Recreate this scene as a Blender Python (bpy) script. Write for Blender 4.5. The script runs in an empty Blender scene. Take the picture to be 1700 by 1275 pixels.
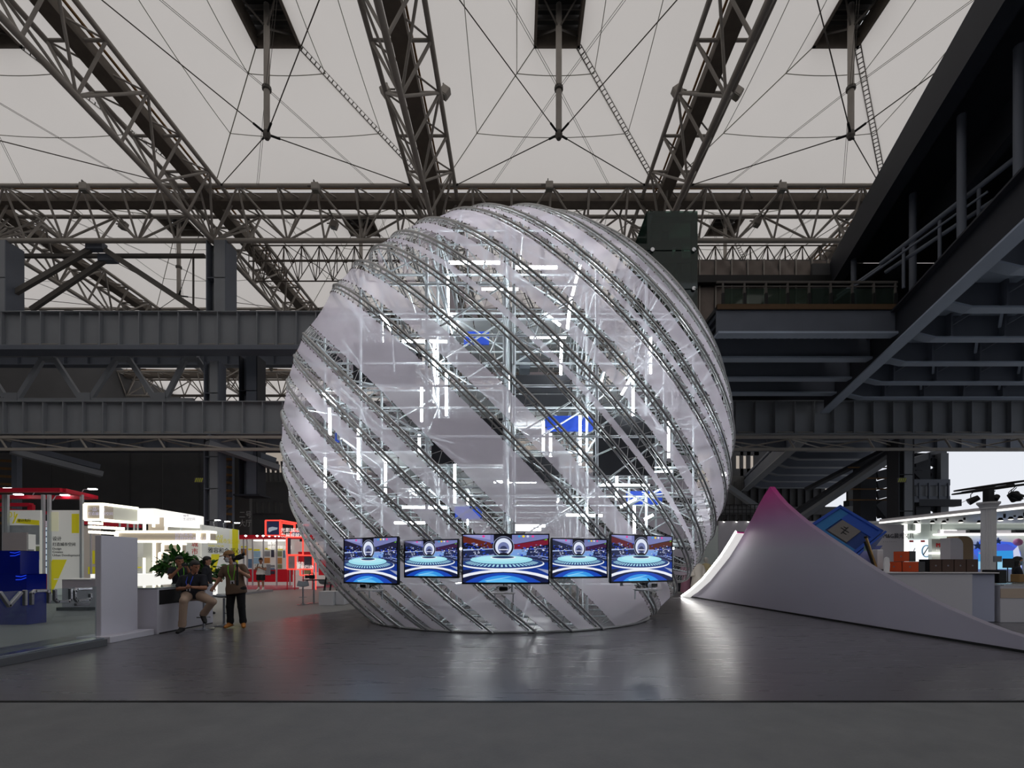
import bpy, bmesh, math, random
import numpy as np
from mathutils import Vector, Matrix
random.seed(7)
sc = bpy.context.scene
COL = sc.collection
# ------------------------------------------------------------------ camera, sky, exposure
FPX, VX, VY, CH = 803.0, 858.0, 935.0, 1.5          # focal length in pixels, vanishing point, eye height (m)
cam = bpy.data.cameras.new('camera')
cam.sensor_width = 36.0
cam.lens = 36.0 * FPX / 1700.0
cam.shift_x = -(VX - 850.0) / 1700.0
cam.shift_y = (VY - 637.5) / 1700.0
cam.clip_end = 500
camo = bpy.data.objects.new('camera', cam)
camo.location = (0, 0, CH)
camo.rotation_euler = (math.pi / 2, 0, 0)
COL.objects.link(camo)
sc.camera = camo
world = bpy.data.worlds.new('overcast_sky')
sc.world = world
world.use_nodes = True
bg = world.node_tree.nodes['Background']
bg.inputs[0].default_value = (0.90, 0.93, 1.0, 1)
bg.inputs[1].default_value = 0.9
sc.view_settings.view_transform = 'Standard'
sc.view_settings.look = 'None'
sc.view_settings.gamma = 1.0
sc.view_settings.exposure = 0.0
sc.cycles.max_bounces = 6
sc.cycles.diffuse_bounces = 3
sc.cycles.glossy_bounces = 3
sc.cycles.transparent_max_bounces = 16
sc.cycles.sample_clamp_indirect = 4.0

def P(px, py, Y):
    """world point seen at a pixel of the 1700x1275 frame, at distance Y in front of the camera"""
    return Vector(((px - VX) * Y / FPX, Y, CH + (VY - py) * Y / FPX))

def G(px, py, z=0.0):
    """point at height z seen at a pixel"""
    return P(px, py, (CH - z) * FPX / (py - VY))

# ------------------------------------------------------------------ materials
MATS = {}
def mat(name, col=(.8, .8, .8), rough=.6, metal=0.0, emit=0.0, ecol=None, noise=0.0, nscale=4.0, bump=0.0, spec=None,
        alpha=1.0, trans=0.0, ior=1.45, noise2=None):
    if name in MATS: return MATS[name]
    m = bpy.data.materials.new(name); m.use_nodes = True
    nt = m.node_tree; b = nt.nodes['Principled BSDF']
    c4 = (*col, 1)
    b.inputs['Base Color'].default_value = c4
    b.inputs['Roughness'].default_value = rough
    b.inputs['Metallic'].default_value = metal
    b.inputs['IOR'].default_value = ior
    if spec is not None: b.inputs['Specular IOR Level'].default_value = spec
    if trans: b.inputs['Transmission Weight'].default_value = trans
    if alpha < 1: b.inputs['Alpha'].default_value = alpha
    if emit:
        b.inputs['Emission Color'].default_value = (*(ecol or col), 1)
        b.inputs['Emission Strength'].default_value = emit
    if noise or bump:
        tc = nt.nodes.new('ShaderNodeTexCoord'); geo = nt.nodes.new('ShaderNodeNewGeometry')
        nz = nt.nodes.new('ShaderNodeTexNoise'); nz.inputs['Scale'].default_value = nscale; nz.inputs['Detail'].default_value = 5
        nt.links.new(geo.outputs['Position'], nz.inputs['Vector'])
        if noise:
            mx = nt.nodes.new('ShaderNodeMix'); mx.data_type = 'RGBA'
            d = noise2 or tuple(max(0, x * (1 - noise)) for x in col)
            u = tuple(min(1, x * (1 + noise)) for x in col)
            mx.inputs['A'].default_value = (*d, 1); mx.inputs['B'].default_value = (*u, 1)
            nt.links.new(nz.outputs['Fac'], mx.inputs['Factor'])
            nt.links.new(mx.outputs['Result'], b.inputs['Base Color'])
        if bump:
            bp = nt.nodes.new('ShaderNodeBump'); bp.inputs['Strength'].default_value = bump; bp.inputs['Distance'].default_value = .02
            nt.links.new(nz.outputs['Fac'], bp.inputs['Height']); nt.links.new(bp.outputs['Normal'], b.inputs['Normal'])
    MATS[name] = m
    return m

def mat_cloth(name, col, transp, transl, rough=.8, noise=.06, nscale=1.5):
    """woven sheet: part see-through, part scattering light through, part diffuse"""
    m = bpy.data.materials.new(name); m.use_nodes = True
    nt = m.node_tree; nt.nodes.clear(); N = nt.nodes.new; L = nt.links.new
    out = N('ShaderNodeOutputMaterial'); tp = N('ShaderNodeBsdfTransparent'); tl = N('ShaderNodeBsdfTranslucent'); df = N('ShaderNodeBsdfDiffuse')
    m1 = N('ShaderNodeMixShader'); m2 = N('ShaderNodeMixShader')
    geo = N('ShaderNodeNewGeometry'); nz = N('ShaderNodeTexNoise'); nz.inputs['Scale'].default_value = nscale; nz.inputs['Detail'].default_value = 4
    mx = N('ShaderNodeMix'); mx.data_type = 'RGBA'
    mx.inputs['A'].default_value = (*[c * (1 - noise) for c in col], 1); mx.inputs['B'].default_value = (*[min(1, c * (1 + noise)) for c in col], 1)
    L(geo.outputs['Position'], nz.inputs['Vector']); L(nz.outputs['Fac'], mx.inputs['Factor'])
    L(mx.outputs['Result'], df.inputs[0]); L(mx.outputs['Result'], tl.inputs[0])
    m1.inputs[0].default_value = transl; L(df.outputs[0], m1.inputs[1]); L(tl.outputs[0], m1.inputs[2])
    m2.inputs[0].default_value = transp; L(m1.outputs[0], m2.inputs[1]); L(tp.outputs[0], m2.inputs[2])
    L(m2.outputs[0], out.inputs[0])
    MATS[name] = m
    return m

def mat_glass(name, tint, refl=.06, dirt=(.1, .1, .1), dirtf=.04):
    m = bpy.data.materials.new(name); m.use_nodes = True
    nt = m.node_tree; nt.nodes.clear(); N = nt.nodes.new; L = nt.links.new
    out = N('ShaderNodeOutputMaterial'); tp = N('ShaderNodeBsdfTransparent'); tp.inputs[0].default_value = (*tint, 1); gl = N('ShaderNodeBsdfGlossy'); gl.inputs['Roughness'].default_value = .04; df = N('ShaderNodeBsdfDiffuse'); df.inputs[0].default_value = (*dirt, 1)
    m1 = N('ShaderNodeMixShader'); m1.inputs[0].default_value = refl; m2 = N('ShaderNodeMixShader'); m2.inputs[0].default_value = dirtf
    L(tp.outputs[0], m1.inputs[1]); L(gl.outputs[0], m1.inputs[2]); L(m1.outputs[0], m2.inputs[1]); L(df.outputs[0], m2.inputs[2]); L(m2.outputs[0], out.inputs[0])
    MATS[name] = m

def mat_attr(name, emit=0.0, rough=.5):
    """flat print: colours come from the printed shapes (face colour attribute)"""
    m = bpy.data.materials.new(name); m.use_nodes = True
    nt = m.node_tree; b = nt.nodes['Principled BSDF']; b.inputs['Roughness'].default_value = rough
    a = nt.nodes.new('ShaderNodeAttribute'); a.attribute_name = 'print'
    if emit:
        b.inputs['Base Color'].default_value = (.02, .02, .02, 1)
        nt.links.new(a.outputs['Color'], b.inputs['Emission Color']); b.inputs['Emission Strength'].default_value = emit
    else:
        nt.links.new(a.outputs['Color'], b.inputs['Base Color'])
    MATS[name] = m
    return m

def S(r, g, b):
    """sRGB 0-255 to linear"""
    return tuple(((c / 255) / 12.92 if c / 255 <= .04045 else ((c / 255 + .055) / 1.055) ** 2.4) for c in (r, g, b))

# ------------------------------------------------------------------ mesh builder and object helpers
class MB:
    def __init__(s): s.v = []; s.f = []; s.mi = []; s.col = []; s.m = 0; s.c = (1, 1, 1)
    def add(s, vs, fs):
        o = len(s.v); s.v += [tuple(v) for v in vs]
        for f in fs: s.f.append([o + i for i in f]); s.mi.append(s.m); s.col.append(s.c)
        return s
    def box(s, c, d, rot=None, bev=0.0):
        cx, cy, cz = c; x, y, z = d[0] / 2, d[1] / 2, d[2] / 2
        b = min(bev, x * .9, y * .9, z * .9)
        if b <= 0:
            vs = [Vector((i * x, j * y, k * z)) for i in (-1, 1) for j in (-1, 1) for k in (-1, 1)]
            fs = [(0, 1, 3, 2), (4, 6, 7, 5), (0, 4, 5, 1), (2, 3, 7, 6), (0, 2, 6, 4), (1, 5, 7, 3)]
        else:
            vs = []; idx = {}
            for i in (-1, 1):
                for j in (-1, 1):
                    for k in (-1, 1):
                        for ax in range(3):
                            q = [i * (x - b), j * (y - b), k * (z - b)]; q[ax] = (i, j, k)[ax] * (x, y, z)[ax]
                            idx[i, j, k, ax] = len(vs); vs.append(Vector(q))
            fs = []
            I = lambda i, j, k, a: idx[i, j, k, a]
            for q in (-1, 1):
                fs.append([I(q, -1, -1, 0), I(q, 1, -1, 0), I(q, 1, 1, 0), I(q, -1, 1, 0)][::q])
                fs.append([I(-1, q, -1, 1), I(-1, q, 1, 1), I(1, q, 1, 1), I(1, q, -1, 1)][::q])
                fs.append([I(-1, -1, q, 2), I(1, -1, q, 2), I(1, 1, q, 2), I(-1, 1, q, 2)][::q])
            for a in (-1, 1):
                for c2 in (-1, 1):
                    fs.append([I(-1, a, c2, 1), I(1, a, c2, 1), I(1, a, c2, 2), I(-1, a, c2, 2)][::a * c2])
                    fs.append([I(a, -1, c2, 2), I(a, 1, c2, 2), I(a, 1, c2, 0), I(a, -1, c2, 0)][::a * c2])
                    fs.append([I(a, c2, -1, 0), I(a, c2, 1, 0), I(a, c2, 1, 1), I(a, c2, -1, 1)][::a * c2])
            for i in (-1, 1):
                for j in (-1, 1):
                    for k in (-1, 1): fs.append([I(i, j, k, 0), I(i, j, k, 1), I(i, j, k, 2)][::i * j * k])
        if rot is not None: vs = [rot @ v for v in vs]
        return s.add([(v[0] + cx, v[1] + cy, v[2] + cz) for v in vs], fs)
    def box2(s, a, b, bev=0.0):
        return s.box([(a[i] + b[i]) / 2 for i in range(3)], [abs(b[i] - a[i]) for i in range(3)], bev=bev)
    def cyl(s, p0, p1, r0, r1=None, n=10, caps=True):
        r1 = r0 if r1 is None else r1
        p0 = Vector(p0); p1 = Vector(p1); d = (p1 - p0)
        if d.length < 1e-9: return s
        q = d.to_track_quat('Z', 'Y').to_matrix()
        a = [p0 + q @ Vector((r0 * math.cos(t), r0 * math.sin(t), 0)) for t in (2 * math.pi * i / n for i in range(n))]
        b = [p1 + q @ Vector((r1 * math.cos(t), r1 * math.sin(t), 0)) for t in (2 * math.pi * i / n for i in range(n))]
        fs = [(i, (i + 1) % n, n + (i + 1) % n, n + i) for i in range(n)]
        if caps: fs += [tuple(range(n))[::-1], tuple(range(n, 2 * n))]
        return s.add(a + b, fs)
    def tube(s, pts, r, n=8, closed=False, caps=True):
        pts = [Vector(p) for p in pts]; k = len(pts); rings = []
        ref = None
        for i, p in enumerate(pts):
            if closed: d = pts[(i + 1) % k] - pts[i - 1]
            else: d = pts[min(i + 1, k - 1)] - pts[max(i - 1, 0)]
            d.normalize()
            if ref is None: ref = d.orthogonal().normalized()
            ref = (ref - d * ref.dot(d)).normalized(); w = d.cross(ref)
            rr = r[i] if isinstance(r, (list, tuple)) else r
            rings.append([p + ref * (rr * math.cos(t)) + w * (rr * math.sin(t)) for t in (2 * math.pi * j / n for j in range(n))])
        vs = [v for R_ in rings for v in R_]; fs = []
        for i in range(k if closed else k - 1):
            a = i * n; b = ((i + 1) % k) * n
            fs += [(a + j, a + (j + 1) % n, b + (j + 1) % n, b + j) for j in range(n)]
        if not closed and caps: fs += [tuple(range(n))[::-1], tuple(range((k - 1) * n, k * n))]
        return s.add(vs, fs)
    def lathe(s, prof, c=(0, 0, 0), n=20, caps=True):
        vs = []; fs = []; k = len(prof)
        for r, z in prof: vs += [(c[0] + r * math.cos(2 * math.pi * j / n), c[1] + r * math.sin(2 * math.pi * j / n), c[2] + z) for j in range(n)]
        for i in range(k - 1): fs += [(i * n + j, i * n + (j + 1) % n, (i + 1) * n + (j + 1) % n, (i + 1) * n + j) for j in range(n)]
        if caps: fs += [tuple(range(n))[::-1], tuple(range((k - 1) * n, k * n))]
        return s.add(vs, fs)
    def ell(s, c, r, n=12, m=8, rot=None):
        vs = []; fs = []
        for i in range(m + 1):
            t = math.pi * i / m
            for j in range(n):
                u = 2 * math.pi * j / n; v = Vector((r[0] * math.sin(t) * math.cos(u), r[1] * math.sin(t) * math.sin(u), -r[2] * math.cos(t)))
                if rot is not None: v = rot @ v
                vs.append(v + Vector(c))
        for i in range(m): fs += [(i * n + j, i * n + (j + 1) % n, (i + 1) * n + (j + 1) % n, (i + 1) * n + j) for j in range(n)]
        return s.add(vs, fs)
    def prism(s, poly, ax, a, b):
        """polygon in the plane across axis ax, from a to b along it"""
        n = len(poly)
        def q(p, t): l = list(p); l.insert(ax, t); return tuple(l)
        vs = [q(p, a) for p in poly] + [q(p, b) for p in poly]
        fs = [tuple(range(n))[::-1], tuple(range(n, 2 * n))] + [(i, (i + 1) % n, n + (i + 1) % n, n + i) for i in range(n)]
        return s.add(vs, fs)
    def poly(s, pts, col=None):
        if col is not None: s.c = col
        return s.add(pts, [tuple(range(len(pts)))])
    def grid(s, fn, nu, nv):
        vs = [fn(i / nu, j / nv) for i in range(nu + 1) for j in range(nv + 1)]
        fs = [(i * (nv + 1) + j, (i + 1) * (nv + 1) + j, (i + 1) * (nv + 1) + j + 1, i * (nv + 1) + j + 1) for i in range(nu) for j in range(nv)]
        return s.add(vs, fs)
    def build(s, name, mats, parent=None, smooth=False, loc=None, rz=None, matrix=None):
        me = bpy.data.meshes.new(name); me.from_pydata(s.v, [], s.f); me.validate()
        if not isinstance(mats, (list, tuple)): mats = [mats]
        for m in mats: me.materials.append(m if not isinstance(m, str) else MATS[m])
        if len(mats) > 1: me.polygons.foreach_set('material_index', s.mi[:len(me.polygons)])
        if any(c != (1, 1, 1) for c in s.col) and len(s.col) == len(me.polygons):
            at = me.color_attributes.new('print', 'FLOAT_COLOR', 'CORNER'); arr = []
            for p in me.polygons:
                for _ in range(p.loop_total): arr += [*s.col[p.index], 1.0]
            at.data.foreach_set('color', arr)
        bm = bmesh.new(); bm.from_mesh(me); bmesh.ops.recalc_face_normals(bm, faces=bm.faces)
        bm.to_mesh(me); bm.free()
        if smooth:
            me.shade_smooth() if hasattr(me, 'shade_smooth') else None
            try: me.set_sharp_from_angle(angle=math.radians(40))
            except Exception: pass
        return link(name, me, parent, loc, rz, matrix)

def link(name, data, parent=None, loc=None, rz=None, matrix=None):
    o = bpy.data.objects.new(name, data); COL.objects.link(o)
    if parent is not None: o.parent = parent
    if matrix is not None: o.matrix_basis = matrix
    if loc is not None: o.location = loc
    if rz is not None: o.rotation_euler = (0, 0, rz)
    return o

def tag(o, label=None, cat=None, group=None, kind=None):
    if label: o['label'] = label
    if cat: o['category'] = cat
    if group: o['group'] = group
    if kind: o['kind'] = kind
    return o

def thing(name, label, cat, loc=(0, 0, 0), rz=0, group=None, kind=None):
    o = bpy.data.objects.new(name, None); COL.objects.link(o); o.empty_display_size = .2
    o.location = loc; o.rotation_euler = (0, 0, rz)
    return tag(o, label, cat, group, kind)

def dup(o, parent=None):
    c = o.copy(); COL.objects.link(c); c.parent = parent
    for ch in o.children: dup(ch, c)
    return c

_unit = {}
def unit(shape, m):
    k = (shape, m)
    if k not in _unit:
        b = MB()
        if shape == 'box': b.box((0, 0, .5), (2, 2, 1))
        else: b.cyl((0, 0, 0), (0, 0, 1), 1, n=int(shape))
        me = bpy.data.meshes.new('bar'); me.from_pydata(b.v, [], b.f); me.materials.append(MATS[m] if isinstance(m, str) else m)
        if shape != 'box':
            for p in me.polygons: p.use_smooth = len(p.vertices) == 4
        _unit[k] = me
    return _unit[k]

def bar(name, p0, p1, r, m, parent=None, shape='8', r2=None, up=None):
    """straight member from p0 to p1 (coordinates of the parent); shared mesh data"""
    p0 = Vector(p0); p1 = Vector(p1)
    d = p1 - p0
    z = d.normalized(); u = Vector(up) if up else Vector((0, 0, 1))
    if abs(z.dot(u)) > .98: u = Vector((0, 1, 0))
    x = u.cross(z).normalized(); y = z.cross(x)
    R3 = Matrix((x, y, z)).transposed()
    M = Matrix.Translation(p0) @ R3.to_4x4() @ Matrix.Diagonal((r, r2 or r, d.length, 1))
    return link(name, unit(shape, m), parent, matrix=M)

_dg = None
_fontcache = {}
def text_mesh(body, size, extrude=0.0, align='LEFT'):
    cu = bpy.data.curves.new('text', 'FONT'); cu.body = body; cu.size = size; cu.extrude = extrude; cu.align_x = align
    cu.resolution_u = 2; cu.space_line = 1.1
    o = bpy.data.objects.new('text', cu); COL.objects.link(o)
    dg = bpy.context.evaluated_depsgraph_get(); dg.update()
    me = bpy.data.meshes.new_from_object(o.evaluated_get(dg))
    bpy.data.objects.remove(o); bpy.data.curves.remove(cu)
    return me
def text(name, body, size, m, parent, loc, rx=math.pi / 2, rz=0.0, extrude=.004, align='LEFT', sx=1.0, vertical=False):
    if vertical: body = '\n'.join(body)
    me = text_mesh(body, size, extrude, align); me.name = name
    me.materials.clear(); me.materials.append(MATS[m])
    o = link(name, me, parent)
    o.location = loc; o.rotation_euler = (rx, 0, rz); o.scale = (sx, 1, 1)
    return o
# ------------------------------------------------------------------ common materials
mat('steel_truss', S(158, 152, 145), .65, noise=.22, nscale=1.2)
mat('steel_dark', S(96, 92, 88), .7, noise=.2, nscale=1.0)
mat('steel_gutter', S(104, 96, 88), .8, noise=.3, nscale=2.0)
mat('steel_rust', S(120, 88, 52), .8, noise=.3, nscale=2.5)
mat('steel_blue', S(136, 140, 146), .6, noise=.12, nscale=.8)
mat('steel_blue_dark', S(100, 106, 118), .6, noise=.15, nscale=.8)
mat('steel_navy', S(40, 43, 52), .65, noise=.2, nscale=.7)
mat('deck_lit_blue', S(164, 176, 194), .6, noise=.15, nscale=.5)  # pale blue: light from below on the decks put into the colour
mat('cable', S(92, 86, 78), .6)
mat('seam', S(150, 150, 138), .8)
mat('wall_dark', S(82, 82, 84), .85, noise=.2, nscale=.5)
mat('wall_grey', S(88, 88, 88), .85, noise=.12, nscale=.6)
mat('white_paint', S(214, 212, 216), .45)
mat('black_matte', S(18, 18, 20), .6)
mat('black_gloss', S(10, 10, 12), .25)
mat('chrome', S(200, 202, 206), .15, metal=1)
mat('galv', S(206, 214, 218), .36, metal=.3, noise=.12, nscale=6)
mat('white_matte', S(228, 228, 230), .6)
mat_cloth('membrane', S(236, 228, 218), 0.0, .70, noise=.025, nscale=.25)

# ------------------------------------------------------------------ floor
def floor_mat(name, c0, c1, r0, r1, nscale, bump, stretch=(1, 1, 1), spec=.5):
    m = bpy.data.materials.new(name); m.use_nodes = True; nt = m.node_tree; b = nt.nodes['Principled BSDF']; N = nt.nodes.new; L = nt.links.new
    geo = N('ShaderNodeNewGeometry'); mp = N('ShaderNodeMapping'); mp.inputs['Scale'].default_value = stretch
    nz = N('ShaderNodeTexNoise'); nz.inputs['Scale'].default_value = nscale; nz.inputs['Detail'].default_value = 8; nz.inputs['Roughness'].default_value = .62
    L(geo.outputs['Position'], mp.inputs[0]); L(mp.outputs[0], nz.inputs['Vector'])
    mx = N('ShaderNodeMix'); mx.data_type = 'RGBA'; mx.inputs['A'].default_value = (*c0, 1); mx.inputs['B'].default_value = (*c1, 1)
    L(nz.outputs['Fac'], mx.inputs['Factor']); L(mx.outputs['Result'], b.inputs['Base Color'])
    mr = N('ShaderNodeMapRange'); mr.inputs['To Min'].default_value = r0; mr.inputs['To Max'].default_value = r1
    L(nz.outputs['Fac'], mr.inputs[0]); L(mr.outputs[0], b.inputs['Roughness'])
    n2 = N('ShaderNodeTexNoise'); n2.inputs['Scale'].default_value = 60; n2.inputs['Detail'].default_value = 4
    L(geo.outputs['Position'], n2.inputs['Vector'])
    bp = N('ShaderNodeBump'); bp.inputs['Strength'].default_value = bump; bp.inputs['Distance'].default_value = .004
    L(n2.outputs['Fac'], bp.inputs['Height']); L(bp.outputs[0], b.inputs['Normal'])
    b.inputs['Specular IOR Level'].default_value = spec
    MATS[name] = m
floor_mat('floor_vinyl', S(78, 77, 83), S(100, 98, 103), .19, .40, 5.0, .0, (.16, 1.8, 1), .5)
floor_mat('floor_concrete', S(84, 86, 89), S(120, 121, 122), .6, .85, 2.2, .9, (1, 1, 1), .25)
floor_mat('floor_aisle', S(128, 128, 128), S(156, 154, 152), .4, .6, 1.0, .15, (.3, 1, 1), .35)

def flat(name, x0, x1, y0, y1, z, th, m, cell=None):
    b = MB(); b.box2((x0, y0, z - th), (x1, y1, z)); return b.build(name, m)
EDGE = 5.29
o = flat('floor', -70, 60, -30, EDGE, -.012, .1, 'floor_concrete'); tag(o, 'rough dark grey concrete floor in the foreground', kind='structure')
# stage platform: laid to the booth line on the left, to the raking white wall on the right
b = MB(); b.prism([(-9.2, EDGE), (60, EDGE), (60, 17), (7.2, 24.0), (-2.0, 24.0), (-7.3, 11.0), (-9.2, 10.4)], 2, -.10, 0.0)
o = b.build('floor', 'floor_vinyl'); tag(o, 'smooth glossy dark grey vinyl floor around the sphere', kind='structure')
b = MB(); b.box2((-70, EDGE - .035, -.1), (60, EDGE, -.002)); o = b.build('trim_1', mat('edge_strip', S(26, 26, 30), .45)); tag(o, 'dark edge strip between concrete and vinyl floor', kind='structure')
b = MB(); b.prism([(-70, EDGE), (-9.2, EDGE), (-9.2, 10.4), (-7.3, 11.0), (-2.0, 24.0), (7.2, 24.0), (60, 17), (60, 90), (-70, 90)], 2, -.11, -.004)
o = b.build('floor', 'floor_aisle'); tag(o, 'paler grey aisle floor between the booths', kind='structure')

# ------------------------------------------------------------------ tensile roof
W = 16.0
TX = [-53.7, -37.7, -21.7, -5.7, 10.3, 26.3, 42.3]
TY = [-29.5, -13.5, 2.5, 18.5, 34.5, 50.5, 66.5, 82.5]
ZC, ZB, HW = 27.27, 24.5, 1.48           # top chord height, bottom chord height, half width of a truss
ZE, ZR, RH = 27.95, 31.2, 1.25           # membrane edge, hatch ring height, half ring
ceil = thing('ceiling', 'white tensile membrane roof of four-sided peaks over the hall', None, kind='structure')
def membrane_mesh():
    b = MB(); e = W / 2 - .02
    for k in range(4):
        R3 = Matrix.Rotation(k * math.pi / 2, 3, 'Z')
        def fn(u, v):
            h = e + (RH - e) * v; x = (u * 2 - 1) * h
            s = 1 - (u * 2 - 1) ** 2
            z = ZE + (ZR - ZE) * v - .28 * s * math.sin(math.pi * v)
            return R3 @ Vector((x, h, z))
        b.grid(fn, 8, 10)
    me = bpy.data.meshes.new('membrane_panel'); me.from_pydata(b.v, [], b.f); me.materials.append(MATS['membrane'])
    for p in me.polygons: p.use_smooth = True
    return me
MEMB = membrane_mesh()
for i in range(len(TX) - 1):
    for j in range(len(TY) - 1):
        cx = (TX[i] + TX[i + 1]) / 2; cy = (TY[j] + TY[j + 1]) / 2
        link('membrane_panel', MEMB, ceil, loc=(cx, cy, 0))
# hatch, mast and cables of one roof bay
def roof_mast(cx, cy, label, detail=True, light=1):
    t = thing('roof_mast', label, 'mast', (cx, cy, 0), group='hanging masts under the roof peaks')
    r = RH
    b = MB()
    for k in range(4):
        a = Matrix.Rotation(k * math.pi / 2, 3, 'Z')
        b.box(a @ Vector((0, r, ZR + .35)), (2 * r + .16, .16, .9) if k % 2 == 0 else (.16, 2 * r + .16, .9))
    rim = b.build('hatch_frame', 'steel_gutter', t)
    b = MB(); b.box((0, 0, ZR + 1.0), (2 * r, 2 * r, .08)); b.build('hatch_cover', mat('hatch_dark', S(40, 40, 40), .8), t)
    for q in range(5):
        y = -r + (q + .5) * 2 * r / 5
        bar('louvre_slat', (-r, y, ZR + .75), (r, y, ZR + .75), .03, 'steel_dark', t, 'box', .13)
    for sx in (-1, 1):
        for sy in (-1, 1): bar('hatch_strut', (0, 0, ZR - .4), (sx * r, sy * r, ZR + .5), .05, 'steel_dark', t, '6')
    bar('pole', (0, 0, 24.95), (0, 0, ZR + .9), .165, 'steel_truss', t, '8')
    b = MB(); b.lathe([(.17, -.12), (.24, -.08), (.24, .08), (.17, .12)], (0, 0, 27.5), 12); b.build('collar', 'steel_dark', t)
    b = MB(); b.lathe([(.02, -.25), (.12, -.22), (.2, -.05), (.2, .1), (.17, .2)], (0, 0, 24.95), 12); b.build('foot_node', 'steel_dark', t)
    e = W / 2 - HW
    for sx in (-1, 1):
        for sy in (-1, 1):
            a = Vector((0, 0, 25.0)); c = Vector((sx * e, sy * e, ZC)); d = c - a
            bar('cable', a, c, .028, 'cable', t, '6')
            bar('turnbuckle', a + d * .02, a + d * .075, .06, 'black_matte', t, '6')
            bar('turnbuckle', a + d * .965, a + d * .995, .06, 'black_matte', t, '6')
            if detail:
                for o_ in (-.06, .06):
                    bar('stay_wire', (o_, 0, 27.5), (sx * 4 + o_, sy * e, ZC), .012, 'cable', t, '6')
    return t
def seams(cx, cy, ladder=True):
    """hip cables, seam cords and the rung ladder on the membrane of one bay"""
    e = W / 2 - .02; z0 = ZE - .04; z1 = ZR - .04
    for sx in (-1, 1):
        for sy in (-1, 1):
            a = Vector((cx + sx * RH, cy + sy * RH, z1)); c = Vector((cx + sx * e, cy + sy * e, z0))
            if ladder and sx > 0 and sy > 0:
                d = (c - a).normalized(); n = Vector((-d.y, d.x, 0)).normalized() * .15; b = MB()
                b.cyl(a + n, c + n, .035, n=6); b.cyl(a - n, c - n, .035, n=6)
                L_ = (c - a).length; k = int(L_ / .27)
                for q in range(k):
                    p = a + d * (L_ * (q + .5) / k); b.box(p, (.03, .03, .03)); b.cyl(p + n, p - n, .028, n=5)
                b.build('hip_ladder', 'steel_dark', ceil)
            else: bar('hip_cable', a, c, .03, 'seam', ceil, '6')
    for k in range(4):
        R3 = Matrix.Rotation(k * math.pi / 2, 3, 'Z')
        for h in (4.9, 2.3):
            v = (h - e) / (RH - e); pts = []
            for q in range(9):
                u = q / 8; s = 1 - (2 * u - 1) ** 2
                pts.append(R3 @ Vector(((u * 2 - 1) * h, h, ZE + (ZR - ZE) * v - .28 * s * math.sin(math.pi * v) - .04)) + Vector((cx, cy, 0)))
            b = MB(); b.tube(pts, .022, n=5); b.build('seam_cord', 'seam', ceil)
names_row = {0: 'nearest row', 1: 'second row back', 2: 'third row back'}
for j, cy in enumerate((26.5, 42.5, 58.5)):
    for cx, nm in ((-45.7, 'far left'), (-29.7, 'left edge'), (-13.7, 'left of the sphere'), (2.3, 'above the sphere'), (18.3, 'right of the sphere')):
        if j == 0 and cx < -30: continue
        if j == 2 and cx > 0: continue
        roof_mast(cx, cy, 'rusty hanging mast under a roof hatch, %s, %s' % (names_row[j], nm), j < 2)
        seams(cx, cy, True)

def truss(name, label, along, c, t0, t1, ends=True, m='steel_truss', panel=16.0 / 6):
    """inverted triangular truss: along='x' at y=c or along='y' at x=c, from t0 to t1"""
    t = thing(name, label, 'roof truss', ((t0 + t1) / 2, c, ZC) if along == 'x' else (c, (t0 + t1) / 2, ZC), kind='structure')
    base = Vector(t.location)
    def q(s, off, z):
        return (Vector((s, c + off, z)) if along == 'x' else Vector((c + off, s, z))) - base
    for o_ in (-HW, HW): bar('top_chord', q(t0, o_, ZC), q(t1, o_, ZC), .135, m, t)
    bar('bottom_chord', q(t0, 0, ZB), q(t1, 0, ZB), .17, m, t)
    bar('gutter', q(t0, 0, ZC + .05), q(t1, 0, ZC + .05), .42, 'steel_gutter', t, 'box', .3)
    bar('gutter_rail', q(t0, -.45, ZC + .62), q(t1, -.45, ZC + .62), .05, 'steel_rust', t, 'box')
    bar('gutter_rail', q(t0, .45, ZC + .62), q(t1, .45, ZC + .62), .05, 'steel_rust', t, 'box')
    n = round((t1 - t0) / panel)
    for k in range(n + 1):
        s = t0 + k * panel
        bar('strut', q(s, -HW, ZC), q(s, HW, ZC), .085, m, t, '6')
        for o_ in (-HW, HW):
            bar('strut', q(s, o_, ZC), q(s, 0, ZB), .08, m, t, '6')
            if k < n:
                if k % 2 == 0: bar('diagonal', q(s, 0, ZB), q(s + panel, o_, ZC), .075, m, t, '6')
                else: bar('diagonal', q(s, o_, ZC), q(s + panel, 0, ZB), .075, m, t, '6')
        if k < n:
            bar('top_lacing', q(s, -HW, ZC), q(s + panel, HW, ZC), .05, m, t, '6')
    return t
truss('roof_truss', 'roof truss running deep on the far left of the hall', 'y', -37.7, 34.5, 66.5)
truss('roof_truss', 'roof truss running deep at the upper left of the photo', 'y', -21.7, 18.5, 66.5)
truss('roof_truss', 'roof truss running deep just left of the sphere top', 'y', -5.7, 18.5, 66.5)
truss('roof_truss', 'roof truss running deep just right of the sphere top', 'y', 10.3, 18.5, 66.5)
truss('roof_truss', 'roof truss running deep behind the dark gallery on the right', 'y', 26.3, 18.5, 50.5)
truss('roof_truss', 'nearest roof truss crossing the whole photo above the sphere', 'x', 34.5, -53.7, 42.3)
truss('roof_truss', 'second cross truss, seen above the upper plate girder', 'x', 50.5, -53.7, 26.3)
truss('roof_truss', 'farthest cross truss, low in the gap behind the girders', 'x', 66.5, -53.7, 10.3)
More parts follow.
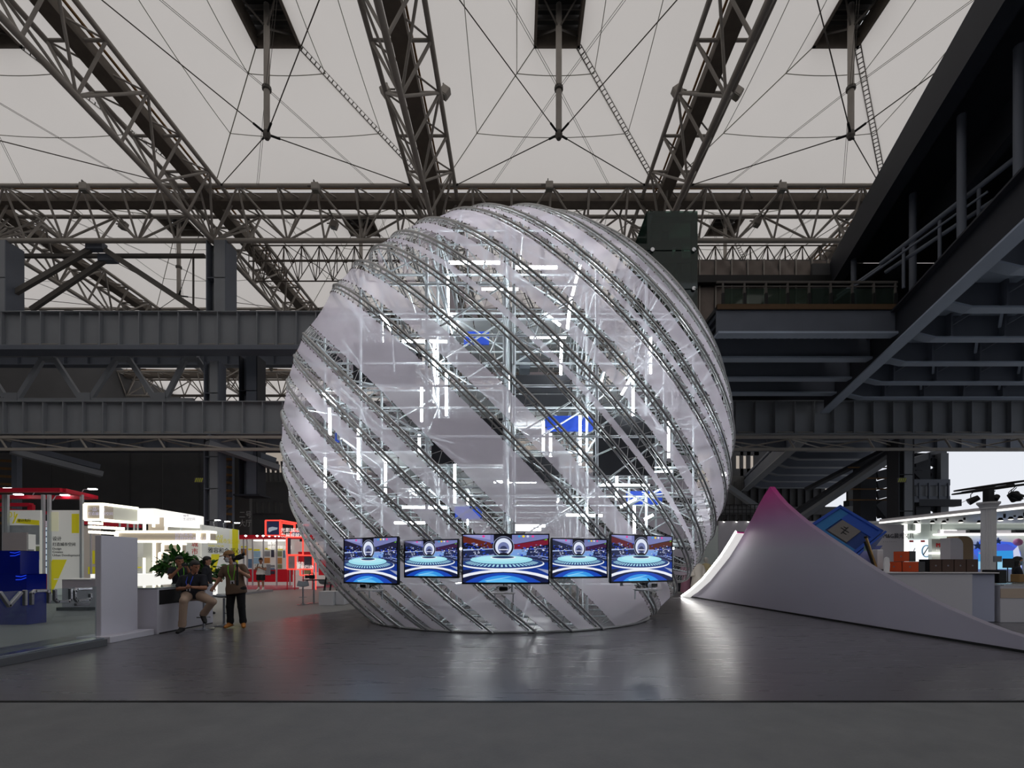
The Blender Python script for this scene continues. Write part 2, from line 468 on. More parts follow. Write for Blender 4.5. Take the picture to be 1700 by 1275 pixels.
# thin space frames hung behind the first cross truss
def space_frame(label, x0, x1, y0, y1, z0, z1, n):
    t = thing('space_frame', label, 'space frame', ((x0 + x1) / 2, y0, z0), kind='structure'); B = Vector(t.location)
    m = 'steel_gutter'; dx = (x1 - x0) / n
    for y in (y0, y1): bar('top_chord', Vector((x0, y, z1)) - B, Vector((x1, y, z1)) - B, .05, m, t, '6')
    ym = (y0 + y1) / 2; zm = (z0 + z1) / 2 - .1
    bar('bottom_chord', Vector((x0, ym, z0)) - B, Vector((x1, ym, z0)) - B, .05, m, t, '6')
    bar('middle_chord', Vector((x0, y0, zm)) - B, Vector((x1, y0, zm)) - B, .05, m, t, '6')
    for k in range(n):
        x = x0 + k * dx; xm = x + dx / 2
        for y in (y0, y1):
            bar('web', Vector((x, y, z1)) - B, Vector((xm, ym, z0)) - B, .035, m, t, '6'); bar('web', Vector((xm, ym, z0)) - B, Vector((x + dx, y, z1)) - B, .035, m, t, '6')
        bar('web', Vector((x, y0, z1)) - B, Vector((xm, y0, zm)) - B, .035, m, t, '6'); bar('web', Vector((xm, y0, zm)) - B, Vector((x + dx, y0, z1)) - B, .035, m, t, '6')
        bar('post', Vector((x, y0, z1)) - B, Vector((x, y0, z0)) - B, .035, m, t, '6')
        b = MB(); 
        bar('cross_bar', Vector((x, y0, z1)) - B, Vector((x, y1, z1)) - B, .035, m, t, '6')
        link('node_ball', NODE, t, loc=Vector((xm, y0, zm)) - B)
b = MB(); b.ell((0, 0, 0), (.13, .13, .13), 8, 6); NODE = bpy.data.meshes.new('node_ball'); NODE.from_pydata(b.v, [], b.f); NODE.materials.append(MATS['steel_gutter'])
space_frame('thin dark space frame between left column and sphere', -20.5, -7.0, 37.0, 38.8, 23.6, 25.8, 10)
space_frame('thin dark space frame right of the glass lift tower', 12.5, 24.5, 37.0, 38.8, 23.6, 25.8, 9)

def floodlight(px, py, Y, label, tilt=0.6, side=1):
    t = thing('floodlight', label, 'floodlight', P(px, py, Y), group='floodlights on the roof trusses')
    R3 = Matrix.Rotation(side * tilt, 3, 'Y')
    b = MB(); b.box((0, 0, 0), (.5, .42, .5), R3, .05); b.build('housing', 'steel_truss', t)
    b = MB(); b.box(R3 @ Vector((0, 0, -.27)), (.44, .38, .04), R3); b.build('lens', mat('lamp_glass', S(120, 120, 112), .2), t)
    b = MB(); b.box((-side * .3, 0, .1), (.5, .06, .06)); b.box((-side * .1, 0, .3), (.06, .2, .3)); b.build('bracket', 'steel_dark', t)
floodlight(640, 151, 27.3, 'floodlight on the left chord of the truss left of the sphere', .6, -1)
floodlight(739, 153, 27.3, 'floodlight on the right chord of the truss left of the sphere', .6, 1)
floodlight(1124, 152, 27.3, 'floodlight on the left chord of the truss right of the sphere', .6, -1)
floodlight(1224, 154, 27.3, 'floodlight on the right chord of the truss right of the sphere', .6, 1)
floodlight(140, 311, 32.7, 'floodlight on the cross truss at the far left', 0)
floodlight(524, 311, 32.7, 'floodlight on the cross truss between left truss and sphere', 0)
floodlight(912, 309, 32.7, 'floodlight on the cross truss above the sphere', 0)
floodlight(1298, 311, 32.7, 'floodlight on the cross truss right of the sphere', 0)
floodlight(555, 373, 35.6, 'floodlight hanging inside the cross truss left of the sphere', .3)
floodlight(205, 374, 35.6, 'floodlight hanging inside the cross truss above the left girder', .3)
floodlight(1257, 369, 35.6, 'floodlight hanging inside the cross truss right of the lift tower', .3)
# ------------------------------------------------------------------ steel frame of the hall
YG = 34.0
def girder(label, x0, x1, y, z0, z1, step, off=0.0, m='steel_blue', foot=True):
    t = thing('plate_girder', label, 'girder', ((x0 + x1) / 2, y, z0), kind='structure'); B = Vector(t.location)
    b = MB(); b.box2(Vector((x0, y - .03, z0)) - B, Vector((x1, y + .03, z1)) - B); b.build('web', m, t)
    b = MB(); b.box2(Vector((x0, y - .35, z1 - .06)) - B, Vector((x1, y + .35, z1)) - B); b.build('flange', m, t)
    b = MB(); b.box2(Vector((x0, y - .42, z0)) - B, Vector((x1, y + .42, z0 + .07)) - B); b.build('flange', m, t)
    b = MB(); b.box2((-.03, -.33, .07), (.03, -.03, z1 - z0 - .06)); me = bpy.data.meshes.new('stiffener'); me.from_pydata(b.v, [], b.f); me.materials.append(MATS[m])
    b = MB(); b.box2((-.55, -.36, .0), (.55, -.30, .05)); mf = bpy.data.meshes.new('clip_plate'); mf.from_pydata(b.v, [], b.f); mf.materials.append(MATS['steel_truss'])
    x = x0 + off; k = 0
    while x < x1:
        link('stiffener', me, t, loc=Vector((x, y, z0)) - B)
        if foot and k % 3 != 2: link('clip_plate', mf, t, loc=Vector((x + step / 2, y, z0 + .12)) - B)
        x += step; k += 1
    return t
def zof(py, Y): return CH + (VY - py) * Y / FPX
def xof(px, Y): return (px - VX) * Y / FPX
g1 = girder('upper plate girder with stiffeners on the left', -56, -9.0, YG, zof(578, YG), zof(520, YG), 1.37, .9)
girder('long lower plate girder left of the sphere', -56, -2.0, YG, zof(723, YG), zof(668, YG), 1.39, .75)
girder('long lower plate girder right of the sphere', 9.5, 46, YG, zof(723, YG), zof(667, YG), 1.37, .3)
# beam ledge below the upper girder
b = MB(); b.box2((-56, YG - .6, zof(586, YG)), (-9, YG + .5, zof(579, YG))); tag(b.build('trim_2', 'steel_blue_dark'), 'ledge under the upper plate girder', kind='structure')

def column(label, x, y, z0, z1, w=1.35, d=1.0, m='steel_blue_dark', face='steel_blue'):
    t = thing('steel_column', label, 'column', (x, y, z0), kind='structure'); h = z1 - z0
    for s in (-1, 1):
        b = MB(); b.box2((s * w / 2 - .04, -d / 2, 0), (s * w / 2 + .04, d / 2, h)); b.build('flange', m, t)
    b = MB(); b.box2((-w / 2, -.04, 0), (w / 2, .04, h)); b.build('web', face, t)
    b = MB(); b.box2((-w * .12, -d / 2 + .02, 0), (w / 2 + .03, -d / 2 + .08, h)); b.build('cover_plate', face, t)
    n = int(h / 2.2)
    for k in range(1, n):
        b = MB(); b.box2((-w / 2, -d / 2 + .02, k * h / n - .03), (w / 2, -.04, k * h / n + .03)); b.build('stiffener', m, t)
    b = MB(); b.box2((-w * .75, -d * .7, 0), (w * .75, d * .7, .12)); b.build('base_plate', m, t)
    return t
column('steel column left of the sphere between girder and roof', -21.3, 34.9, zof(520, 34) + .01, ZB - .1, 1.35, 1.3)
column('steel column at the left edge above the girders', -36.9, 34.9, zof(520, 34) + .01, ZB - .1, 1.35, 1.3)
column('lower steel column behind the white booth', -21.9, 35.1, 0, zof(586, 34) - .3, 1.0, .9)
column('second steel column behind the lower left one', -20.0, 36.6, 6.5, zof(590, 36), 1.3, 1.2, 'steel_navy', 'steel_blue_dark')
column('steel column right of the magenta peak', 27.75, 35.0, 0, zof(723, 34) - .05, 1.05, 1.1, 'steel_navy', 'steel_blue')
# zigzag truss between the girders on the left
t = thing('warren_truss', 'zigzag truss of pale channels between the two left girders', 'truss', P(150, 625, 35.2), kind='structure'); B = Vector(t.location)
Yw = 35.4
bar('top_chord', P(-260, 588, Yw) - B, P(322, 588, Yw) - B, .16, 'steel_blue', t, 'box', .16)
bar('bottom_chord', P(-260, 666, Yw) - B, P(322, 666, Yw) - B, .12, 'steel_blue', t, 'box', .2)
tops = [-165, -43, 81, 204, 318]; bots = [-225, -102, 21, 142, 266]
for a_, b_ in zip(bots, tops):
    bar('diagonal', P(a_ + 10, 660, Yw) - B, P(b_ - 10, 596, Yw) - B, .13, 'steel_blue', t, 'box', .16)
    bar('diagonal', P(b_ + 10, 596, Yw) - B, P(b_ + 52, 660, Yw) - B, .13, 'steel_blue', t, 'box', .16)
    for (x_, y_) in ((a_, 660), (b_, 593)):
        b = MB(); b.box((0, 0, 0), (.95, .34, .62)); link('gusset', b.build('gusset', 'steel_blue', t).data, t, loc=P(x_, y_, Yw) - B); 
        bpy.data.objects.remove([c for c in t.children if c.name.startswith('gusset') and c.location.length < 1e-6][0])
# big A-shaped braces above the upper girder
t = thing('a_brace', 'A-shaped pair of heavy braces above the upper girder on the left', 'brace', P(165, 470, 35), kind='structure'); B = Vector(t.location)
bar('brace', P(-20, 512, 35) - B, P(150, 414, 35) - B, .13, 'steel_dark', t, 'box', .17)
bar('brace', P(52, 514, 35.6) - B, P(180, 428, 35.6) - B, .12, 'steel_dark', t, 'box', .16)
bar('brace', P(176, 416, 35) - B, P(328, 516, 35) - B, .16, 'steel_dark', t, 'box', .18)
b = MB(); b.box(P(160, 410, 35) - B, (1.2, .5, .5)); b.build('gusset', 'steel_blue_dark', t)
b = MB(); b.box(P(180, 430, 35.6) - B, (1.2, .5, .45)); b.build('gusset', 'steel_blue_dark', t)
bar('rail', P(0, 425, 36) - B, P(340, 425, 36) - B, .12, 'steel_dark', t, 'box')
bar('post', P(321, 428, 36) - B, P(321, 515, 36) - B, .07, 'steel_dark', t)
bar('post', P(16, 428, 36) - B, P(16, 515, 36) - B, .07, 'steel_dark', t)
# flat lattice below the lower girders
def under_lattice(label, x0px, x1px, xs, Y=33.2, Y2=36.5):
    t = thing('bracing_lattice', label, 'bracing', P((x0px + x1px) / 2, 746, Y), kind='structure'); B = Vector(t.location)
    z = zof(727, Y); z2 = zof(746, Y)
    bar('chord', P(x0px, 726, Y) - B, P(x1px, 726, Y) - B, .09, 'steel_truss', t, 'box')
    bar('chord', P(x0px, 746, Y) - B, P(x1px, 746, Y) - B, .09, 'steel_truss', t, 'box')
    for i in range(len(xs) - 1):
        bar('post', P(xs[i], 727, Y) - B, P(xs[i] + 12, 746, Y) - B, .07, 'steel_truss', t)
        bar('diagonal', P(xs[i], 727, Y) - B, P(xs[i + 1] - 10, 746, Y) - B, .05, 'steel_truss', t)
        bar('diagonal', P(xs[i], 728, Y) - B, P(xs[i] + 62, 746, Y2) - B, .05, 'steel_truss', t)
        bar('diagonal', P(xs[i] - 90, 746, Y2) - B, P(xs[i] + 8, 728, Y) - B, .05, 'steel_truss', t)
under_lattice('slim lattice hanging under the left lower girder', -60, 480, [-130, 0, 133, 263, 392, 500])
under_lattice('slim lattice hanging under the right lower girder', 1215, 1760, [1180, 1308, 1440, 1568, 1690, 1790])
# second-line girders further back (seen between and above the first ones)
b = MB()
o = girder('dark back girder seen between the left girders', -56, -9, 46, zof(608, 46), zof(585, 46), 2.2, 0, 'steel_blue_dark', False)
o = girder('dark back girder above the booths on the left', -56, -6, 44, zof(750, 44), zof(724, 44), 2.2, 0, 'steel_blue_dark', False)
o = girder('dark back girder under the right gallery', 16, 60, 44, zof(748, 44), zof(722, 44), 2.2, 0, 'steel_blue_dark', False)
# braces under the far roof, left gap
t = thing('back_lattice', 'rusty lattice of thin steel between the girders left of the sphere', 'lattice', (-24, 55, 14), kind='structure'); B = Vector(t.location)
for k in range(16):
    x0 = -40 + k * 1.9
    bar('chord' if False else 'brace', Vector((x0, 55, 18.5)) - B, Vector((x0 + 1.9, 55, 20.6)) - B, .05, 'steel_gutter', t, '6')
    bar('brace', Vector((x0, 55, 20.6)) - B, Vector((x0 + 1.9, 55, 18.5)) - B, .05, 'steel_gutter', t, '6')
for z in (18.5, 20.6, 19.5): bar('chord', Vector((-40, 55, z)) - B, Vector((-9.6, 55, z)) - B, .07, 'steel_gutter', t, 'box')

# ------------------------------------------------------------------ walls
WL = tag(MB().box2((-54.2, -30, 0), (-53.8, 84, 28.4)).build('wall_left', 'wall_dark'), 'dark side wall of the hall on the far left', kind='structure')
WR = tag(MB().box2((56, -30, 17.0), (56.3, 84, 28.2)).build('wall_right', 'wall_dark'), 'dark upper side wall of the hall on the far right', kind='structure')
WBH = tag(MB().box2((-56, -30.3, 0), (56, -30, 28.2)).build('wall_front', 'wall_dark'), 'dark hall end behind the camera', kind='structure')
YB = 47.0
wb = thing('wall_back', 'dark panelled back wall below the left girders', None, (0, YB, 0), kind='structure')
B = Vector((0, YB, 0))
def wpanel(px0, px1, py0, py1, m='wall_dark', Y=YB, th=.2, name='wall_panel'):
    a = P(px0, py0, Y); c = P(px1, py1, Y); b = MB(); b.box2((a.x, a.y, a.z) - B if False else Vector((a.x, Y, c.z)) - B, Vector((c.x, Y + th, a.z)) - B); return b.build(name, m, wb)
xs = [-330, -230, -150, -60, 20, 84, 140, 215, 270, 330, 414]
for i in range(len(xs) - 1): wpanel(xs[i] + .6, xs[i + 1] - .6, 742, 958, 'wall_dark', YB + (.15 if i % 2 else 0))
wpanel(413, 470, 800, 834); wpanel(413, 470, 852, 958); wpanel(413, 419, 742, 852, 'wall_dark', YB - .1)
wpanel(470, 560, 742, 958)
# louvre slats of the lit openings
for k in range(7):
    x = 420 + k * 8; b = MB(); p0 = P(x, 766, YB); p1 = P(x + 3, 799, YB)
    bar('mullion', p0 - B, p1 - B, .1, 'wall_dark', wb, 'box')
for k in range(5):
    x = 421 + k * 10.5; bar('mullion', P(x, 834, YB) - B, P(x + 1, 853, YB) - B, .17, 'wall_dark', wb, 'box')
wf = thing('wall_back_far', 'far grey end wall of the hall behind the sphere', None, (0, 72, 0), kind='structure')
MB().box2((-40, 0, 0), (26, .3, 15)).build('wall_panel', 'wall_grey', wf)
MB().box2((-56, 11, 14), (56, 11.2, 28.2)).build('gable_sheet', 'membrane', wf)
# grey concrete panel with the hall number, and the laced column in front
o = MB().box2(P(386, 890, 38.5), P(414, 742, 38.5) + Vector((0, .4, 0))).build('wall_pier', 'wall_grey'); tag(o, 'grey concrete pier with a painted hall sign', kind='structure')
mat('sign_white', S(205, 208, 206), .6)
text('sign_text', '二号\n大厅', .62, 'sign_white', None, P(397, 859, 38.48), sx=.8); tag(bpy.data.objects['sign_text'], 'pale painted hall number on the grey concrete pier', 'sign')
t = thing('laced_column', 'laced steel column with rusty cross bars behind the white booth', 'column', P(362, 960, 36.5), kind='structure'); B = Vector((xof(362, 36.5), 36.5, 0)); t.location = B
bar('post', P(347, 935, 36.2) * 1 - B - Vector((0, 0, 1.5)), P(347, 748, 36.2) - B, .22, 'steel_blue_dark', t, 'box')
bar('post', P(384, 935, 37.5) - B - Vector((0, 0, 1.5)), P(384, 748, 37.5) - B, .16, 'steel_blue_dark', t, 'box')
for k in range(10):
    y = 760 + k * 13
    bar('cross_bar', P(346, y, 36.3) - B, P(385, y + 3, 37.4) - B, .09, 'steel_rust', t, 'box')
    if k % 2 == 0 and k < 9: bar('lacing', P(350, y + 28, 36.6) - B, P(382, y + 3, 37.3) - B, .06, 'steel_dark', t, 'box')
t = thing('laced_column', 'laced steel column with rusty cross bars at the left edge', 'column', (xof(12, 36.5), 36.5, 0), kind='structure'); B = Vector(t.location)
bar('post', P(28, 935, 36.2) - B - Vector((0, 0, 1.5)), P(28, 748, 36.2) - B, .2, 'steel_blue_dark', t, 'box')
bar('post', P(-8, 935, 37.5) - B - Vector((0, 0, 1.5)), P(-8, 748, 37.5) - B, .16, 'steel_blue_dark', t, 'box')
for k in range(9):
    y = 764 + k * 13
    bar('cross_bar', P(-10, y, 37.4) - B, P(26, y + 2, 36.3) - B, .09, 'steel_rust', t, 'box')
# heavy caps on the columns (corbel beams running back)
for px, py, nm in ((344, 728, 'left of the sphere'), (18, 740, 'at the left edge')):
    a = P(px, py + 6, 33.6); 
    t = thing('corbel_beam', 'stepped corbel beam on top of the laced column ' + nm, 'beam', a, kind='structure')
    bar('beam', (0, 0, -.1), (2.9, 4.0, -1.0), .35, 'steel_blue', t, 'box', .2)
    bar('beam', (0, 0, .35), (2.7, 4.0, -.45), .2, 'steel_blue_dark', t, 'box', .2)

# ------------------------------------------------------------------ raised gallery on the right
K = .299                                   # the gallery runs this much sideways per metre of depth
def xb(Y): return 21.5 - K * (34 - Y)      # its long edge beam
ZL = 12.0
gal = thing('gallery', 'dark steel gallery on raking plate beams at the upper right', 'gallery', (xb(24), 24, ZL), kind='structure'); B = Vector(gal.location)
def gbeam(name, Y0, Y1, dx, z0, z1, w, m, parent=gal):
    b = MB(); pts = []
    for Y in (Y0, Y1):
        x = xb(Y) + dx
        pts += [(x - w / 2, Y, z0), (x + w / 2, Y, z0), (x + w / 2, Y, z1), (x - w / 2, Y, z1)]
    b.add([Vector(p) - B for p in pts], [(0, 1, 2, 3), (7, 6, 5, 4), (0, 4, 5, 1), (1, 5, 6, 2), (2, 6, 7, 3), (3, 7, 4, 0)])
    return b.build(name, m, parent)
gbeam('edge_beam_web', 12, 33.6, 0, ZL, ZL + 1.55, .1, 'steel_navy')
gbeam('edge_beam_flange', 12, 33.6, 0, ZL - .08, ZL, .62, 'deck_lit_blue')
gbeam('edge_beam_flange', 12, 33.6, 0, ZL + 1.55, ZL + 1.63, .62, 'steel_navy')
gbeam('edge_beam_web', 34.6, 67, 0, ZL - .6, ZL + .9, .1, 'steel_blue_dark')
gbeam('edge_beam_flange', 34.6, 67, 0, ZL - .7, ZL - .6, .9, 'steel_blue')
# left decks: cross beams and ribbed deck
XLD = 9.6
b = MB(); b.box2(Vector((XLD, 23.2, ZL + 1.65)) - B, Vector((xb(23.2), 33.6, ZL + 1.85)) - B); b.build('deck_slab', 'steel_navy', gal)
for Y, py in ((23.3, 0), (26.1, 0), (28.9, 0), (31.4, 0)):
    b = MB(); b.box2(Vector((XLD, Y - .04, ZL + .55)) - B, Vector((xb(Y) - .1, Y + .04, ZL + 1.65)) - B); b.build('cross_beam', 'steel_blue_dark', gal)
    b = MB(); b.box2(Vector((XLD, Y - .28, ZL + .45)) - B, Vector((xb(Y) - .1, Y + .28, ZL + .55)) - B); b.build('cross_beam_flange', 'deck_lit_blue', gal)
for k in range(34):
    x = XLD + .15 + k * .36
    bar('deck_rib', Vector((x, 23.4, ZL + 1.62)) - B, Vector((x, 33.5, ZL + 1.62)) - B, .06, 'steel_blue_dark', gal, 'box', .05) if x < xb(23.4) else None
# right decks: haunched cross beams under a smooth deck
b = MB(); v = [Vector((xb(14), 14, ZL + 1.65)), Vector((xb(33.6), 33.6, ZL + 1.65)), Vector((44, 33.6, ZL + 1.65)), Vector((44, 14, ZL + 1.65))]
b.add([p - B for p in v] + [p - B + Vector((0, 0, .25)) for p in v], [(0, 1, 2, 3), (7, 6, 5, 4), (0, 4, 5, 1), (1, 5, 6, 2), (2, 6, 7, 3), (3, 7, 4, 0)]); b.build('deck_slab', 'deck_lit_blue', gal)
for q, Y in enumerate((18.2, 21.0, 23.8, 26.7, 29.6, 32.3)):
    x0 = xb(Y) + .05; b = MB()
    b.prism([(x0, ZL + 1.65), (x0, ZL + 1.0), (x0 + 1.9, ZL + .55), (44, ZL + .55), (44, ZL + 1.65)], 1, Y - .05, Y + .05)
    b.v = [tuple(Vector(p) - B) for p in b.v]; b.build('haunched_beam', 'steel_blue_dark', gal)
    b = MB(); b.prism([(x0, ZL + 1.0), (x0 + 1.9, ZL + .55), (44, ZL + .55), (44, ZL + .47), (x0 + 1.9, ZL + .47), (x0, ZL + .92)], 1, Y - .26, Y + .26)
    b.v = [tuple(Vector(p) - B) for p in b.v]; b.build('haunched_flange', 'deck_lit_blue', gal)
    for k in range(9):
        xx = x0 + 2.6 + k * 2.6 + (q % 2) * .7
        if xx < 43:
            bar('stiffener', Vector((xx, Y - .2, ZL + .55)) - B, Vector((xx, Y - .2, ZL + 1.65)) - B, .05, 'steel_blue_dark', gal, 'box', .16)
            bar('knee_brace', Vector((xx, Y - .1, ZL + 1.1)) - B, Vector((xx + .75, Y - .95, ZL + 1.62)) - B, .06, 'steel_blue_dark', gal, 'box', .09)
            if k % 2: bar('knee_brace', Vector((xx - .05, Y - .1, ZL + 1.1)) - B, Vector((xx - .6, Y - .8, ZL + 1.62)) - B, .06, 'deck_lit_blue', gal, 'box', .09)
# the same deck beyond the girder line
b = MB(); v = [Vector((xb(34.8), 34.8, ZL + 1.2)), Vector((xb(67), 67, ZL + 1.2)), Vector((xof(1440, 67), 67, ZL + 1.2)), Vector((xof(1470, 34.8), 34.8, ZL + 1.2))]
b.add([p - B for p in v] + [p - B + Vector((0, 0, .25)) for p in v], [(0, 1, 2, 3), (7, 6, 5, 4), (0, 4, 5, 1), (1, 5, 6, 2), (2, 6, 7, 3), (3, 7, 4, 0)]); b.build('deck_slab', 'steel_blue_dark', gal)
for q, Y in enumerate((40, 43.5, 47, 51, 55.5, 60, 65)):
    x0 = xb(Y) + .05; b = MB(); zz = ZL - .35
    xr = xof(1445, Y); b.prism([(x0, zz + 1.5), (x0, zz + .5), (x0 + 1.9, zz), (xr, zz), (xr, zz + 1.5)], 1, Y - .05, Y + .05)
    b.v = [tuple(Vector(p) - B) for p in b.v]; b.build('haunched_beam', 'steel_blue_dark', gal)
    b = MB(); b.prism([(x0, zz + .5), (x0 + 1.9, zz), (xr, zz), (xr, zz - .1), (x0 + 1.9, zz - .1), (x0, zz + .4)], 1, Y - .3, Y + .3)
    b.v = [tuple(Vector(p) - B) for p in b.v]; b.build('haunched_flange', 'steel_blue', gal)
# glass balustrade along the deck edge
t = thing('balustrade', 'glass balustrade with dark posts along the gallery edge', 'balustrade', (14, 23.25, ZL + 1.85), kind='structure'); B2 = Vector(t.location)
zg = ZL + 1.85; xe = xb(23.25)
mat_glass('glass_green', (.45, .56, .5), .05, (.12, .16, .14), .15)
for k in range(9):
    x = XLD + .3 + k * (xe - XLD - .4) / 8
    bar('post', Vector((x, 23.25, zg)) - B2, Vector((x, 23.25, zg + 1.15)) - B2, .04, 'steel_dark', t, 'box')
    b = MB(); b.box(Vector((x, 23.22, zg + .3)) - B2, (.12, .12, .6)); b.build('post_shoe', 'black_matte', t)
    if k < 8:
        x2 = x + (xe - XLD - .4) / 8; b = MB(); b.box2(Vector((x + .08, 23.24, zg + .12)) - B2, Vector((x2 - .08, 23.26, zg + .85)) - B2); b.build('glass_pane', 'glass_green', t)
bar('handrail', Vector((XLD, 23.25, zg + 1.15)) - B2, Vector((xe, 23.25, zg + 1.15)) - B2, .045, 'steel_dark', t, 'box')
bar('handrail', Vector((XLD, 23.25, zg + .95)) - B2, Vector((xe, 23.25, zg + .95)) - B2, .025, 'steel_dark', t, 'box')
b = MB(); b.box2(Vector((XLD, 23.15, zg - .18)) - B2, Vector((xe, 23.3, zg + .06)) - B2); b.build('kerb', mat('kerb_rust', S(92, 70, 48), .8, noise=.2), t)
# wrapped wall behind the deck
t = thing('wall_gallery', 'wall of wrinkled grey-brown sheets behind the gallery', None, (16, 33.9, ZL + 1.9), kind='structure'); B3 = Vector(t.location)
mat('wrinkled_sheet', S(126, 116, 110), .8, noise=.25, nscale=1.6, bump=.9)
xs = [10.5 + k * 1.12 for k in range(13)]
for k in range(12):
    def fn(u, v, k=k): return Vector((xs[k] + .05 + u * 1.0, 33.8 + .05 * math.sin(7 * v + k) * math.sin(5 * u + k * 2) - .04 * math.sin(9 * u * v + k), 21.4 + v * 1.25)) - B3
    b = MB(); b.grid(fn, 6, 8); b.build('sheet_panel', 'wrinkled_sheet', t, True)
    def fn2(u, v, k=k): return Vector((xs[k] + .05 + u * 1.0, 33.8 + .05 * math.sin(6 * v + k * 1.7) * math.sin(5 * u + k), 13.9 + v * 6.9)) - B3
    b = MB(); b.grid(fn2, 6, 10); b.build('sheet_panel', 'wrinkled_sheet', t, True)
    bar('post', Vector((xs[k], 33.72, 13.9)) - B3, Vector((xs[k], 33.72, 22.7)) - B3, .04, 'steel_truss', t, 'box')
b = MB(); b.box2(Vector((10.5, 33.3, 20.85)) - B3, Vector((24, 33.75, 21.35)) - B3); b.build('band_beam', 'black_matte', t)
b = MB(); b.box2(Vector((10.5, 33.9, 13.9)) - B3, Vector((24, 34.1, 22.75)) - B3); b.build('backing', 'wall_grey', t)
# upper storey: fascia, slab, posts, pipes; interior gloom put into dark colours
up = thing('upper_storey', 'very dark upper storey with raking fascia at the right edge', 'gallery', (xb(24) + .6, 24, 18), kind='structure'); B = Vector(up.location)
gbeam('fascia', 9, 33.5, .5, 20.1, 22.35, .3, 'steel_navy', up)
gbeam('fascia_flange', 9, 33.5, .3, 20.0, 20.12, .7, 'steel_navy', up)
gbeam('inner_beam', 9, 33.5, 3.0, 18.9, 20.3, .4, 'steel_navy', up)
b = MB(); b.box2(Vector((20.5, 33.55, 13.9)) - B, Vector((46, 33.75, 22.3)) - B); b.build('end_wall', 'wall_dark', up)  # dark wall added to close bright gaps behind the storey
gbeam('inner_wall', 9, 33.5, 8.0, 13.6, 22.3, .3, 'wall_dark', up)
b = MB(); v = [Vector((xb(9) + .4, 9, 22.3)), Vector((xb(33.5) + .4, 33.5, 22.3)), Vector((56, 33.5, 22.3)), Vector((56, 9, 22.3))]
b.add([p - B for p in v] + [p - B + Vector((0, 0, .3)) for p in v], [(0, 1, 2, 3), (7, 6, 5, 4), (0, 4, 5, 1), (1, 5, 6, 2), (2, 6, 7, 3), (3, 7, 4, 0)]); b.build('roof_slab', 'steel_navy', up)
for Y, dx in ((29.5, .4), (24.5, 1.4), (20.2, 1.2), (17.5, 1.6)):
    x = xb(Y) + dx; bar('post', Vector((x, Y, ZL + 1.8)) - B, Vector((x, Y, 20.2)) - B, .16, 'steel_blue_dark', up)
t = thing('stair_rails', 'pair of raking grey pipes crossing the dark upper storey', 'handrail', P(1560, 370, 20), kind='structure'); B2 = Vector(t.location)
for (a_, c_, r) in (((1462, 438, 24), (1720, 236, 18.5), .11), ((1470, 452, 24), (1720, 286, 18.5), .09), ((1390, 492, 25), (1480, 430, 23.8), .09), ((1385, 500, 25), (1640, 318, 19.5), .05)):
    bar('pipe', P(*a_) - B2, P(*c_) - B2, r, 'steel_blue_dark', t)
for px, py, Y in ((1500, 408, 23), (1560, 362, 21.6), (1625, 311, 20.2)):
    bar('support', P(px, py, Y) - B2, P(px, py + 70, Y) - B2, .07, 'steel_blue_dark', t)
# glass lift tower
t = thing('lift_tower', 'dark green glass lift tower behind the sphere on the right', 'lift', (xof(1116, 23.5), 23.5, 0)); w_ = (1160 - 1076) * 23.5 / FPX; zt = zof(352, 23.5)
mat_glass('glass_tower', (.34, .46, .41), .05, (.05, .09, .08), .22)
hx = w_ / 2
for (x0, x1, y0, y1) in ((-hx, hx, -.01, .01), (-hx, hx, 2.4, 2.42), (-hx, -hx + .02, 0, 2.4), (hx - .02, hx, 0, 2.4)):
    for k in range(7):
        z0 = zt - 1.88 * (k + 1); b = MB(); b.box2((x0, y0, z0 + .03), (x1, y1, z0 + 1.85)); b.build('glass_pane', 'glass_tower', t)
for sx in (-1, 1):
    for y in (.15, 2.25): bar('post', (sx * (hx - .15), y, 0), (sx * (hx - .15), y, zt - .1), .11, 'steel_navy', t, 'box')
for k in range(9):
    z = zt - .25 - 2.0 * k
    bar('cross_beam', (-hx + .1, .2, z), (hx - .1, .2, z), .09, 'steel_navy', t, 'box'); bar('cross_beam', (-hx + .1, 2.2, z), (hx - .1, 2.2, z), .09, 'steel_navy', t, 'box')
bar('guide_rail', (0, 1.2, 0), (0, 1.2, zt - .2), .14, 'steel_navy', t, 'box')
bar('brace', (-hx + .2, 2.2, zt - 6), (hx - .2, 2.2, zt - .4), .12, 'steel_navy', t, 'box')
bar('brace', (-hx + .2, .4, zt - 8), (hx - .2, .4, zt - 3), .12, 'steel_navy', t, 'box')
b = MB(); b.box2((-hx + .2, .3, zt - 5.2), (.1, 2.1, zt - 1.2)); b.build('cabin', 'black_matte', t)
for k in range(4):
    for sx in (-.8, .83):
        b = MB(); b.lathe([(.02, -.06), (.1, -.05), (.1, .05), (.02, .06)], n=10); o = b.build('glass_bolt', 'chrome', t); o.rotation_euler = (math.pi / 2, 0, 0); o.location = (sx * hx, -.06, zt - 1.88 * (k + 1))
b = MB(); b.box2((-hx, 0, zt - .05), (hx, 2.42, zt + .05)); b.build('roof', 'glass_tower', t)
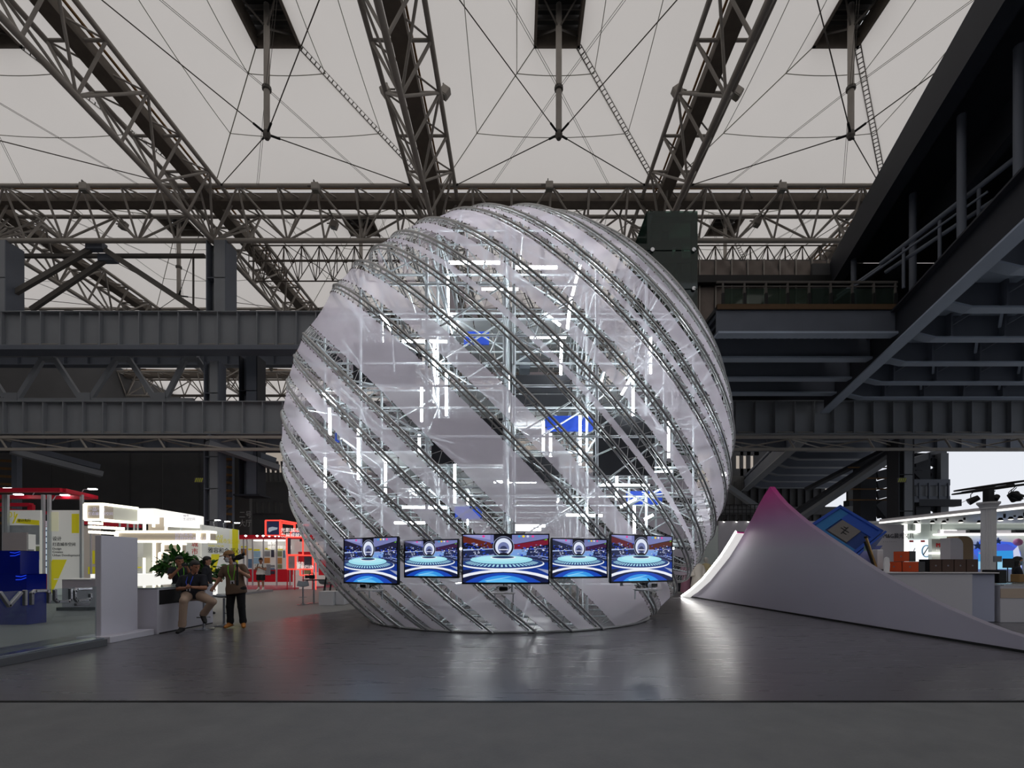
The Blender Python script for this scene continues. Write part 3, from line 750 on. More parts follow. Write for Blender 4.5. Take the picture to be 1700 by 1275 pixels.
# far right: stair tower in front of the sky, raking stair, rails
t = thing('stair_tower', 'dark open stair tower against the white sky on the right', 'tower', (xof(1545, 40), 40, 0), kind='structure'); B = Vector(t.location); Ys = 40.0
for px0, px1, m in ((1521, 1545, 'steel_navy'), (1562, 1575, 'steel_blue')):
    b = MB(); b.box2(P(px0, 960, Ys) - B, P(px1, 752, Ys) + Vector((0, .8, 0)) - B); b.build('post', m, t)
b = MB(); b.box2(P(1507, 828, Ys - .2) - B, P(1575, 802, Ys - .1) - B); b.build('beam_web', 'steel_blue', t)
for px in (1510, 1526, 1542, 1559, 1574): bar('stiffener', P(px, 828, Ys - .4) - B, P(px, 802, Ys - .4) - B, .06, 'steel_blue_dark', t, 'box')
for py in (801, 829): bar('flange', P(1507, py, Ys - .3) - B, P(1576, py, Ys - .3) - B, .09, 'steel_blue_dark', t, 'box', .25)
b = MB(); b.box2(P(1526, 840, Ys - .4) - B, P(1582, 831, Ys + .4) - B); b.build('landing', 'steel_navy', t)
for k in range(9):
    y = 766 + k * 12.5
    if 800 < y < 832: continue
    bar('stair_flight', P(1544, y + (7 if k % 2 else 0), Ys + .5) - B, P(1564, y + (0 if k % 2 else 7), Ys + .5) - B, .12, 'steel_navy', t, 'box', .3)
bar('brace', P(1507, 778, Ys) - B, P(1531, 778, Ys) - B, .12, 'steel_navy', t, 'box'); bar('brace', P(1513, 779, Ys) - B, P(1530, 797, Ys) - B, .1, 'steel_navy', t, 'box')
bar('raking_beam', P(1500, 770, 38) - B, P(1568, 748, 42) - B, .15, 'steel_navy', t, 'box', .25)
t = thing('raking_stair', 'long raking stair stringer under the right gallery', 'stair', P(1410, 805, 40), kind='structure'); B = Vector(t.location)
bar('stringer', P(1490, 752, 37) - B, P(1326, 862, 46) - B, .42, 'steel_blue', t, 'box', .15)
bar('stringer', P(1482, 748, 38.5) - B, P(1310, 858, 47.5) - B, .35, 'steel_navy', t, 'box', .15)
bar('stringer', P(1470, 747, 40) - B, P(1340, 812, 47.5) - B, .3, 'steel_navy', t, 'box', .15)
t = thing('raking_brace', 'pale raking brace left of the magenta peak', 'brace', P(1240, 830, 42), kind='structure'); B = Vector(t.location)
bar('brace', P(1208, 808, 42) - B, P(1262, 846, 42) - B, .3, 'steel_blue', t, 'box', .2)
# right back wall with openings on the white sky
t = thing('wall_back_right', 'dark back wall with railings behind the right booths', None, (0, 60, 0), kind='structure'); B = Vector(t.location)
b = MB(); b.box2(P(1180, 935, 66) - B - Vector((0, 0, 1.4)), P(1370, 790, 66) + Vector((0, .3, 0)) - B); b.build('wall_panel', 'wall_grey', t)
for k in range(14):
    px = 1195 + k * 13; bar('rib', P(px, 880, 65.8) - B, P(px, 800, 65.8) - B, .12, 'wall_dark', t, 'box')
bar('ledge', P(1185, 848, 65) - B, P(1420, 848, 65) - B, .35, 'wall_dark', t, 'box', .5)
b = MB(); b.box2(P(1408, 840, 50) - B, P(1440, 800, 50) + Vector((0, .3, 0)) - B); b.build('wall_panel', 'wall_grey', t)
b = MB(); b.box2(P(1410, 840, 49.5) - B, P(1490, 832, 50.4) - B); b.build('ledge', 'steel_navy', t)
b = MB(); b.box2(P(1429, 960, 43) - B, P(1455, 765, 43) + Vector((0, 1.0, 0)) - B); b.build('pier', 'steel_navy', t)
b = MB(); b.box2(P(1458, 935, 70) - B - Vector((0, 0, 1.4)), P(1580, 868, 70) + Vector((0, .3, 0)) - B); b.build('parapet', 'wall_grey', t)
for k in range(5): bar('stair_flight', P(1456, 790 + k * 16, 45) - B, P(1486, 782 + k * 16, 45) - B, .14, 'steel_navy', t, 'box', .4)
bar('stair_flight', P(1456, 835, 44.5) - B, P(1483, 868, 44.5) - B, .3, 'steel_navy', t, 'box', .4)
for k in range(4): bar('handrail', P(1408, 776 + k * 18, 42) - B, P(1482, 776 + k * 18, 42) - B, .05, 'steel_rust', t, 'box')
t = thing('guard_rail', 'black guard rail on top of the white wall behind the magenta peak', 'railing', P(1230, 855, 30), kind='structure'); B = Vector(t.location)
for k in range(12): bar('baluster', P(1190 + k * 7, 866, 30) - B, P(1190 + k * 7, 838, 30) - B, .02, 'black_matte', t, 'box')
for py in (838, 846, 852): bar('rail', P(1188, py, 30) - B, P(1270, py, 30) - B, .025, 'black_matte', t, 'box')

b = MB(); b.box2((9.6, 34.2, 12.6), (46, 34.4, 13.95)); tag(b.build('trim_3', 'steel_navy'), 'dark filler plate added over the sky gap above the right lower girder', kind='structure')  # filler added to block sky showing above the girder
t = thing('wall_back_panel', 'dark cladding with small bright openings under the gallery', None, (0, 67.5, 0), kind='structure')
for (x0, y0, x1, y1) in ((1180, 740, 1222, 812), (1229, 740, 1234, 812), (1240, 740, 1246, 790), (1252, 740, 1345, 796), (1222, 740, 1260, 756), (1222, 778, 1260, 812)):
    b = MB(); b.box2(P(x0, y1, 67.5) - Vector((0, 67.5, 0)), P(x1, y0, 67.5) + Vector((0, -67.2, 0))); b.build('wall_panel', 'wall_dark', t)
mat('hazard_yellow', S(190, 196, 60), .5)
for px, Y, nm in ((330, 34.5, 'left'), (1497, 34.3, 'right')):
    t = thing('hazard_sign', 'small yellow-green striped sign on the %s steel column' % nm, 'sign', P(px, 797, Y)); 
    b = MB(); b.box((0, 0, 0), (.62, .04, .34)); b.build('sign_plate', 'steel_dark', t)
    for k in range(4): b = MB(); b.add([(-.28 + k * .14, -.025, -.14), (-.2 + k * .14, -.025, -.14), (-.1 + k * .14, -.025, .14), (-.18 + k * .14, -.025, .14)], [(0, 1, 2, 3)]); b.build('sign_stripe', 'hazard_yellow', t)
t = thing('work_lamp', 'bright work lamp on the raking brace right of the sphere', 'lamp', P(1206, 788, 40))
b = MB(); b.box((0, 0, 0), (.5, .3, .35), bev=.05); b.build('lamp_body', 'steel_truss', t); b = MB(); b.ell((-.25, -.15, 0), (.2, .14, .2), 10, 8); b.build('lamp_lens', mat('work_light', (1, 1, 1), .5, emit=12), t); bar('lamp_arm', (0, 0, 0), P(1214, 812, 42) - P(1206, 788, 40), .05, 'steel_truss', t)
# ------------------------------------------------------------------ the sphere
SC = Vector((-.23, 14.258, 4.564)); SR = 6.057
AX = Vector((.7014, -.0295, .7121)).normalized()          # axis of the tilted rings
E1 = AX.orthogonal().normalized(); E1 = Vector((0, 1, 0)); E1 = (E1 - AX * E1.dot(AX)).normalized(); E2 = AX.cross(E1)
mat_cloth('sphere_mesh_cloth', S(238, 227, 238), .48, .46, noise=.04, nscale=2.0)
mat('rail_steel', S(176, 176, 176), .3, metal=.5)
mat('cord_white', S(206, 206, 206), .7)
mat('tube_light', (1, 1, 1), .5, emit=38.0, ecol=(.91, .97, 1.0))
mat('black_panel', S(30, 31, 36), .8)
sph = thing('scaffold_sphere', 'giant scaffold sphere wrapped in tilted bands of white mesh cloth', 'pavilion', (SC.x, SC.y, 0)); SB = Vector((SC.x, SC.y, 0))
ZF = .02
def ring_pt(t, th, r=SR):
    rr = math.sqrt(max(r * r - t * t, 0)); return SC + AX * t + (E1 * math.cos(th) + E2 * math.sin(th)) * rr
def ring_spans(t, r=SR, n=160, z=ZF):
    """arcs of the ring above the floor: lists of angles"""
    ths = [2 * math.pi * i / n for i in range(n)]; ok = [ring_pt(t, a, r).z > z for a in ths]
    if all(ok): return [ths + [2 * math.pi]], True
    if not any(ok): return [], False
    st = next(i for i in range(n) if not ok[i]); out = []; cur = []
    for k in range(1, n + 1):
        i = (st + k) % n
        if ok[i]: cur.append(2 * math.pi * (st + k) / n)
        elif cur: out.append(cur); cur = []
    if cur: out.append(cur)
    res = []
    dth = 2 * math.pi / n
    for c in out:
        def edge(a, b):          # b inside, a outside
            for _ in range(24):
                m_ = (a + b) / 2
                if ring_pt(t, m_, r).z > z: b = m_
                else: a = m_
            return b
        res.append([edge(c[0] - dth, c[0])] + c + [edge(c[-1] + dth, c[-1])])
    return res, False
RAILS = [-5.5, -5.2, -4.85, -4.35, -3.93, -3.32, -2.66, -2.12, -1.61, -.35, .36, .88, 1.42, 2.05, 2.73, 3.17, 3.96, 4.48, 4.95, 5.35, 5.7, 5.93]
for t in RAILS:
    spans, closed = ring_spans(t)
    for sp in spans:
        for dt, rr in ((.0, .027), (-.075, .018)):
            pts = [ring_pt(t + dt, a, SR if dt == 0 else SR - .03) - SB for a in sp]
            if dt: pts = [p for p in pts if p.z > .03]
            if len(pts) < 3: continue
            b = MB(); b.tube(pts[:-1] if closed else pts, rr, n=6, closed=closed); b.build('ring_rail', 'rail_steel', sph, True)
# cloth bands between the rails: (upper edge, lower edge)
BANDS = [(-5.28, -5.42), (-4.95, -5.12), (-4.5, -4.74), (-4.04, -4.25), (-3.45, -3.80), (-2.80, -3.19), (-2.25, -2.52), (-1.74, -2.0), (-.5, -1.37), (.165, -.195),
         (1.18, 1.06), (1.86, 1.62), (2.66, 2.17), (3.02, 2.87), (3.78, 3.33), (4.36, 4.1), (4.86, 4.6), (5.27, 5.05), (5.64, 5.44)]
lace = MB(); grom = MB()
for (tu, tl) in BANDS:
    # neighbouring rails
    ru = min(r for r in RAILS if r > tu); rl = max(r for r in RAILS if r < tl)
    def chord(tt, th):
        """point on the stretched sheet: straight between the two rails, drawn slightly inward"""
        f = (tt - rl) / (ru - rl)
        p = ring_pt(rl, th).lerp(ring_pt(ru, th), f)
        s = 4 * f * (1 - f) * .05 * (ru - rl)
        return p + (SC - p).normalized() * s
    n = 132
    vs = []; ok = []
    ths = [2 * math.pi * i / n for i in range(n + 1)]
    m_ = 4
    b = MB()
    P_ = [[chord(tl + (tu - tl) * j / m_, th) for j in range(m_ + 1)] for th in ths]
    for i in range(n):
        q = [P_[i][j] for j in range(m_ + 1)] + [P_[i + 1][j] for j in range(m_ + 1)]
        if min(p.z for p in q) < -.35 or max(p.z for p in q) < .05: continue
        for j in range(m_):
            quad = [P_[i][j], P_[i][j + 1], P_[i + 1][j + 1], P_[i + 1][j]]
            if max(p.z for p in quad) < .03: continue
            b.add([Vector((p.x, p.y, max(p.z, .015))) - SB for p in quad], [(0, 1, 2, 3)])
    if not b.f: continue
    o = b.build('cloth_band', 'sphere_mesh_cloth', sph)
    bm = bmesh.new(); bm.from_mesh(o.data); bmesh.ops.remove_doubles(bm, verts=bm.verts, dist=.002); bmesh.ops.recalc_face_normals(bm, faces=bm.faces); bm.to_mesh(o.data); bm.free()
    for p in o.data.polygons: p.use_smooth = True
    # zigzag lacing to both rails and grommets
    for (te, rail) in ((tu, ru), (tl, rl)):
        rad = math.sqrt(SR * SR - te * te); k = max(24, int(2 * math.pi * rad / .26))
        for i in range(k):
            th = 2 * math.pi * i / k; th2 = th + math.pi / k
            a = chord(te, th); c = ring_pt(rail, th2); d = chord(te, th + 2 * math.pi / k)
            if a.z < .05 or c.z < .05 or d.z < .05: continue
            lace.cyl(a - SB, c - SB, .005, n=3, caps=False); lace.cyl(c - SB, d - SB, .005, n=3, caps=False)
            if a.y < SC.y + 1:
                q = a + (a - SC).normalized() * .006 - SB; grom.box(q, (.02, .02, .02))
tag(lace.build('lacing_cord', 'cord_white', sph), kind='stuff')
tag(grom.build('grommets', mat('grommet', S(92, 74, 72), .5), sph), kind='stuff')
# foot ring and floor sheet edge
b = MB(); pts = []
rb = math.sqrt(SR * SR - SC.z ** 2)
b.tube([(rb * math.cos(2 * math.pi * i / 64), rb * math.sin(2 * math.pi * i / 64), .03) for i in range(64)], .03, n=6, closed=True); b.build('foot_ring', 'rail_steel', sph, True)
# scaffold inside
def inside(p, r): return (Vector(p) - SC).length < r
RI = SR - .28
XS = [-.16 + 1.72 * k for k in range(-3, 4)]; YS = [9.55, 10.9, 12.6, 14.3, 16.0, 17.7, 19.3]
XS = [-5.0, -3.52, -1.78, -.24, -.06, 1.58, 2.92, 4.6]
ZS = [.12, 1.02, 2.0, 3.0, 4.0, 5.0, 6.0, 7.0, 8.0, 9.0, 9.8]
def zspan(x, y):
    q = RI * RI - (x - SC.x) ** 2 - (y - SC.y) ** 2
    if q <= .1: return None
    h = math.sqrt(q); a = max(.0, SC.z - h); c = SC.z + h
    return (a, c) if c - a > .6 else None
bars = []
for x in XS:
    for y in YS:
        s = zspan(x, y)
        if s: bar('standard', Vector((x, y, s[0])) - SB, Vector((x, y, s[1])) - SB, .034, 'galv', sph)
def half(c2): return math.sqrt(RI * RI - c2) if c2 < RI * RI - .05 else 0
for z in ZS:
    for y in YS:
        h = half((z - SC.z) ** 2 + (y - SC.y) ** 2)
        if h > .6:
            xs = [-h + SC.x] + [x for x in XS if abs(x - SC.x) < h] + [h + SC.x]
            for a_, c_ in zip(xs[:-1], xs[1:]):
                if c_ - a_ > .25: bars.append(('ledger', Vector((a_, y, z)), Vector((c_, y, z)), .025))
    for x in XS:
        h = half((z - SC.z) ** 2 + (x - SC.x) ** 2)
        if h > .6:
            ys = [-h + SC.y] + [y for y in YS if abs(y - SC.y) < h] + [h + SC.y]
            for a_, c_ in zip(ys[:-1], ys[1:]):
                if c_ - a_ > .25: bars.append(('transom', Vector((x, a_, z)), Vector((x, c_, z)), .023))
rnd = random.Random(3)
for i in range(len(XS) - 1):
    for y in YS:
        for k in range(len(ZS) - 1):
            if XS[i + 1] - XS[i] < .5 or rnd.random() < .35: continue
            a = Vector((XS[i], y, ZS[k])); c = Vector((XS[i + 1], y, ZS[k + 1]))
            if (i + k) % 2: a.z, c.z = c.z, a.z
            if inside(a, RI) and inside(c, RI): bars.append(('brace', a, c, .02))
for j in range(len(YS) - 1):
    for x in XS:
        for k in range(0, len(ZS) - 1):
            if rnd.random() < .5: continue
            a = Vector((x, YS[j], ZS[k])); c = Vector((x, YS[j + 1], ZS[k + 1]))
            if (j + k) % 2: a.z, c.z = c.z, a.z
            if inside(a, RI) and inside(c, RI): bars.append(('brace', a, c, .02))
# struts from the scaffold out to the rings
for t in RAILS:
    for i in range(15):
        th = 2 * math.pi * (i + rnd.random() * .6) / 15; p = ring_pt(t, th, SR - .05)
        if p.z < .3: continue
        q = SC + (p - SC) * ((SR - .9 - .5 * rnd.random()) / SR) + Vector((rnd.uniform(-.5, .5), 0, rnd.uniform(-.4, .4)))
        if q.z > .1: bars.append(('spoke', p, q, .016))
for nm in ('ledger', 'transom', 'brace', 'spoke'):
    L_ = sorted([q for q in bars if q[0] == nm], key=lambda q: (q[1] + q[2]).y - .1 * (q[2] - q[1]).length)
    for q in L_[:290]: bar(nm, q[1] - SB, q[2] - SB, q[3], 'galv', sph, '6')
    if len(L_) > 290:
        b = MB()
        for q in L_[290:]: b.cyl(q[1] - SB, q[2] - SB, q[3], n=6, caps=False)
        tag(b.build('rear_' + nm, 'galv', sph, True), kind='stuff')
# black panels hung on the scaffold, walkway decks, fluorescent tubes, blue goods
def spanel(px0, py0, px1, py1, Y, m='black_panel', name='black_panel', th=.05):
    b = MB(); b.box2(P(px0, py1, Y) - SB, P(px1, py0, Y) + Vector((0, th, 0)) - SB, bev=.01); return b.build(name, m, sph)
for a in ((586, 568, 690, 642, 10.9), (848, 622, 950, 652, 11.5), (848, 655, 950, 680, 11.5), (716, 694, 838, 770, 10.2), (845, 758, 928, 800, 11.0), (985, 690, 1087, 790, 10.4), (795, 694, 838, 720, 10.8)):
    spanel(*a)
mat('deck_board', S(148, 150, 150), .6, noise=.1, nscale=3)
for z, y0, y1, xa, xc in ((4.02, 11.2, 17.4, -4.0, 1.4), (6.02, 12.7, 17.6, -3.5, 3.4), (2.02, 11.0, 18.0, -4.2, 4.0), (8.02, 13.0, 16.5, -2.6, 2.4)):
    n = int((xc - xa) / .48)
    for k in range(n):
        x = xa + k * .48
        b = MB(); b.box2(Vector((x, y0, z)) - SB, Vector((x + .45, y1, z + .04)) - SB); b.build('deck_board', 'deck_board', sph)
mat('goods_blue', S(28, 72, 190), .5)
for a in ((905, 690, 985, 716, 12.2), (770, 550, 812, 572, 13.0), (555, 718, 566, 734, 12.0), (755, 838, 800, 862, 13.0), (1040, 815, 1100, 838, 13.5)): spanel(*a, m='goods_blue', name='blue_banner')
mat('crate_grey', S(60, 66, 74), .5)
spanel(862, 590, 880, 612, 12.0, 'crate_grey', 'speaker_box', .4)
def lamp(p0, p1, Y0, Y1=None):
    a = P(*p0, Y0); c = P(*p1, Y1 or Y0)
    o = bar('fluorescent_tube', a - SB, c - SB, .03, 'tube_light', sph, '6')
for a in (((745, 436), (830, 436), 10.3), ((852, 444), (925, 444), 10.3), ((963, 440), (950, 490), 9.9), ((948, 495), (942, 545), 10.0), ((632, 520), (650, 548), 9.9), ((668, 566), (742, 567), 10.6),
          ((721, 566), (721, 668), 10.7), ((741, 620), (741, 690), 10.9), ((932, 565), (931, 622), 11.2), ((1002, 618), (996, 640), 10.4), ((1049, 625), (1032, 655), 10.0), ((1051, 625), (1051, 690), 10.2),
          ((902, 700), (902, 748), 11.0), ((914, 720), (914, 758), 11.4), ((963, 690), (963, 772), 10.6), ((595, 712), (595, 796), 10.2), ((547, 678), (548, 722), 10.0), ((696, 722), (696, 748), 10.8),
          ((755, 770), (755, 835), 10.9), ((668, 842), (742, 843), 11.0), ((655, 868), (708, 868), 11.2), ((990, 805), (1078, 806), 10.4), ((852, 873), (905, 873), 11.0), ((853, 879), (898, 879), 11.4),
          ((940, 855), (1000, 856), 10.8), ((1030, 842), (1056, 828), 10.5), ((1053, 840), (1053, 885), 10.2), ((1070, 862), (1084, 855), 10.6), ((1024, 770), (1024, 830), 11.4), ((905, 520), (930, 540), 11.0),
          ((700, 640), (700, 700), 12.5), ((800, 480), (860, 480), 12.5), ((1080, 560), (1080, 620), 11.0), ((880, 560), (940, 560), 12.5), ((640, 760), (640, 820), 12.0), ((820, 800), (890, 800), 12.5), ((1110, 700), (1110, 760), 12.0), ((540, 760), (540, 810), 11.5)):
    lamp(a[0], a[1], a[2])
rl = random.Random(11)
for k in range(34):  # extra tubes at random spots, added to light the back cloth
    x = rl.choice(XS); y = rl.choice(YS[2:6]) + rl.uniform(-.3, .3); z = rl.choice(ZS[1:10]) - .12; p = Vector((x, y, z))
    d = rl.choice((Vector((1.1, 0, 0)), Vector((0, 0, 1.1)), Vector((0, 1.1, 0))))
    if inside(p, RI - .4) and inside(p + d, RI - .4) and z > .3: bar('fluorescent_tube', p - SB, p + d - SB, .028, 'tube_light', sph, '6')
# ------------------------------------------------------------------ video monitors around the sphere
mat_attr('screen_print', emit=.95)
mat('bezel', S(12, 12, 14), .35)
def clip(poly, x0=0.0, x1=1.0, y0=0.0, y1=1.0):
    for ax, lim, sgn in ((0, x0, 1), (0, x1, -1), (1, y0, 1), (1, y1, -1)):
        out = []
        for i in range(len(poly)):
            a = poly[i - 1]; c = poly[i]; ia = (a[ax] - lim) * sgn >= 0; ic = (c[ax] - lim) * sgn >= 0
            if ia != ic:
                t = (lim - a[ax]) / (c[ax] - a[ax]); out.append((a[0] + (c[0] - a[0]) * t, a[1] + (c[1] - a[1]) * t))
            if ic: out.append(c)
        poly = out
        if len(poly) < 3: return []
    return poly
def ellp(cx, cy, rx, ry, n=40, a0=0, a1=2 * math.pi): return [(cx + rx * math.cos(a0 + (a1 - a0) * i / n), cy + ry * math.sin(a0 + (a1 - a0) * i / n)) for i in range(n)]
def stage_picture(tint=0):
    """flat picture of a round show stage, as coloured shapes in 0..1 (v down)"""
    rn = random.Random(5); L = []
    A = lambda p, c: L.append((p, S(*c)))
    A([(0, 0), (1, 0), (1, 1), (0, 1)], (16, 17, 34))
    A([(0, 0), (1, 0), (1, .07), (.62, .19), (.34, .17), (0, .02)], (118, 124, 178))
    A([(.02, 0), (.32, 0), (.32, .10), (.06, .03)], (150, 152, 205))
    m1 = ((96, 36, 26), (30, 26, 52), (34, 40, 70), (92, 30, 40))[tint]; m2 = ((118, 22, 48), (30, 30, 60), (60, 30, 66), (80, 34, 26))[tint]
    A([(0, .03), (.34, .17), (.34, .3), (0, .16)], m1); A([(.6, .2), (1, .09), (1, .2), (.6, .31)], m2)
    A([(0, .3), (1, .3), (1, .62), (0, .62)], (34, 42, 78)); A([(.58, .30), (.76, .32), (.74, .44), (.55, .44)], (120, 160, 222))
    A([(0, .3), (.36, .285), (.36, .30), (0, .33)], (170, 190, 232)); A([(.6, .30), (1, .27), (1, .29), (.6, .32)], (150, 150, 196))
    for k in range(150):
        s = rn.random() < .5; u = rn.uniform(0, .34) if s else rn.uniform(.64, 1); v = rn.uniform(.16, .46) if s else rn.uniform(.2, .48)
        w_ = rn.uniform(.008, .03); h_ = rn.uniform(.008, .024)
        A([(u, v), (u + w_, v - h_ * .3), (u + w_, v + h_), (u, v + h_)], rn.choice([(40, 74, 200), (26, 50, 160), (214, 222, 246), (12, 12, 24), (60, 100, 216), (110, 116, 160)]))
    for k in range(26):
        s = k % 2; u = rn.uniform(-.1, .26) if s else rn.uniform(.66, .95); v = rn.uniform(.42, .62)
        A([(u, v), (u + .13, v + (-.012 if s else .03)), (u + .13, v + (0 if s else .043)), (u, v + .013)], rn.choice([(150, 168, 214), (96, 112, 166), (28, 36, 70)]))
    A([(0, .62), (1, .58), (1, 1), (0, 1)], (16, 52, 140)); A([(0, .74), (.14, .72), (.02, .86), (0, .86)], (20, 28, 60)); A([(.86, .70), (1, .74), (1, .82)], (150, 160, 190))
    # portal
    A([(.36, 0), (.575, 0), (.575, .3), (.36, .3)], (14, 14, 28))
    A(ellp(.475, .245, .124, .218), (160, 170, 200)); A(ellp(.475, .245, .118, .208), (12, 12, 22)); A(ellp(.475, .240, .104, .19), (70, 74, 100)); A(ellp(.475, .245, .097, .178), (222, 230, 248)); A(ellp(.475, .275, .066, .125), (112, 122, 170))
    A(ellp(.475, .30, .042, .07), (52, 58, 92)); A([(.42, .30), (.53, .30), (.53, .318), (.42, .318)], (225, 228, 245)); A(ellp(.475, .40, .05, .028), (18, 20, 36))
    # round stage
    A(ellp(.455, .605, .5, .135), (236, 242, 252)); A(ellp(.455, .59, .485, .115), (34, 60, 120))
    for k in range(25):
        a = math.pi * (k + .5) / 25; c, s_ = math.cos(a), math.sin(a)
        A([(.455 + .35 * math.cos(a - .035), .545 + .075 * math.sin(a - .035)), (.455 + .43 * math.cos(a - .03), .575 + .1 * math.sin(a - .03)), (.455 + .43 * math.cos(a + .03), .575 + .1 * math.sin(a + .03)), (.455 + .35 * math.cos(a + .035), .545 + .075 * math.sin(a + .035))], (168, 220, 240))
    A(ellp(.45, .53, .375, .098), (40, 70, 120)); A(ellp(.45, .522, .365, .09), (160, 224, 240)); A(ellp(.455, .50, .30, .06), (178, 234, 246)); A(ellp(.47, .475, .15, .035), (230, 240, 250)); A(ellp(.47, .468, .13, .026), (30, 50, 92))
    # foreground ring and pool
    A(ellp(.47, 1.45, .9, .72), (238, 242, 252)); A(ellp(.47, 1.47, .84, .69), (14, 24, 66)); A(ellp(.47, 1.40, .60, .60), (24, 70, 180)); A(ellp(.47, 1.32, .40, .47), (52, 150, 232)); A(ellp(.45, 1.2, .27, .28), (96, 190, 246))
    A([(.25, .965), (.54, .88), (.57, .88), (.28, .98)], (150, 214, 250))
    for (u, c) in ((.66, (50, 160, 220)), (.71, (240, 210, 40)), (.76, (220, 220, 235)), (.82, (230, 70, 150)), (.24, (230, 60, 150))): A(ellp(u, .03, .016, .024, 10), c)
    A([(.95, .11), (.985, .08), (.985, .11)], (110, 200, 40))
    return L
def monitor(label, px, py, Y, w, h, ang, tint, group='video monitors in front of the sphere'):
    c = P(px, py, Y); t = thing('video_monitor', label, 'monitor', c, ang, group)
    b = MB(); b.box((0, .045, 0), (w - .02, .05, h - .02), bev=.01); b.build('back_cover', 'bezel', t)
    e = .022; b = MB()
    for (x0, x1, z0, z1) in ((-w / 2, w / 2, h / 2 - e, h / 2), (-w / 2, w / 2, -h / 2, -h / 2 + e * 1.5), (-w / 2, -w / 2 + e, -h / 2, h / 2), (w / 2 - e, w / 2, -h / 2, h / 2)): b.box2((x0, -.012, z0), (x1, .03, z1), bev=.003)
    b.build('bezel', 'bezel', t)
    b = MB(); sw, sh = w - 2 * e, h - 2.5 * e
    for k, (p, col) in enumerate(stage_picture(tint)):
        p = clip(p)
        if p: b.poly([(-sw / 2 + u * sw, -.0005 - k * .00003, sh / 2 + .25 * e - v * sh) for u, v in p], col)
    b.build('screen', 'screen_print', t)
    b = MB(); b.box((0, .10, 0), (.35, .06, .35)); b.box((0, .35, 0), (.05, .5, .05)); b.cyl((0, .6, -h * .6), (0, .6, h * .8), .03, n=8); b.build('wall_mount', 'galv', t)
    return t
mon = {}
mon[1] = monitor('leftmost video monitor, turned left, showing the round stage', 614, 931, 9.3, 1.5, .90, -.55, 1)
mon[2] = monitor('smaller video monitor between the leftmost and the large middle one', 715, 927.5, 9.0, 1.2, .715, -.42, 2)
mon[3] = monitor('largest video monitor in the middle of the row', 839.5, 928, 8.62, 1.56, .90, 0.0, 0)
mon[4] = monitor('smaller video monitor between the large middle one and the rightmost', 963, 927, 8.9, 1.2, .735, .42, 2)
mon[5] = monitor('rightmost video monitor, turned right, showing the round stage', 1067, 927.5, 9.15, 1.56, .90, .50, 3)
mat('plastic_white', S(222, 222, 226), .35)
def headset(label, px, py, Y, rz, shelf_label):
    c = P(px, py, Y); s = thing('wall_shelf', shelf_label, 'shelf', (c.x, c.y, c.z), rz, 'small shelves under the monitors')
    b = MB(); b.box((0, .12, -.012), (.42, .36, .02), bev=.004); b.build('shelf_board', 'white_paint', s)
    for sx in (-.17, .17):
        b = MB(); b.box((sx, .28, -.1), (.02, .02, .2)); b.box((sx, .16, -.03), (.02, .26, .02)); b.build('bracket', 'galv', s)
    b = MB(); b.cyl((.15, .25, -.01), (.15, .25, .5), .018, n=8); b.build('hanger_post', 'galv', s)
    t = thing('vr_headset', label, 'headset', (c.x, c.y, c.z), rz, 'virtual reality headsets on the shelves')
    b = MB(); b.box((0, 0, .075), (.2, .11, .105), bev=.035); b.build('visor', 'plastic_white', t, True)
    b = MB(); b.box((0, .07, .075), (.17, .05, .09), bev=.02); b.build('face_foam', 'black_matte', t, True)
    b = MB(); b.box((0, -.057, .075), (.15, .01, .065), bev=.004); b.build('front_plate', 'black_gloss', t)
    b = MB(); b.tube([(.1, .06, .08), (.13, .14, .09), (.09, .23, .1), (0, .26, .1), (-.09, .23, .1), (-.13, .14, .09), (-.1, .06, .08)], .014, n=6); b.tube([(0, .03, .13), (0, .13, .2), (0, .25, .12)], .012, n=6); b.build('head_strap', 'black_matte', t, True)
headset('white headset on the shelf under the large middle monitor', 836, 984, 8.75, 0, 'small shelf under the large middle monitor')
headset('white headset on the shelf under the rightmost monitor', 1083, 978, 9.1, .5, 'small shelf under the rightmost monitor')
headset('black and white headset on the shelf under the leftmost monitor', 606, 979, 9.4, -.5, 'small shelf under the leftmost monitor')

# ------------------------------------------------------------------ white sail-shaped wall on the right
def sail_mat():
    m = bpy.data.materials.new('sail_print'); m.use_nodes = True; nt = m.node_tree; b = nt.nodes['Principled BSDF']; N = nt.nodes.new
    geo = N('ShaderNodeNewGeometry'); sp = N('ShaderNodeSeparateXYZ'); mr = N('ShaderNodeMapRange'); mr.inputs['From Min'].default_value = 1.9; mr.inputs['From Max'].default_value = 3.85
    rp = N('ShaderNodeValToRGB'); nt.links.new(geo.outputs['Position'], sp.inputs[0]); nt.links.new(sp.outputs['Z'], mr.inputs[0]); nt.links.new(mr.outputs[0], rp.inputs[0])
    e = rp.color_ramp.elements; e[0].position = 0; e[0].color = (*S(150, 146, 160), 1); e[1].position = 1; e[1].color = (*S(178, 34, 124), 1)
    x = rp.color_ramp.elements.new(.45); x.color = (*S(152, 114, 150), 1)
    nt.links.new(rp.outputs[0], b.inputs['Base Color']); b.inputs['Roughness'].default_value = .5
    MATS['sail_print'] = m
sail_mat()
def on_sail(px, py):
    k = (px - VX) / FPX; Y = (7.64 + .0595 * 21.13) / (k + .0595); return P(px, py, Y)
top = [(1145, 990), (1160, 980), (1180, 962), (1197, 941), (1212, 922), (1226, 900), (1236, 883), (1247, 863), (1258, 841), (1268, 823), (1278, 808), (1287, 820), (1300, 835), (1320, 853), (1342, 871), (1366, 888), (1400, 911), (1430, 932), (1460, 951), (1490, 968), (1520, 984), (1550, 999), (1580, 1013), (1610, 1026), (1640, 1038), (1670, 1049), (1700, 1058), (1760, 1074), (1830, 1090), (1950, 1119)]
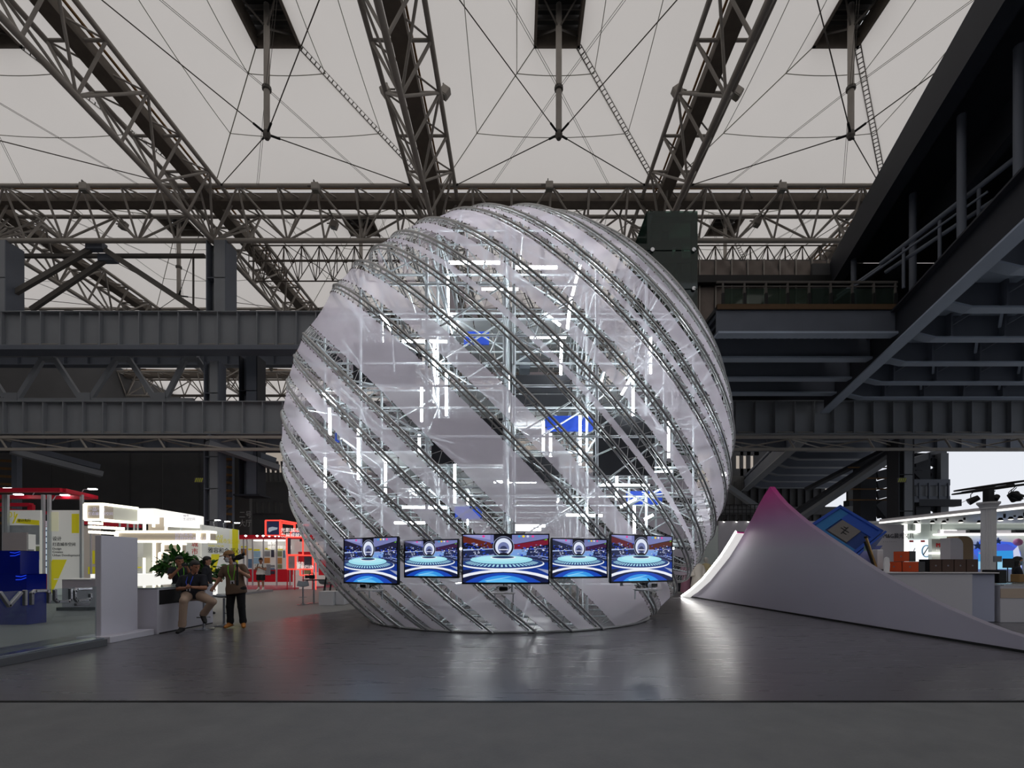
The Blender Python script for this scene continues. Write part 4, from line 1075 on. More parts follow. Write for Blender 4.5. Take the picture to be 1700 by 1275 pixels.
pts = [on_sail(*q) for q in top]
sw = thing('sail_wall', 'white sail-shaped wall with a magenta peak right of the sphere', 'wall panel', (7.9, 15, 0)); B = Vector(sw.location)
th = Vector((.16, .01, 0)); b = MB(); n = len(pts)
vt = [p - B for p in pts]; vb = [Vector((p.x, p.y, .055)) - B for p in pts]
b.add(vt + vb, [(i, i + 1, n + i + 1, n + i) for i in range(n - 1)]); b.add([v + th for v in vt] + [v + th for v in vb], [(i, i + 1, n + i + 1, n + i) for i in range(n - 1)])
b.add(vt + [v + th for v in vt], [(i, i + 1, n + i + 1, n + i) for i in range(n - 1)]); b.build('sail_panel', 'sail_print', sw)
b = MB(); a0 = Vector((pts[0].x + .05, pts[0].y - .1, 0)); a1 = Vector((pts[-1].x + .05, pts[-1].y, 0)); v = [a0, a1, a1 + th * .6, a0 + th * .6]
b.add([p - B for p in v] + [p - B + Vector((0, 0, .06)) for p in v], [(0, 1, 2, 3), (7, 6, 5, 4), (0, 4, 5, 1), (1, 5, 6, 2), (2, 6, 7, 3), (3, 7, 4, 0)]); b.build('plinth', 'black_matte', sw)  # black base stands in for the shadow line under the wall
# lit return edge on its left
mat('led_white', (1, 1, 1), .5, emit=22.0, ecol=(1.0, .98, .94))
mat('return_glow', S(235, 235, 235), .5, emit=.6, ecol=(1, .98, .95))  # return face is no lamp; strip light on it put in as glow
edge = [q for q in top[:7]]; cb = [on_sail(*q) for q in edge]; wd = [.36, .36, .34, .33, .32, .31, .30]
ca = [p + Vector((-w_, -.02, .06 * w_)) for p, w_ in zip(cb, wd)]
b = MB(); n = len(cb); b.add([p - B for p in ca] + [p - B for p in cb], [(i, i + 1, n + i + 1, n + i) for i in range(n - 1)])
b.add([p - B + Vector((.02, .03, -.06)) for p in ca] + [p - B + Vector((.02, .03, -.06)) for p in cb], [(i, i + 1, n + i + 1, n + i) for i in range(n - 1)]); b.build('return_edge', 'return_glow', sw)
b = MB(); b.tube([p - B + Vector((-.01, 0, 0)) for p in ca], .028, n=6); b.build('led_strip', 'led_white', sw)
b = MB(); q0, q1 = ca[-1], cb[-1]; b.add([q0 - B, q1 - B, q1 - B + Vector((.06, .05, -.06)), q0 - B + Vector((.06, .05, -.06))], [(0, 1, 2, 3)]); b.build('end_cap', mat('magenta', S(200, 40, 140), .5), sw)

# ------------------------------------------------------------------ counters and boxes behind it
mat('counter_white', S(206, 206, 214), .4)
t = thing('display_counter', 'white display counter with boxes on top, right edge of the photo', 'counter', (10.3, 12.6, 0))
b = MB(); b.box2((-1.2, -.45, 0), (1.15, .9, 1.24), bev=.01); b.build('counter_body', 'counter_white', t)
b = MB(); b.box2((-1.25, -.48, 1.24), (1.8, .95, 1.27), bev=.005); b.build('counter_top', 'white_paint', t)
b = MB(); b.box2((1.16, -.40, 0), (1.78, .9, 1.235), bev=.03); b.build('counter_end', mat('counter_shade', S(176, 182, 206), .35), t)  # same white counter; bluish shade of the turned face put in its colour
t = thing('display_counter', 'lower white counter with glass top at the right edge', 'counter', (13.2, 12.7, 0))
b = MB(); b.box2((-1.0, -.5, 0), (1.6, .7, .93), bev=.01); b.build('counter_body', 'counter_white', t)
b = MB(); b.box2((-1.0, -.51, .62), (1.6, -.49, .86)); b.build('front_panel', mat('panel_beige', S(196, 178, 160), .5), t)
b = MB(); b.box2((-1.02, -.55, .96), (1.62, .72, .985)); b.build('glass_top', mat('glass_clear', (.75, .82, .82), .05, alpha=.35), t)
for sx in (-.9, 1.5):
    for sy in (-.45, .6): bar('stand_off', (sx, sy, .92), (sx, sy, .962), .03, 'chrome', t)
t = tag(MB().box2((12.2, 12.25, .99), (12.42, 12.7, 1.33), bev=.015).build('monitor_block', 'black_matte'), 'black block at the step between the two right counters', 'box')
def carton(name, label, x, y, z, w, d, h, mf, mside, cat, group, hole=True):
    t = thing(name, label, cat, (x, y, z), 0, group)
    b = MB(); b.box((0, 0, h / 2), (w, d, h), bev=.006); b.build('carton_body', mside, t)
    b = MB(); b.box((-.0, -d / 2 - .004, h / 2), (w - .012, .012, h - .012), bev=.003); b.build('front_face', mf, t)
    if hole:
        b = MB(); b.cyl((0, -d / 2 - .004, h / 2), (0, -d / 2 - .016, h / 2), .022, n=12); b.build('ring_pull', mat('ring_grey', S(130, 130, 134), .4, metal=.6), t)
    return t
mat('box_orange', S(196, 74, 30), .5); mat('box_brown', S(70, 46, 34), .5)
zc = 1.272; yb_ = 12.75
X = lambda px: xof(px, yb_ - .17)
for nm, k, z in (('lower left', -.5, zc), ('lower right', .5, zc), ('top', -.05, zc + .273)):
    o = carton('file_box', 'orange file box with a grey ring, %s of the three' % nm, xof(1503, 12.85) + k * .39 * math.cos(-1.2), 12.85 + k * .39 * math.sin(-1.2), z, .385, .26, .27, 'box_orange', 'black_matte', 'box', 'orange file boxes')
    o.rotation_euler.z = -1.2
for k, nm in enumerate(('leftmost', 'second from the left', 'third from the left', 'rightmost')):
    carton('file_box', 'dark brown file box with black top, %s of the four' % nm, X(1553 + k * 20.3), yb_, zc, .31, .34, .33, 'box_brown', 'black_matte', 'box', 'brown file boxes')
# clutter at the counter's left end
t = thing('paper_roll', 'tilted black and gold tube left of the orange boxes', 'tube', P(1446, 949, 13.2))
b = MB(); a_ = P(1456, 947, 13.2) - Vector(t.location); c_ = P(1438, 893, 13.2) - Vector(t.location); b.cyl(a_, c_, .035, n=10); b.build('tube', mat('gold', S(170, 140, 90), .35, metal=.6), t)
b = MB(); b.cyl(a_ + Vector((-.05, 0, 0)), c_ + Vector((-.04, 0, -.1)), .03, n=10); b.build('tube', 'black_matte', t)
b = MB(); b.cyl(c_, c_ + (c_ - a_).normalized() * .05, .045, n=10); b.build('cap', 'black_matte', t)
b = MB(); b.box(a_, (.3, .25, .06), bev=.01); b.build('foot', 'black_matte', t)
t = thing('white_carton', 'tall white carton behind the black and gold tube', 'carton', P(1457, 946, 13.3))
b = MB(); b.box((0, 0, .27), (.16, .2, .54), bev=.008); b.build('carton_body', 'white_paint', t); b = MB(); b.box((.0, 0, .55), (.15, .19, .02)); b.build('lid', 'white_matte', t)
t = thing('oval_board', 'small white oval board left of the orange boxes', 'board', P(1472, 949.5, 12.6))
b = MB(); b.prism([(-.06, 0), (.06, 0), (.075, .2), (.05, .36), (0, .39), (-.05, .36), (-.075, .2)], 1, -.02, .02); b.build('board', 'white_matte', t)
b = MB(); b.box((0, .06, .02), (.12, .14, .02)); b.build('stand', 'white_matte', t)
t = thing('wrapped_bundle', 'lilac wrapped bundle beside the tilted blue box', 'bundle', P(1437, 948.6, 13.45))
b = MB(); b.lathe([(.16, 0), (.17, .1), (.13, .45), (.06, .55), (.03, .58)], n=14); b.build('wrap', mat('lilac_wrap', S(120, 124, 180), .5), t, True)
b = MB(); b.lathe([(.05, .55), (.035, .62), (.04, .7), (.01, .72)], n=10); b.build('knot', mat('teal_grey', S(120, 150, 150), .5), t, True)

# ------------------------------------------------------------------ white column with stage lights
t = thing('fluted_column', 'white fluted column carrying a ring of stage lights', 'column', (xof(1641, 14.5), 14.5, 0)); hc = zof(845, 14.5)
b = MB(); n = 24; vs = []
pr = []
for z in (0.0, hc):
    for j in range(n * 2):
        r = .175 if j % 2 == 0 else .15; a = math.pi * j / n; vs.append((r * math.cos(a), r * math.sin(a), z))
m2 = n * 2; b.add(vs, [(j, (j + 1) % m2, m2 + (j + 1) % m2, m2 + j) for j in range(m2)]); b.build('shaft', 'white_matte', t)
b = MB(); b.lathe([(.18, 0), (.2, .02), (.19, .05), (.23, .12), (.26, .16), (.27, .17), (.27, .22), (.1, .23)], (0, 0, hc - .02), 24); b.build('capital', 'white_matte', t, True)
b = MB(); b.lathe([(.26, 0), (.26, .12), (.2, .2), (.18, .24)], n=24); b.build('base', 'white_matte', t, True)
lt = thing('light_rig', 'black ring truss with stage spotlights on top of the column', 'stage lights', (xof(1641, 14.5), 14.5, hc + .22))
b = MB(); b.box((0, 0, .2), (.2, .2, .45), bev=.02); b.build('mast', 'black_matte', lt)
for dz, rx in ((.40, 1.0), (.50, .95)):
    b = MB(); b.tube([(rx * .95 * math.cos(a) + .1, rx * .8 * math.sin(a), .38 + dz - .40 + .12 * math.cos(a)) for a in (2 * math.pi * i / 32 for i in range(32))], .022, n=6, closed=True); b.build('ring_rail', 'black_matte', lt, True)
bar('spider_arm', (0, 0, .42), (1.05, 0, .5), .02, 'black_matte', lt); bar('spider_arm', (0, 0, .42), (-.8, 0, .28), .02, 'black_matte', lt); bar('spider_arm', (0, -.75, .4), (0, .75, .4), .02, 'black_matte', lt)
for k, (x, y, z, az, el, s) in enumerate(((-.72, -.3, .02, 2.6, -.5, 1), (.28, -.5, .12, -.3, -.5, 1), (.5, -.2, .10, .2, -.7, .9), (.8, -.5, .18, .3, -.6, 1.1), (.95, .1, .2, .5, -.6, 1.1), (.6, .4, .15, 1.2, -.5, 1))):
    R3 = Matrix.Rotation(az, 3, 'Z') @ Matrix.Rotation(-el, 3, 'Y'); c = Vector((x, y, z))
    b = MB(); b.cyl(c - R3 @ Vector((.12, 0, 0)), c + R3 @ Vector((.14 * s, 0, 0)), .075 * s, .10 * s, n=12); o = b.build('spotlight', 'black_matte', lt, True)
    b = MB(); b.cyl(c + R3 @ Vector((.135 * s, 0, 0)), c + R3 @ Vector((.145 * s, 0, 0)), .085 * s, n=12); b.build('lens', mat('lens_grey', S(150, 160, 165), .2), o)
    b = MB(); b.tube([c + Vector((0, 0, .24)), c + Vector((0, .1, .16)), c + Vector((0, .1, 0))], .012, n=6); b.build('yoke', 'black_matte', o)
    b = MB(); b.box(c + R3 @ Vector((.2 * s, 0, .07)), (.14, .16, .01), R3); b.build('barn_door', 'black_matte', o)

# ------------------------------------------------------------------ tilted blue box behind the sail wall
Yq = 17.0; sc_ = Yq / FPX
A0 = P(1393, 841, Yq); u = P(1465, 884, 16.0) - A0; v = P(1334, 880, 15.6) - A0
w_ = u.cross(v).normalized(); w_ = w_ if w_.y > 0 else -w_
t = thing('tilted_box', 'big tilted blue box with a taupe panel behind the sail wall', 'stage prop', A0 + u * .5 + v * .5 + w_ * .6); B = Vector(t.location)
mat('blue_cloth', S(34, 72, 160), .55, noise=.1, nscale=3); mat('blue_teal', S(40, 104, 160), .55, noise=.1, nscale=2); mat('blue_dark', S(26, 52, 112), .6); mat('blue_pale', S(90, 100, 170), .6); mat('taupe', S(104, 100, 98), .7)
def slab(o0, e1, e2, e3, name, m, parent=t):
    b = MB(); q = [o0, o0 + e1, o0 + e1 + e2, o0 + e2]; b.add([p - B for p in q] + [p + e3 - B for p in q], [(0, 1, 2, 3), (7, 6, 5, 4), (0, 4, 5, 1), (1, 5, 6, 2), (2, 6, 7, 3), (3, 7, 4, 0)]); return b.build(name, m, parent)
slab(A0, u, v, w_ * .06, 'face_panel', 'blue_dark')
slab(A0 + w_ * .06, u, v, w_ * 1.1, 'box_body', 'blue_cloth')
for f0, f1 in ((0, .06), (.94, 1)): slab(A0 + u * f0 - w_ * .08, u * (f1 - f0), v, w_ * .08, 'rim', 'blue_cloth')
for f0, f1 in ((0, .06), (.94, 1)): slab(A0 + v * f0 - w_ * .08, u, v * (f1 - f0), w_ * .08, 'rim', 'blue_cloth')
slab(A0 + u * .06 + v * .06 - w_ * .03, u * .2, v * .88, w_ * .03, 'blue_strip', 'blue_teal'); slab(A0 + u * .26 + v * .06 - w_ * .03, u * .68, v * .22, w_ * .03, 'blue_strip', 'blue_cloth')
slab(A0 + u * .26 + v * .74 - w_ * .03, u * .68, v * .2, w_ * .03, 'blue_strip', 'blue_teal')
o = slab(A0 + u * .30 + v * .30 - w_ * .05, u * .42, v * .42, w_ * .05, 'centre_panel', 'taupe')
b = MB()
for (a1, b1, a2, b2) in ((.42, .5, .6, .5), (.5, .40, .52, .62), (.44, .44, .5, .44), (.52, .57, .6, .57)):
    q0 = A0 + u * a1 + v * b1 - w_ * .052; q1 = A0 + u * a2 + v * b2 - w_ * .052; b.cyl(q0 - B, q1 - B, .018, n=5)
b.build('symbol', 'black_matte', o)
slab(A0 + u * 1.02 - w_ * .1, u * .04, v * 1.05, w_ * 1.2, 'side_flap', 'blue_cloth'); slab(A0 + u * .2 + v * 1.03 - w_ * .1, u * .8, v * .05, w_ * 1.0, 'side_flap', 'blue_pale')
bar('prop_leg', Vector((B.x - .3, B.y + .5, 0)) - B, Vector((B.x - .3, B.y + .5, 1.9)) - B, .04, 'black_matte', t, 'box'); bar('prop_leg', Vector((B.x + .5, B.y + .6, 0)) - B, Vector((B.x + .5, B.y + .6, 1.7)) - B, .04, 'black_matte', t, 'box')
slab(P(1405, 945, 16.9), Vector((.95, .3, .1)), Vector((.7, .2, .75)), Vector((.05, .5, 0)), 'skirt', 'blue_pale')

# ------------------------------------------------------------------ right booth with the canopy
mat('booth_grey', S(188, 184, 192), .5); mat('booth_light', S(206, 214, 210), .5); mat('light_warm', (1, 1, 1), .5, emit=1.8, ecol=(1, .97, .9)); mat('canopy', S(206, 214, 214), .4)
mat('ink_dark', S(40, 40, 46), .6); mat('ink_red', S(200, 30, 40), .5); mat('poster_light', (1, 1, 1), .5, emit=.85, ecol=(.93, .97, 1.0)); mat('wood_tan', S(150, 120, 84), .5); mat('arch_white', S(214, 210, 218), .5)
bt = thing('stationery_booth', 'lit white exhibition booth with sloping canopy at the right', 'exhibition booth', (20, 22, 0)); B = Vector(bt.location)
def bp(name, a, c, m, bev=0.0, parent=None):
    b = MB(); b.box2(Vector(a) - B, Vector(c) - B, bev=bev); return b.build(name, m, parent or bt)
Yw2 = 23.0; zt = 3.30
bp('side_wall', (xof(1432, 22.5), 22.4, 0), (xof(1498, 22.5), 22.55, 3.28), 'booth_grey')
text('wall_lettering', 'M&G晨光文具', .26, 'ink_dark', bt, P(1466, 893, 22.38) - B, sx=.9)
text('wall_lettering', '· · · · · · ·', .2, 'ink_dark', bt, P(1466, 902, 22.38) - B, sx=.9)
bp('back_wall', (xof(1496, 23), Yw2, 0), (27, Yw2 + .15, 3.6), 'booth_light')
bp('floor_plate', (16.5, 16, 0), (27, 23, .06), 'white_matte')
# canopy: fascia along the aisle and roof
b = MB(); z0 = zof(868, 22.2); pa = P(1460, 868, 22.2); pb = P(1760, 836.5, 14.8)
for nm, dz0, dz1, dx, m in (('canopy_led', -.03, .03, -.02, 'light_warm'), ('canopy_fascia', .03, .16, .0, 'white_paint')):
    b = MB(); q = [pa + Vector((dx, 0, dz0)), pb + Vector((dx, 0, dz0)), pb + Vector((dx + .1, 0, dz0)), pa + Vector((dx + .1, 0, dz0))]
    q2 = [p + Vector((0, 0, dz1 - dz0)) for p in q]; b.add([p - B for p in q + q2], [(0, 1, 2, 3), (7, 6, 5, 4), (0, 4, 5, 1), (1, 5, 6, 2), (2, 6, 7, 3), (3, 7, 4, 0)]); b.build(nm, m, bt)
b = MB(); q = [pa + Vector((.08, .8, 0)), pb + Vector((.08, 0, 0)), pb + Vector((10, 0, 0)), pa + Vector((10, .8, 0))]; b.add([p - B for p in q] + [p - B + Vector((0, 0, .1)) for p in q], [(0, 1, 2, 3), (7, 6, 5, 4), (0, 4, 5, 1), (1, 5, 6, 2), (2, 6, 7, 3), (3, 7, 4, 0)]); b.build('canopy_roof', 'canopy', bt)
for k, (px, py, Y) in enumerate(((1548, 868, 20), (1567, 868, 20), (1595, 867, 19.5), (1626, 868, 19), (1661, 864, 18), (1694, 861, 17.5), (1520, 869, 21), (1678, 862, 18.5))):
    c = P(px, py, Y) - B; b = MB(); b.cyl(c + Vector((0, 0, .10)), c, .05, .09, n=12); o = b.build('downlight', 'black_matte', bt); b = MB(); b.ell(c, (.08, .08, .03), 10, 6); b.build('bulb', 'light_warm', o)
    b = MB(); b.box(c + Vector((.15, 0, .2)), (.05, .05, .22)); b.build('hanger', 'black_matte', o)
# lit shelf line, posters, logo wall
bp('led_shelf', P(1558, 888.5, 22.6), P(1760, 886.5, 22.9), 'light_warm'); bp('shelf_bracket', P(1558, 886, 22.9), P(1760, 880, 22.95), 'booth_grey')
bp('box_light', P(1610, 884, 22.3), P(1624, 880, 22.5), 'black_matte'); bp('box_light', P(1686, 884, 22.3), P(1694, 880, 22.5), 'black_matte')
for px0, px1 in ((1509, 1525), (1528, 1545)):
    bp('light_poster', P(px0, 935, 22.85), P(px1, 896, 22.95), 'poster_light')
    bp('poster_mark', P(px0 + 1, 900, 22.83), P(px0 + 7, 897, 22.85), 'ink_red')
b = MB(); c = P(1538, 915, 22.82) - B; b.tube([c + Vector((.2 * math.cos(a), 0, .27 * math.sin(a))) for a in (2 * math.pi * i / 24 for i in range(24))], .03, n=6, closed=True); b.build('poster_ring', mat('ring_blue', S(150, 196, 232), .5), bt)
b = MB(); b.cyl(P(1533, 921, 22.8) - B, P(1542, 907, 22.8) - B, .02, n=6); b.build('poster_pen', 'black_matte', bt)
b = MB(); b.cyl(P(1514, 921, 22.8) - B, P(1519, 910, 22.8) - B, .015, n=6); b.build('poster_pen', 'booth_grey', bt)
for (x0, y0, x1, y1) in ((1500, 884, 1523, 882), (1521, 884, 1526, 866), (1500, 935, 1504, 866), (1561, 889, 1564, 880), (1562, 881, 1586, 880), (1560, 936, 1566, 912)): bp('light_line', P(x0, y0, 22.9), P(x1, y1, 22.98), 'light_warm')
bp('logo_wall', P(1547, 940, 22.4), P(1583, 895, 22.6), 'booth_light'); bp('logo_shelf', P(1547, 920, 22.2), P(1583, 917, 22.4), 'light_warm')
text('logo_letters', 'M&G', .26, 'ink_red', bt, P(1554, 908, 22.35) - B, extrude=.02); text('logo_letters', '晨光文具', .15, 'white_matte', bt, P(1554, 913.5, 22.35) - B, extrude=.015)
for k, (x0, x1) in enumerate(((1500, 1513), (1513, 1526), (1526, 1545), (1545, 1562), (1562, 1583))):
    bp('wall_tile', P(x0 + .4, 881 if k else 880, 22.93), P(x1 - .4, 868, 22.99), 'booth_light')
# arch of white and tan
def arch(px0, px1, pyt, Y, d, m):
    x0 = xof(px0, Y); x1 = xof(px1, Y); z1 = zof(pyt, Y); r = (x1 - x0) * .55; b = MB()
    poly = [(x0, .06), (x0, z1)] + [(x1 - r + r * math.sin(a), z1 - r + r * math.cos(a)) for a in (math.pi / 2 * i / 10 for i in range(11))] + [(x1, .06)]
    inn = [(x1 - .12, .06)] + [(x1 - r + (r - .12) * math.sin(a), z1 - r + (r - .12) * math.cos(a)) for a in (math.pi / 2 * (10 - i) / 10 for i in range(11))] + [(x0, z1 - .12), (x0, .06)]
    b.prism(poly, 1, Y, Y + d); b.v = [tuple(Vector(p) - B) for p in b.v]; b.build('arch', m, bt, False)
arch(1578, 1599, 893, 20.6, .5, 'arch_white'); arch(1592, 1616, 890, 21.2, .6, 'wood_tan')
b = MB(); b.lathe([(.35, 0), (.35, .1), (.32, .14), (.0, .16)], P(1597, 941, 20.2) - B + Vector((0, 0, .06)), 20); b.build('red_stool', mat('stool_red', S(150, 50, 44), .5), bt)
# sea picture with wavy frame, starfish and balls
mat_attr('sea_print', emit=.9); b = MB(); Ys_ = 22.7
def pq(px, py, k): return tuple(P(px, py, Ys_ - k * .002) - B)
wav = [(1622, 945)] + [(1622 + 6 * math.sin(i), 945 - i * 6.5) for i in range(1, 9)] + [(1636, 894), (1650, 897), (1664, 899), (1678, 900), (1688, 905), (1694, 916), (1696, 930), (1697, 945)]
b.poly([pq(x, y, 0) for x, y in wav], S(60, 100, 226)); b.poly([pq(x, y, 1) for x, y in [(1626, 908), (1640, 899), (1655, 904), (1672, 903), (1686, 909), (1690, 924), (1690, 930), (1626, 930)]], S(70, 86, 200))
b.poly([pq(x, y, 2) for x, y in [(1684, 945), (1682, 914), (1690, 906), (1695, 925), (1696, 945)]], S(206, 212, 240)); b.poly([pq(x, y, 3) for x, y in [(1624, 945), (1624, 915), (1682, 914), (1682, 945)]], S(40, 150, 226))
b.poly([pq(x, y, 4) for x, y in [(1624, 945), (1624, 932), (1682, 930), (1682, 945)]], S(150, 210, 240)); b.poly([pq(x, y, 5) for x, y in [(1625, 918), (1629, 917), (1629, 919), (1625, 919)]], S(240, 90, 170)); b.poly([pq(x, y, 6) for x, y in [(1650, 928), (1652, 922), (1655, 928)]], S(230, 240, 250))
b.build('sea_screen', 'sea_print', bt)
for px, py, r, m, nm in ((1623, 906, .2, mat('star_blue', S(40, 80, 150), .5), 'starfish'), (1657, 898, .16, 'star_blue', 'starfish')):
    b = MB(); pl = [((r if i % 2 == 0 else r * .42) * math.sin(math.pi * i / 5), (r if i % 2 == 0 else r * .42) * math.cos(math.pi * i / 5)) for i in range(10)]
    b.prism(pl, 1, -.03, .03); o = b.build('starfish', m if not isinstance(m, str) else m, bt); o.location = P(px, py, 22.4) - B
b = MB(); b.ell(P(1690, 900, 22.5) - B, (.17, .17, .17), 14, 10); b.build('pink_ball', mat('ball_pink', S(214, 130, 176), .5), bt, True)
# small screens on the counter
for px, py, w_, h_, nm in ((1656, 950, .22, .26, 'grey tablet on a stand at the right counter'), (1674, 950, .30, .42, 'black framed stand at the right counter')):
    c = P(px, py, 13.0); t = thing('tablet_stand', nm, 'tablet', (c.x, c.y, .987))
    hh = 1.5 + (VY - (928 if px < 1665 else 935)) * 13 / FPX - t.location.z
    b = MB(); b.box((0, 0, hh), (w_, .03, h_ * .6), bev=.006); b.build('tablet', mat('tablet_grey', S(120, 122, 128), .4) if px < 1665 else 'black_matte', t)
    b = MB(); b.cyl((0, .02, 0), (0, .02, hh), .012, n=8); b.lathe([(.09, 0), (.09, .012), (.02, .02)], n=16); b.build('stand', 'black_matte', t)
# white partition with mannequins behind the sail wall
t = thing('partition_wall', 'white partition with small spotlights behind the sail wall', 'partition', (xof(1230, 27), 27, 0))
b = MB(); b.box2((-1.25, 0, 0), (9.5, .12, zof(865, 27))); b.build('panel', 'booth_grey', t)
b = MB(); b.box2((-1.1, .02, 0), (-2.6, .14, 3.6)); b.build('panel', 'booth_light', t)
b = MB(); b.box2((.0, -.04, .6), (.28, 0, 3.05)); b.build('frame', 'white_matte', t)
for x in (-1.0, -.3, .35, 3.6):
    b = MB(); b.cyl((x, -.1, zof(866, 27)), (x + .05, -.3, zof(862, 27)), .06, .04, n=8); o = b.build('spotlight', 'black_matte', t); b = MB(); b.ell((x, -.12, zof(866.5, 27)), (.06, .06, .05), 8, 6); b.build('bulb', 'light_warm', o)
def mannequin(label, px, m, mh, Y=20.5, h=1.75):
    x = xof(px, Y); t = thing('mannequin', label, 'mannequin', (x, Y, 0), 0, 'robed mannequins')
    b = MB(); b.lathe([(.34, .05), (.30, .5), (.22, .95), (.21, 1.15), (.24, 1.35), (.20, 1.45), (.06, 1.5)], n=18); b.build('robe', m, t, True)
    b = MB(); b.lathe([(.05, 1.46), (.05, 1.52), (.085, 1.58), (.1, 1.66), (.09, 1.74), (.04, 1.79)], n=14); b.build('head', mh, t, True)
    for s in (-1, 1): b = MB(); b.tube([(s * .2, 0, 1.40), (s * .27, -.02, 1.15), (s * .25, -.1, .9)], [.08, .1, .12], n=10); b.build('sleeve', m, t, True)
    b = MB(); b.lathe([(.2, 0), (.2, .03), (.03, .05)], n=18); b.build('base', 'black_matte', t)
mat('cloth_cream', S(196, 180, 140), .8); mat('cloth_pale', S(214, 206, 196), .8); mat('skin_manneq', S(190, 186, 180), .6); mat('cloth_pink', S(170, 120, 140), .8)
mannequin('mannequin in a pale cream robe beside the sphere', 1158, 'cloth_pale', 'skin_manneq', 22.6); mannequin('mannequin in a straw-coloured robe behind the cream one', 1172, 'cloth_cream', 'skin_manneq', 23.6); mannequin('mannequin in a dull pink robe half behind the sphere', 1141, 'cloth_pink', 'skin_manneq', 24.2)
# ------------------------------------------------------------------ glass barrier with chrome letters, left edge
def boxP(name, px0, py0, px1, py1, Y, dep, m, parent, B=None, bev=0.0):
    B = B if B is not None else Vector(parent.location); b = MB(); b.box2(P(px0, py1, Y) - B, P(px1, py0, Y) + Vector((0, dep, 0)) - B, bev=bev); return b.build(name, m, parent)
XG = -7.58
def onG(px, py, x=XG):
    Y = FPX * x / (px - VX); return P(px, py, Y)
t = thing('glass_barrier', 'glass barrier with chrome letters on a dark plinth at the left edge', 'barrier', (XG, 7.2, 0)); B = Vector(t.location)
b = MB(); b.box2(Vector((-8.05, 5.6, 0)) - B, Vector((-7.46, 8.82, .12)) - B, bev=.006); b.build('plinth', mat('plinth_grey', S(84, 86, 90), .35), t)
b = MB(); b.box2(Vector((-7.72, 5.6, .12)) - B, Vector((-7.5, 8.8, .15)) - B, bev=.004); b.build('glass_channel', mat('chrome_soft', S(170, 178, 190), .22, metal=1), t)
mat_glass('glass_pane', (.84, .9, .9), .07, (.4, .45, .5), .04)
b = MB(); b.box2(Vector((XG - .03, 5.6, .15)) - B, Vector((XG - .015, 8.74, 1.08)) - B); b.build('glass_pane', 'glass_pane', t)
for s_ in ([(0, 984), (15, 1006), (34.5, 984)], [(41.5, 981), (41.5, 1004)], [(52.5, 1003), (52.5, 985), (58, 981), (77, 980.5), (81.5, 984), (81, 1000)], [(91, 980), (91, 995), (96, 999), (113, 999), (117, 996), (117, 978)],
           [(150.6, 977), (127, 978), (124, 981), (124, 993), (128, 998), (146.7, 996.5), (150, 993), (150, 986)], [(126, 1003.5), (147.5, 1002.5)]):
    b = MB(); pts = [onG(*q) - B for q in s_]
    for a_, c_ in zip(pts[:-1], pts[1:]):
        d = (c_ - a_).normalized(); b.box((a_ + c_) / 2, (.05, .05, (c_ - a_).length + .03), d.to_track_quat('Z', 'X').to_matrix(), .008)
    b.build('letter', mat('chrome_dark', S(150, 150, 156), .18, metal=1), t)
# white upright panel
t = thing('display_board', 'tall blank white panel on a low base beside the glass barrier', 'panel', (-7.95, 9.65, 0))
b = MB(); b.box2((-.06, -.47, .1), (.06, .42, 2.03), bev=.008); b.build('panel', mat('panel_white', S(196, 194, 204), .5), t)
b = MB(); b.box2((-.3, -.6, 0), (.34, .5, .12), bev=.008); b.build('base', 'panel_white', t)
# reception desk
t = thing('reception_desk', 'white reception desk with a black recess beside the seated man', 'desk', (-8.0, 11.15, 0))
b = MB(); b.box2((-.48, -.95, 0), (.42, .92, .96), bev=.006); b.build('desk_body', 'panel_white', t)
b = MB(); b.box2((-.5, -.97, .965), (.44, .94, .985), bev=.003); b.build('desk_top', mat('glass_top', S(200, 214, 214), .08), t)
b = MB(); b.box2((.40, -.90, .62), (.427, .55, .93)); b.build('recess_panel', 'black_matte', t)
b = MB(); b.box2((.40, .6, .05), (.425, .605, .9)); b.build('panel_joint', 'black_matte', t)
b = MB(); b.box2((-.46, -.9, 0), (.425, .9, .025)); b.build('toe_strip', 'black_matte', t)
# bar stools
mat('stool_grey', S(120, 126, 134), .4); mat('stool_metal', S(170, 174, 180), .25, metal=.9)
def stool(label, x, y, rz=0, h=.68, back=False, group='grey bar stools'):
    t = thing('bar_stool', label, 'stool', (x, y, 0), rz, group)
    b = MB(); b.lathe([(.21, 0), (.21, .012), (.06, .03), (.03, .05)], n=24); b.build('base', 'stool_metal', t, True)
    b = MB(); b.cyl((0, 0, .02), (0, 0, h - .04), .028, n=12); b.build('pole', 'stool_metal', t, True)
    b = MB(); b.tube([(.13, -.14, h * .42), (.0, -.17, h * .42), (-.13, -.14, h * .42)], .012, n=6); b.box((0, -.08, h * .42), (.02, .17, .02)); b.build('foot_rest', 'stool_metal', t)
    b = MB()
    def fn(u, v):
        x = (u - .5) * .4; y = (v - .5) * .38; z = h + .03 * (abs(u - .5) * 2) ** 2 + (.16 * max(0, (v - .62) / .38) ** 1.6 if back else .03 * max(0, (v - .7) / .3)); return (x * (1 - .2 * (abs(v - .5) * 2) ** 3), y, z)
    b.grid(fn, 8, 8); o = b.build('seat', 'stool_grey', t, True); md = o.modifiers.new('thick', 'SOLIDIFY'); md.thickness = .03
    return t
stool('bar stool under the seated man', -7.10, 10.98, .5); stool('empty bar stool between the two men', -7.02, 11.6, 1.9, .70)
stool('bar stool with low back near the camera tripods', xof(503, 17.5), 17.5, .4, .68, True); stool('bar stool with low back behind the high table', xof(540, 19.2), 19.2, 2.8, .68, True)
t = thing('high_table', 'small dark round high table near the camera tripods', 'table', (xof(521, 18.1), 18.1, 0))
